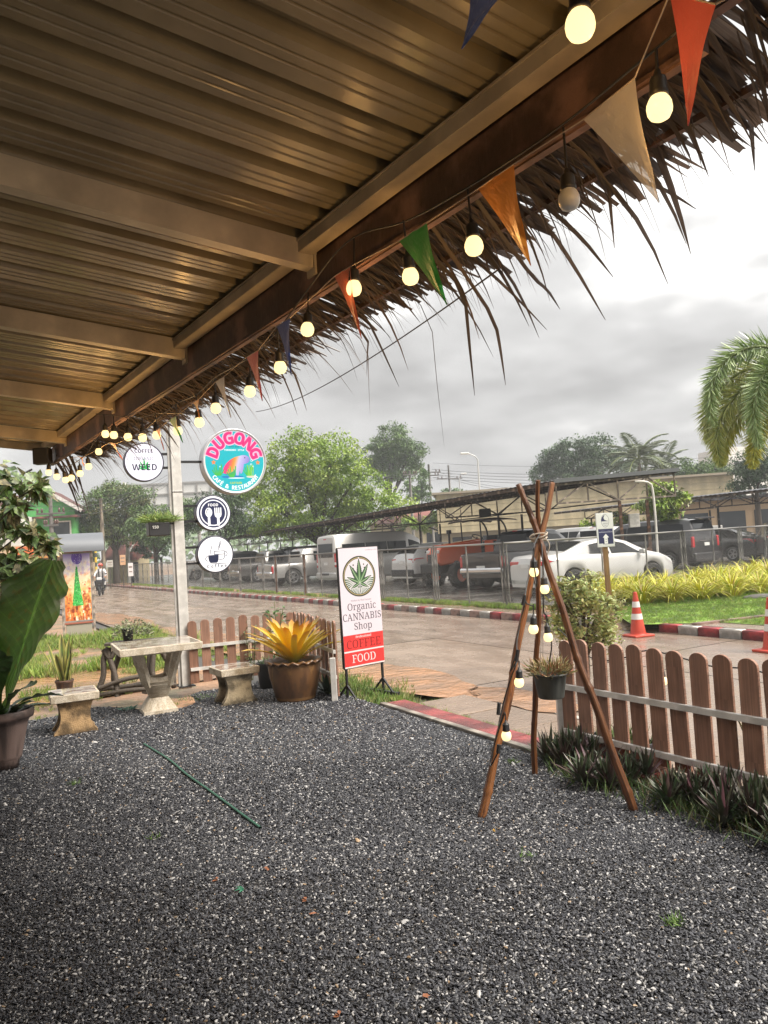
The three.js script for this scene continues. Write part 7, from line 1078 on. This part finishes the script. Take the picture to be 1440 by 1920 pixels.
grass('yard_side_grass', 'rough grass and weeds between the yard and the notice board', 9000, () => { const s = rr(9.3, 22), n = rr(-3.5, 4.2); const f = fbm2(s * 0.55 + 9, n * 0.6 + 4, 256, 4) + (s > 13.3 && s < 19 ? 0.18 : -0.1) + (s < 9.9 ? 0.1 : 0); if (f < 0.56 || (n > 2.2 && s < 10.6)) return null; const p = RN(s, n, -0.125); p.k = (s < 11 ? 0.5 : 1) + 1.6 * sstep(0.62, 0.85, f) * (s > 12 ? 1 : 0); return p; }, 0.05, 0.16, [[0.24, 0.35, 0.05], [0.29, 0.38, 0.08], [0.18, 0.29, 0.045], [0.34, 0.36, 0.11]]);
grass('edge_grass', 'tufts of grass round the foot of the banner stand', 480, () => { const s = rr(6.6, 9.4), n = 4.05 + gauss() * 0.3; if (s < 7 && n < 3.98) return null; const p = RN(s, n, -0.10); p.k = s > 7.2 ? 1 : 0.6; return p; }, 0.06, 0.2, [[0.16, 0.28, 0.05], [0.22, 0.31, 0.07], [0.32, 0.33, 0.12]]);
grass('path_weeds', 'low weeds in the joints beside the paved strip', 260, () => { const s = rr(4.6, 7.4), n = 3.98 + rr(-0.03, 0.05); return RN(s, n, -0.05); }, 0.03, 0.10, grassTones);
{ // yellow-green clumps, each a plant
  const tones = [[0.66, 0.64, 0.04], [0.55, 0.58, 0.035], [0.72, 0.68, 0.08], [0.36, 0.44, 0.035], [0.5, 0.38, 0.12]]; const m = M(1, 1, 1, { vertexColors: true, roughness: 0.45, transmission: 0.35, thickness: 0 });
  const protos = [0, 1, 2].map(() => { const g = []; for (let i = 0; i < 150; i++) { const a = i * 2.39996, f = rnd(), c = pick(tones); g.push(blade(V(Math.cos(a) * 0.16 * f, 0, Math.sin(a) * 0.16 * f), a, mixn(1.45, 0.75, f), rr(0.6, 0.85), rr(0.022, 0.034), rr(1.0, 2.0), 5, { fold: 0.3, prof: (q) => (q < 0.15 ? 0.7 + 2 * q : 1 - ((q - 0.15) / 0.85) ** 2), color: () => c })); } return merge(g); });
  let k = 0; const put = (px, py, sc) => { const b = onY(px, py, 0.08), t = thing('yellow_grass_plant', 'clump of arching yellow-green strap leaves in the hedge by the lawn', 'plant', b, rr(0, 6.3), 'yellow-green clumps along the fence'); t.scale.setScalar(sc); mesh('leaves', protos[k++ % 3], m, t); };
  for (const [px, py] of [[1118, 1122], [1150, 1131], [1178, 1128], [1206, 1134], [1234, 1124], [1262, 1130], [1290, 1120], [1316, 1126], [1343, 1117], [1372, 1120], [1398, 1110], [1425, 1113], [1450, 1104], [1478, 1105]]) put(px, py, rr(0.9, 1.08));
  for (const [px, py] of [[1140, 1116], [1195, 1114], [1250, 1110], [1305, 1106], [1352, 1102], [1398, 1096], [1442, 1090], [1330, 1100], [1376, 1094], [1420, 1088]]) put(px, py, rr(0.95, 1.15));
}
{ // edging stones by the hedge
  const s = thing('garden_stone', 'flat grey stone at the edge of the hedge bed', 'stone', onY(1425, 1120, 0.1)); mesh('stone', new THREE.IcosahedronGeometry(0.3, 2).scale(1.2, 0.25, 0.5), M(0.12, 0.115, 0.105, { roughness: 0.8, bumpMap: rep(coarseBump, 2), bumpScale: 0.03 }), s);
}
// ================================================================ cones and the arrow sign
function cone(label, p) {
  const t = thing('traffic_cone', label, 'traffic cone', p, rr(0, 1), 'traffic cones'); const red = M(0.62, 0.07, 0.035, { roughness: 0.45, map: rep(mottle, 2) }), wht = M(0.6, 0.58, 0.55, { roughness: 0.35 });
  mesh('base', rbox(0.36, 0.035, 0.36, 0.012, 0, 0.018, 0), red, t); const R = (y) => 0.125 - 0.097 * y / 0.7; mesh('cone_body', lathe([[R(0.03) + 0.015, 0.035], [R(0.05), 0.06], [R(0.69), 0.69], [R(0.7) - 0.004, 0.7], [0.012, 0.702]], 26), red, t);
  for (const [a, b] of [[0.27, 0.36], [0.46, 0.55]]) mesh('reflective_band', lathe([[R(a) + 0.003, a], [R(b) + 0.003, b]], 26), wht, t);
}
cone('orange traffic cone with white bands standing beside the bush and kerb', onY(1197, 1193, -0.05)); cone('orange traffic cone standing by the near end of the far kerb', onY(1450, 1222, -0.05));
{
  const f = onY(1145, 1140, 0.08); const t = thing('arrow_sign', 'blue and white sign with an up arrow on a wooden post', 'sign', f, 0.30); const d = -f.z, sc = d / FPX;
  const yb = atD(1130, 1026, d).y - f.y, yt = atD(1130, 962, d).y - f.y, w = 36 * sc * 1.03, h = yt - yb;
  mesh('wooden_post', rbox(0.10, yb + 0.1, 0.06, 0.006, 0.0, (yb + 0.1) / 2, -0.035), M(0.48, 0.27, 0.10, { map: rep(streaks, 3, 1), roughness: 0.6 }), t);
  const tex = canvasTex(320, 560, (c, W, H) => { c.fillStyle = '#dfe0de'; c.fillRect(0, 0, W, H); c.strokeStyle = '#2a2c48'; c.lineWidth = 5; c.beginPath(); c.ellipse(166, 126, 74, 106, 0, 0, 7); c.stroke(); c.fillStyle = '#2f3157'; c.beginPath(); c.moveTo(94, 136); c.bezierCurveTo(96, 70, 130, 34, 168, 30); c.bezierCurveTo(138, 60, 130, 96, 172, 118); c.quadraticCurveTo(200, 128, 238, 136); c.closePath(); c.fill(); c.fillStyle = '#6a6c80'; for (const [y, l] of [[160, 100], [176, 92], [200, 54]]) for (let x = 0; x < l; x += 9) c.fillRect(166 - l / 2 + x, y, 6, 9); c.fillStyle = '#2b2d58'; c.fillRect(22, 262, 276, 256); c.fillStyle = '#c9cad8'; let s = 3; for (let x = 34; x < 284; x += 13) { s = (s * 7 + 5) % 11; c.beginPath(); c.arc(x + 5, 316, 5, 0, 5.2); c.fill(); c.fillRect(x + 6, 306, 3, 18); if (s > 6) c.fillRect(x + 3, 292, 6, 5); } c.fillStyle = '#f2f2f0'; c.beginPath(); c.moveTo(160, 344); c.lineTo(222, 408); c.lineTo(192, 408); c.lineTo(192, 512); c.lineTo(126, 512); c.lineTo(126, 408); c.lineTo(98, 408); c.closePath(); c.fill(); c.fillStyle = '#8b8c92'; c.fillRect(150, 428, 18, 14); c.fillRect(150, 468, 18, 16); c.fillStyle = '#dfe0de'; c.fillRect(22, 505, 80, 20); });
  mesh('sign_board', rbox(w, h, 0.02, 0.006, 0, yb + h / 2, 0.01), M(0.55, 0.56, 0.56, { roughness: 0.5 }), t); mesh('sign_print', new THREE.PlaneGeometry(w * 0.97, h * 0.98).translate(0, yb + h / 2, 0.0235), M(0.9, 0.9, 0.9, { map: tex, roughness: 0.4 }), t);
}
// ================================================================ poles, lamps, wires
const concretePole = M(0.26, 0.245, 0.22, { roughness: 0.8, map: rep(patchy, 1) });
const wirePts = [];
function utilityPole(label, px, topPy, D, arms, m = concretePole) {
  const f = atD(px, 1000, D).setY(0), h = atD(px, topPy, D).y; const t = thing('utility_pole', label, 'utility pole', f, 0.3, 'utility poles'); mesh('pole', place(new THREE.CylinderGeometry(0.11, 0.17, h, 10).translate(0, h / 2, 0), V(0, 0, 0), V(0, h, 0)), m, t);
  for (const [dy, w] of arms) { const a = [box(w, 0.12, 0.1, 0, h - dy, 0.13)]; mesh('crossarm', a, M(0.09, 0.085, 0.08, { roughness: 0.7 }), t); for (const x of [-0.45, -0.3, 0.3, 0.45]) mesh('insulator', lathe([[0.001, 0], [0.05, 0.02], [0.08, 0.1], [0.05, 0.14], [0.08, 0.2], [0.03, 0.28], [0.001, 0.28]], 8).translate(x * w, h - dy + 0.06, 0.13), M(0.10, 0.06, 0.05, { roughness: 0.3 }), t); }
  return t;
}
utilityPole('utility pole with a wide crossarm of insulators beside the feathery tree', 812, 870, 84, [[0.9, 2.6], [1.25, 2.2]]);
utilityPole('utility pole with a flat crossarm between the street lamps', 849, 872, 96, [[1.7, 3.4]]); utilityPole('plain utility pole at the edge of the feathery tree', 775, 882, 74, [[0.4, 1.4]]);
utilityPole('utility pole in front of the green house', 97, 932, 46, [[1.0, 1.6], [1.7, 0.8]], M(0.14, 0.13, 0.12, { roughness: 0.8 })); utilityPole('weathered leaning utility pole behind the motorcyclist', 192, 934, 56, [], M(0.23, 0.19, 0.14, { roughness: 0.85, map: rep(patchy, 2) })); utilityPole('thin white pole through the trees beside the billboard', 238, 905, 64, [], whitePaint);
function lamp(label, px, topPy, D, dir, armPx) {
  const f = atD(px, 1000, D).setY(0), h = atD(px, topPy, D).y, k = D / FPX; const t = thing('street_lamp', label, 'street lamp', f, 0, 'street lamps'); mesh('pole', rod(V(0, 0, 0), V(0, h - 0.25, 0), 0.085, 10, 0.055), M(0.5, 0.5, 0.49, { roughness: 0.4, metalness: 0.4 }), t); const e = V(dir * armPx * k, h + 0.3, 0); mesh('arm', tube([V(0, h - 0.3, 0), V(dir * armPx * k * 0.2, h - 0.02, 0), e], 0.045, 10, 7), M(0.42, 0.42, 0.42, { roughness: 0.4, metalness: 0.4 }), t); mesh('lamp_head', rbox(0.7, 0.16, 0.3, 0.06, e.x + dir * 0.25, e.y, 0, 2), M(0.6, 0.6, 0.58, { roughness: 0.35 }), t);
}
lamp('tall white street lamp with its arm to one side behind the carport', 905, 855, 62, -1, 18); lamp('smaller grey street lamp behind the tall one', 868, 893, 90, 1, 5); lamp('street lamp arm reaching out of the olive tree', 237, 942, 66, -1, 34);
{
  const wm = M(0.045, 0.045, 0.05, { roughness: 0.6 }); const line = (label, a, b, sag, n, dy, r = 0.02) => { const t = thing('power_line', label, 'power line', V(0, 0, 0), 0, 'overhead wires'); for (let i = 0; i < n; i++) { const A = atD(...a).add(V(0, -i * dy, i * 0.3)), Bq = atD(...b).add(V(0, -i * dy * 1.1, i * 0.3)); const pts = []; for (let k = 0; k <= 12; k++) { const u = k / 12, q = A.clone().lerp(Bq, u); q.y -= sag * 4 * u * (1 - u); pts.push(q); } mesh('wire', tube(pts, r, 30, 4), wm, t); } };
  line('bundle of power lines stretching right from the wide crossarm pole', [810, 880, 84], [1480, 846, 70], 1.2, 4, 0.33); line('power lines between the two crossarm poles', [700, 886, 80], [849, 884, 96], 0.5, 3, 0.3); line('lower power lines running behind the tall street lamp', [852, 897, 96], [1100, 915, 70], 0.6, 2, 0.3); line('thin wire high above the power line bundle', [812, 868, 84], [1480, 838, 75], 1.0, 1, 0.2, 0.014);
  line('wires running off to the left past the green house', [97, 940, 46], [-60, 905, 40], 0.4, 3, 0.25, 0.012); line('wires from the green house pole behind the thatch', [97, 940, 46], [330, 880, 60], 0.8, 4, 0.3, 0.013); line('single cable sagging from the thatch down to the sign post', [935, 505, 2.75], [480, 772, 9.2], 0.1, 1, 0.1, 0.004); line('taut grey guy wire at the far corner above the shrub', [0, 912, 14], [60, 880, 14], 0.0, 1, 0.1, 0.02);
}
// ================================================================ notice board with a curved roof
{
  const f = onY(150, 1203, -0.12); const k = -f.z / FPX, t = thing('notice_board', 'roadside display board with a curved grey roof and a colourful poster', 'notice board', f, 0.42); const H = (py) => atD(140, py, -f.z).y - f.y; const w = 0.62, yb = H(1166), yt = H(1036);
  const tex = canvasTex(256, 512, (c, W, Hh) => { const g = c.createLinearGradient(0, 0, 0, Hh); g.addColorStop(0, '#9a8ad0'); g.addColorStop(0.12, '#e9e2ee'); g.addColorStop(0.45, '#f3dcae'); g.addColorStop(0.7, '#e8954a'); g.addColorStop(1, '#c96a34'); c.fillStyle = g; c.fillRect(0, 0, W, Hh); for (let i = 0; i < 46; i++) { c.fillStyle = pick(['#f4c27a', '#fff1d8', '#b8502c', '#e0a060', '#7a3b2a']); const x = rr(0, W), y = rr(250, 500); c.fillRect(x, y, rr(8, 26), rr(14, 60)); } c.fillStyle = '#6a4fb4'; c.beginPath(); c.arc(130, 30, 52, 0, 7); c.fill(); c.fillStyle = '#f6f2ff'; for (let i = 0; i < 26; i++) c.fillRect(90 + rr(0, 90), rr(4, 70), 4, 4); c.fillStyle = '#3fae4e'; c.beginPath(); c.moveTo(122, 80); c.lineTo(180, 400); c.lineTo(72, 400); c.fill(); c.fillStyle = '#b8f0b0'; for (let i = 0; i < 90; i++) { const y = rr(110, 395), s = (y - 80) / 320 * 50; c.fillRect(124 + rr(-s, s), y, 5, 5); } for (let i = 0; i < 420; i++) { const y = rr(60, 512), t = y / 512; c.globalAlpha = 0.35; c.fillStyle = pick(t < 0.3 ? ['#fff6ea', '#c9b8e6', '#ffe0c0', '#b9a0d8'] : t < 0.6 ? ['#ffd9a0', '#f7b267', '#f4845f', '#fff0cf'] : ['#d9662f', '#8c3b22', '#f2a65a', '#ffd58a', '#6b2d1c']); const x = rr(0, 256); if (Math.abs(x - 124) > 8 + (y - 80) * 0.17 || y > 400) { c.beginPath(); c.ellipse(x, y, rr(4, 16), rr(4, 22), rr(0, 3), 0, 7); c.fill(); } } c.globalAlpha = 0.5; for (let i = 0; i < 160; i++) { const y = rr(100, 398), s = (y - 80) / 320 * 52; c.fillStyle = pick(['#2b8f3c', '#56c860', '#1f6e30']); c.beginPath(); c.ellipse(124 + rr(-s, s), y, 7, 5, rr(0, 3), 0, 7); c.fill(); } c.globalAlpha = 1; c.fillStyle = '#c0392b'; for (let i = 0; i < 9; i++) { c.beginPath(); c.arc(rr(176, 240), rr(200, 440), rr(4, 10), 0, 7); c.fill(); } });
  mesh('backing', rbox(w, yt - yb, 0.05, 0.008, 0, (yb + yt) / 2, 0), M(0.3, 0.28, 0.26, { roughness: 0.6 }), t); mesh('poster', new THREE.PlaneGeometry(w * 0.92, (yt - yb) * 0.96).translate(0, (yb + yt) / 2, 0.028), M(0.95, 0.95, 0.95, { map: tex, roughness: 0.4 }), t);
  mesh('lower_panel', rbox(w * 0.9, yb - 0.16, 0.03, 0.006, 0, (yb + 0.1) / 2, 0), M(1, 1, 1, { map: canvasTex(128, 64, (c) => { c.fillStyle = '#9a9384'; c.fillRect(0, 0, 128, 64); c.fillStyle = '#3f93b8'; c.fillRect(78, 4, 46, 56); c.fillStyle = '#c8c2b2'; for (let i = 0; i < 6; i++) c.fillRect(8 + (i % 3) * 22, 8 + Math.floor(i / 3) * 26, 18, 20); }), roughness: 0.5 }), t);
  for (const x of [-w / 2 - 0.02, w / 2 + 0.02]) mesh('post', rbox(0.05, yt + 0.02, 0.06, 0.006, x, yt / 2, 0), rustWhite, t); mesh('frame', [rbox(w + 0.06, 0.04, 0.07, 0.006, 0, yt + 0.02, 0), rbox(w, 0.04, 0.07, 0.006, 0, yb - 0.03, 0)], M(0.32, 0.10, 0.06, { roughness: 0.5 }), t);
  const R = 0.44, pos = [], idx = []; for (let i = 0; i <= 18; i++) { const a = i / 18 * Math.PI; for (const x of [-w * 0.62, w * 0.95]) pos.push(x, yt + 0.02 + Math.sin(a) * R * 0.95, Math.cos(a) * R); } for (let i = 0; i < 18; i++) idx.push(2 * i, 2 * i + 1, 2 * i + 2, 2 * i + 1, 2 * i + 3, 2 * i + 2); const outer = ribbonGeo(pos, idx); mesh('curved_roof', [outer, outer.clone().scale(1, 1, 1).translate(0, -0.012, 0)], M(0.14, 0.15, 0.165, { roughness: 0.45, metalness: 0.2 }), t); mesh('roof_rib', [0, 1, 2].map((q) => { const a = []; for (let i = 0; i <= 12; i++) { const an = i / 12 * Math.PI; a.push(V(mixn(-w * 0.6, w * 0.93, q / 2), yt + 0.005 + Math.sin(an) * R * 0.92, Math.cos(an) * R * 0.97)); } return tube(a, 0.015, 18, 6); }), M(0.2, 0.2, 0.2, { roughness: 0.5 }), t);
}
// notices on the far end of the chain-link fence
for (const [px, py, w, h, m, lb] of [[206, 1057, 11, 13, M(0.40, 0.38, 0.34, { roughness: 0.6 }), 'grey notice panel on two posts at the fence end'], [230, 1050, 10, 19, M(0.50, 0.30, 0.17, { roughness: 0.6 }), 'orange-brown poster board on a thin post by the red hut'], [245, 1068, 9, 25, M(0.60, 0.57, 0.56, { roughness: 0.6 }), 'narrow white notice tied to the fence by the hut']]) { const D = 52, c = atD(px, py, D), k = D / FPX, t = thing('fence_notice', lb, 'notice', V(c.x, 0, c.z), 0.35, 'notices at the fence end'); mesh('panel', rbox(w * k, h * k, 0.04, 0.01, 0, c.y, 0), m, t); mesh('print_band', [rbox(w * k * 0.7, h * k * 0.12, 0.01, 0.002, 0, c.y + h * k * 0.2, 0.022), rbox(w * k * 0.6, h * k * 0.08, 0.01, 0.002, 0, c.y - h * k * 0.15, 0.022)], M(0.2, 0.15, 0.13, { roughness: 0.6 }), t); mesh('post', rod(V(0, 0, -0.04), V(0, c.y + h * k * 0.45, -0.04), 0.03, 8), steelGrey, t); }
{ const D = 50, f = atD(182, 1100, D).setY(0), h = atD(182, 1005, D).y; const t = thing('striped_marker_post', 'yellow and black striped marker post behind the motorcyclist', 'post', f); mesh('post', rod(V(0, 0, 0), V(0, h, 0), 0.06, 10), M(0.06, 0.06, 0.06, { roughness: 0.5 }), t); for (let i = 0; i < 4; i++) mesh('yellow_band', new THREE.CylinderGeometry(0.075, 0.075, 0.35, 12).translate(0, h - 0.3 - i * 0.62, 0), M(0.6, 0.4, 0.03, { roughness: 0.5 }), t); }
// ================================================================ motorcycle and rider on the far road
import { MarchingCubes } from 'three/addons/objects/MarchingCubes.js';
function sdfBody(bones, cellsPerM, lo, hi) { // smooth union of tapered capsules, meshed
  const size = Math.max(hi.x - lo.x, hi.y - lo.y, hi.z - lo.z), res = Math.min(72, Math.ceil(size * cellsPerM)), c = lo.clone().add(hi).multiplyScalar(0.5), mc = new MarchingCubes(res, new THREE.MeshStandardMaterial(), false, false, 60000); mc.isolation = 0;
  const p = V(0, 0, 0); for (let k = 0; k < res; k++) for (let j = 0; j < res; j++) for (let i = 0; i < res; i++) { p.set((i - res / 2) / (res / 2), (j - res / 2) / (res / 2), (k - res / 2) / (res / 2)).multiplyScalar(size / 2).add(c); let d = 9; for (const [a, b, r0, r1, sq] of bones) { const ab = b.clone().sub(a), t = clamp(p.clone().sub(a).dot(ab) / ab.lengthSq()), q = p.clone().sub(a).addScaledVector(ab, -t); if (sq) q.z *= sq; const e = q.length() - mixn(r0, r1, t), h = clamp(0.5 + 0.5 * (d - e) / 0.03); d = mixn(d, e, h) - 0.03 * h * (1 - h); } mc.field[k * res * res + j * res + i] = -d; }
  mc.update(); const n = mc.count, pos = new Float32Array(mc.positionArray.slice(0, n * 3)), nor = new Float32Array(mc.normalArray.slice(0, n * 3)); for (let i = 0; i < n; i++) { pos[3 * i] = pos[3 * i] * size / 2 + c.x; pos[3 * i + 1] = pos[3 * i + 1] * size / 2 + c.y; pos[3 * i + 2] = pos[3 * i + 2] * size / 2 + c.z; }
  const g = new THREE.BufferGeometry(); g.setAttribute('position', new THREE.BufferAttribute(pos, 3)); g.setAttribute('normal', new THREE.BufferAttribute(nor, 3)); return g;
}
function motorcycle(label, p, turn, bodyMat) { // faces local +x
  const t = thing('motorcycle', label, 'motorcycle', p, turn, 'motorcycles');
  for (const x of [-0.62, 0.62]) { const w = new THREE.Group(); w.name = 'wheel'; w.position.set(x, 0.29, 0); t.add(w); mesh('tyre', new THREE.TorusGeometry(0.24, 0.05, 10, 28), tyreMat, w); const s = [new THREE.CylinderGeometry(0.05, 0.05, 0.1, 12).rotateX(Math.PI / 2)]; for (let i = 0; i < 5; i++) { const a = i / 5 * 6.283; s.push(bar(V(0, 0, 0), V(Math.cos(a) * 0.21, Math.sin(a) * 0.21, 0), 0.03, 0.02)); } mesh('rim', s, alloy, w); }
  mesh('fork', [rod(V(0.62, 0.29, 0.08), V(0.42, 0.85, 0.08), 0.025, 8), rod(V(0.62, 0.29, -0.08), V(0.42, 0.85, -0.08), 0.025, 8)], trimMat, t); mesh('front_fender', rbox(0.42, 0.06, 0.13, 0.03, 0.6, 0.585, 0, 2), bodyMat, t);
  mesh('engine', [rbox(0.4, 0.26, 0.22, 0.05, 0.02, 0.38, 0, 2), rod(V(0.1, 0.28, 0.14), V(-0.6, 0.34, 0.16), 0.045, 10)], trimMat, t);
  const s = new THREE.Shape(); s.moveTo(0.46, 0.42); s.quadraticCurveTo(0.62, 0.72, 0.5, 0.98); s.lineTo(0.36, 0.98); s.lineTo(0.26, 0.62); s.lineTo(-0.05, 0.55); s.lineTo(-0.2, 0.72); s.lineTo(-0.75, 0.80); s.lineTo(-0.82, 0.70); s.lineTo(-0.3, 0.46); s.lineTo(0.2, 0.40); s.closePath(); mesh('fairing', new THREE.ExtrudeGeometry(s, { depth: 0.2, bevelEnabled: true, bevelSize: 0.03, bevelThickness: 0.05, bevelSegments: 2 }).translate(0, 0, -0.1), bodyMat, t);
  mesh('leg_shield', [rbox(0.05, 0.42, 0.42, 0.02, 0.42, 0.68, 0, 2)], bodyMat, t); mesh('seat', rbox(0.72, 0.09, 0.25, 0.04, -0.42, 0.80, 0, 2), trimMat, t); mesh('headlight', rbox(0.07, 0.15, 0.27, 0.03, 0.55, 0.93, 0, 2), lampClear, t); mesh('fairing_panel', [rbox(0.02, 0.2, 0.09, 0.008, 0.465, 0.72, 0.16).rotateX(0.2), rbox(0.02, 0.2, 0.09, 0.008, 0.465, 0.72, -0.16).rotateX(-0.2)], whitePaint, t);
  mesh('handlebar', [rod(V(0.4, 1.0, -0.33), V(0.4, 1.0, 0.33), 0.016, 8), rod(V(0.4, 1.0, -0.28), V(0.36, 1.16, -0.34), 0.008, 6), rod(V(0.4, 1.0, 0.28), V(0.36, 1.16, 0.34), 0.008, 6)], trimMat, t); for (const z of [-0.34, 0.34]) mesh('mirror', rbox(0.03, 0.07, 0.11, 0.014, 0.36, 1.18, z, 2), trimMat, t); mesh('tail_light', rbox(0.05, 0.08, 0.16, 0.02, -0.83, 0.72, 0), lampRed, t);
  return t;
}
{
  const p = onY(190, 1116, -0.05); const turn = Math.atan2(-p.z, -p.x) ; const tt = Math.atan2(p.z * 1, -p.x) ; // faces the viewer, a little to the right
  const face = -Math.PI / 2 + 0.22;
  motorcycle('dark motorcycle with white trim ridden towards the cafe on the wet road', p, face, paint(0.02, 0.02, 0.022));
  const r = thing('person', 'person in a red helmet and white top with black straps riding a motorcycle', 'person', p, face);
  const J = { hip: V(-0.28, 0.92, 0), chest: V(-0.20, 1.32, 0), neck: V(-0.16, 1.47, 0), head: V(-0.13, 1.60, 0) }; const bones = [[J.hip, J.chest, 0.145, 0.155, 0.72], [J.chest, J.neck, 0.13, 0.06], [J.neck, J.head, 0.052, 0.055], [J.head, J.head.clone().add(V(0.015, 0.05, 0)), 0.088, 0.098]];
  for (const s of [-1, 1]) { const sh = V(-0.18, 1.40, s * 0.18), el = V(0.0, 1.16, s * 0.30), wr = V(0.32, 1.02, s * 0.28), kn = V(0.2, 0.74, s * 0.27), an = V(0.02, 0.34, s * 0.20), to = V(0.2, 0.29, s * 0.21); bones.push([sh, el, 0.062, 0.045], [el, wr, 0.043, 0.03], [J.hip.clone().add(V(0, -0.02, s * 0.08)), kn, 0.09, 0.06], [kn, an, 0.055, 0.04], [an, to, 0.042, 0.038], [wr, wr.clone().add(V(0.06, 0.0, 0)), 0.034, 0.036]); for (let f = 0; f < 4; f++) { const z = s * (0.25 + f * 0.02), b = V(0.39, 1.03, z), m = V(0.43 - Math.abs(f - 1.5) * 0.004, 1.01, z), e = V(0.425, 0.975, z); bones.push([b, m, 0.011, 0.01], [m, e, 0.01, 0.009]); } bones.push([V(0.36, 1.0, s * 0.24), V(0.39, 0.975, s * 0.235), 0.012, 0.01]); }
  const g = sdfBody(bones, 42, V(-0.6, 0.2, -0.5), V(0.6, 1.8, 0.5)); const q = g.attributes.position, col = new Float32Array(q.count * 3); for (let i = 0; i < q.count; i++) { const x = q.getX(i), y = q.getY(i), z = q.getZ(i); let c = [0.03, 0.032, 0.045]; if (y > 1.49) c = [0.34, 0.17, 0.10]; else if (y > 0.93 && x < 0.24) c = (Math.abs(Math.abs(z) - 0.095) < 0.028 && Math.abs(z) < 0.2) ? [0.02, 0.02, 0.022] : [0.55, 0.54, 0.53]; else if (x > 0.24 && y > 0.9) c = [0.32, 0.16, 0.10]; else if (y < 0.45) c = [0.05, 0.045, 0.045]; col.set(c, i * 3); } g.setAttribute('color', new THREE.BufferAttribute(col, 3)); mesh('body', g, M(1, 1, 1, { vertexColors: true, roughness: 0.75 }), r);
  mesh('helmet', [new THREE.SphereGeometry(0.138, 22, 14, 0, 6.3, 0, 1.85).scale(1.08, 1, 0.95).rotateZ(0.25).translate(-0.135, 1.655, 0), new THREE.BoxGeometry(0.12, 0.012, 0.18).rotateZ(-0.2).translate(0.02, 1.69, 0)], M(0.55, 0.06, 0.03, { roughness: 0.25, clearcoat: 0.6 }), r);
  const b = new THREE.SphereGeometry(0.012, 8, 6); for (const s of [-1, 1]) mesh('eye', b.clone().translate(-0.03, 1.635, s * 0.034), M(0.02, 0.015, 0.012, { roughness: 0.2 }), r); mesh('nose', new THREE.SphereGeometry(0.014, 8, 6).scale(1, 1.5, 0.8).translate(-0.022, 1.605, 0), M(0.34, 0.17, 0.10, { roughness: 0.6 }), r); mesh('mouth', rbox(0.01, 0.008, 0.045, 0.003, -0.034, 1.57, 0), M(0.22, 0.07, 0.06, { roughness: 0.6 }), r); mesh('backpack', rbox(0.14, 0.34, 0.28, 0.05, -0.40, 1.25, 0, 2), M(0.015, 0.015, 0.018, { roughness: 0.7 }), r);
  const p2 = onY(171, 1099, 0.0); motorcycle('black and white motorcycle parked on the verge behind the rider', p2, -2.6, paint(0.03, 0.03, 0.035));
}
renderer.render(scene, camera);
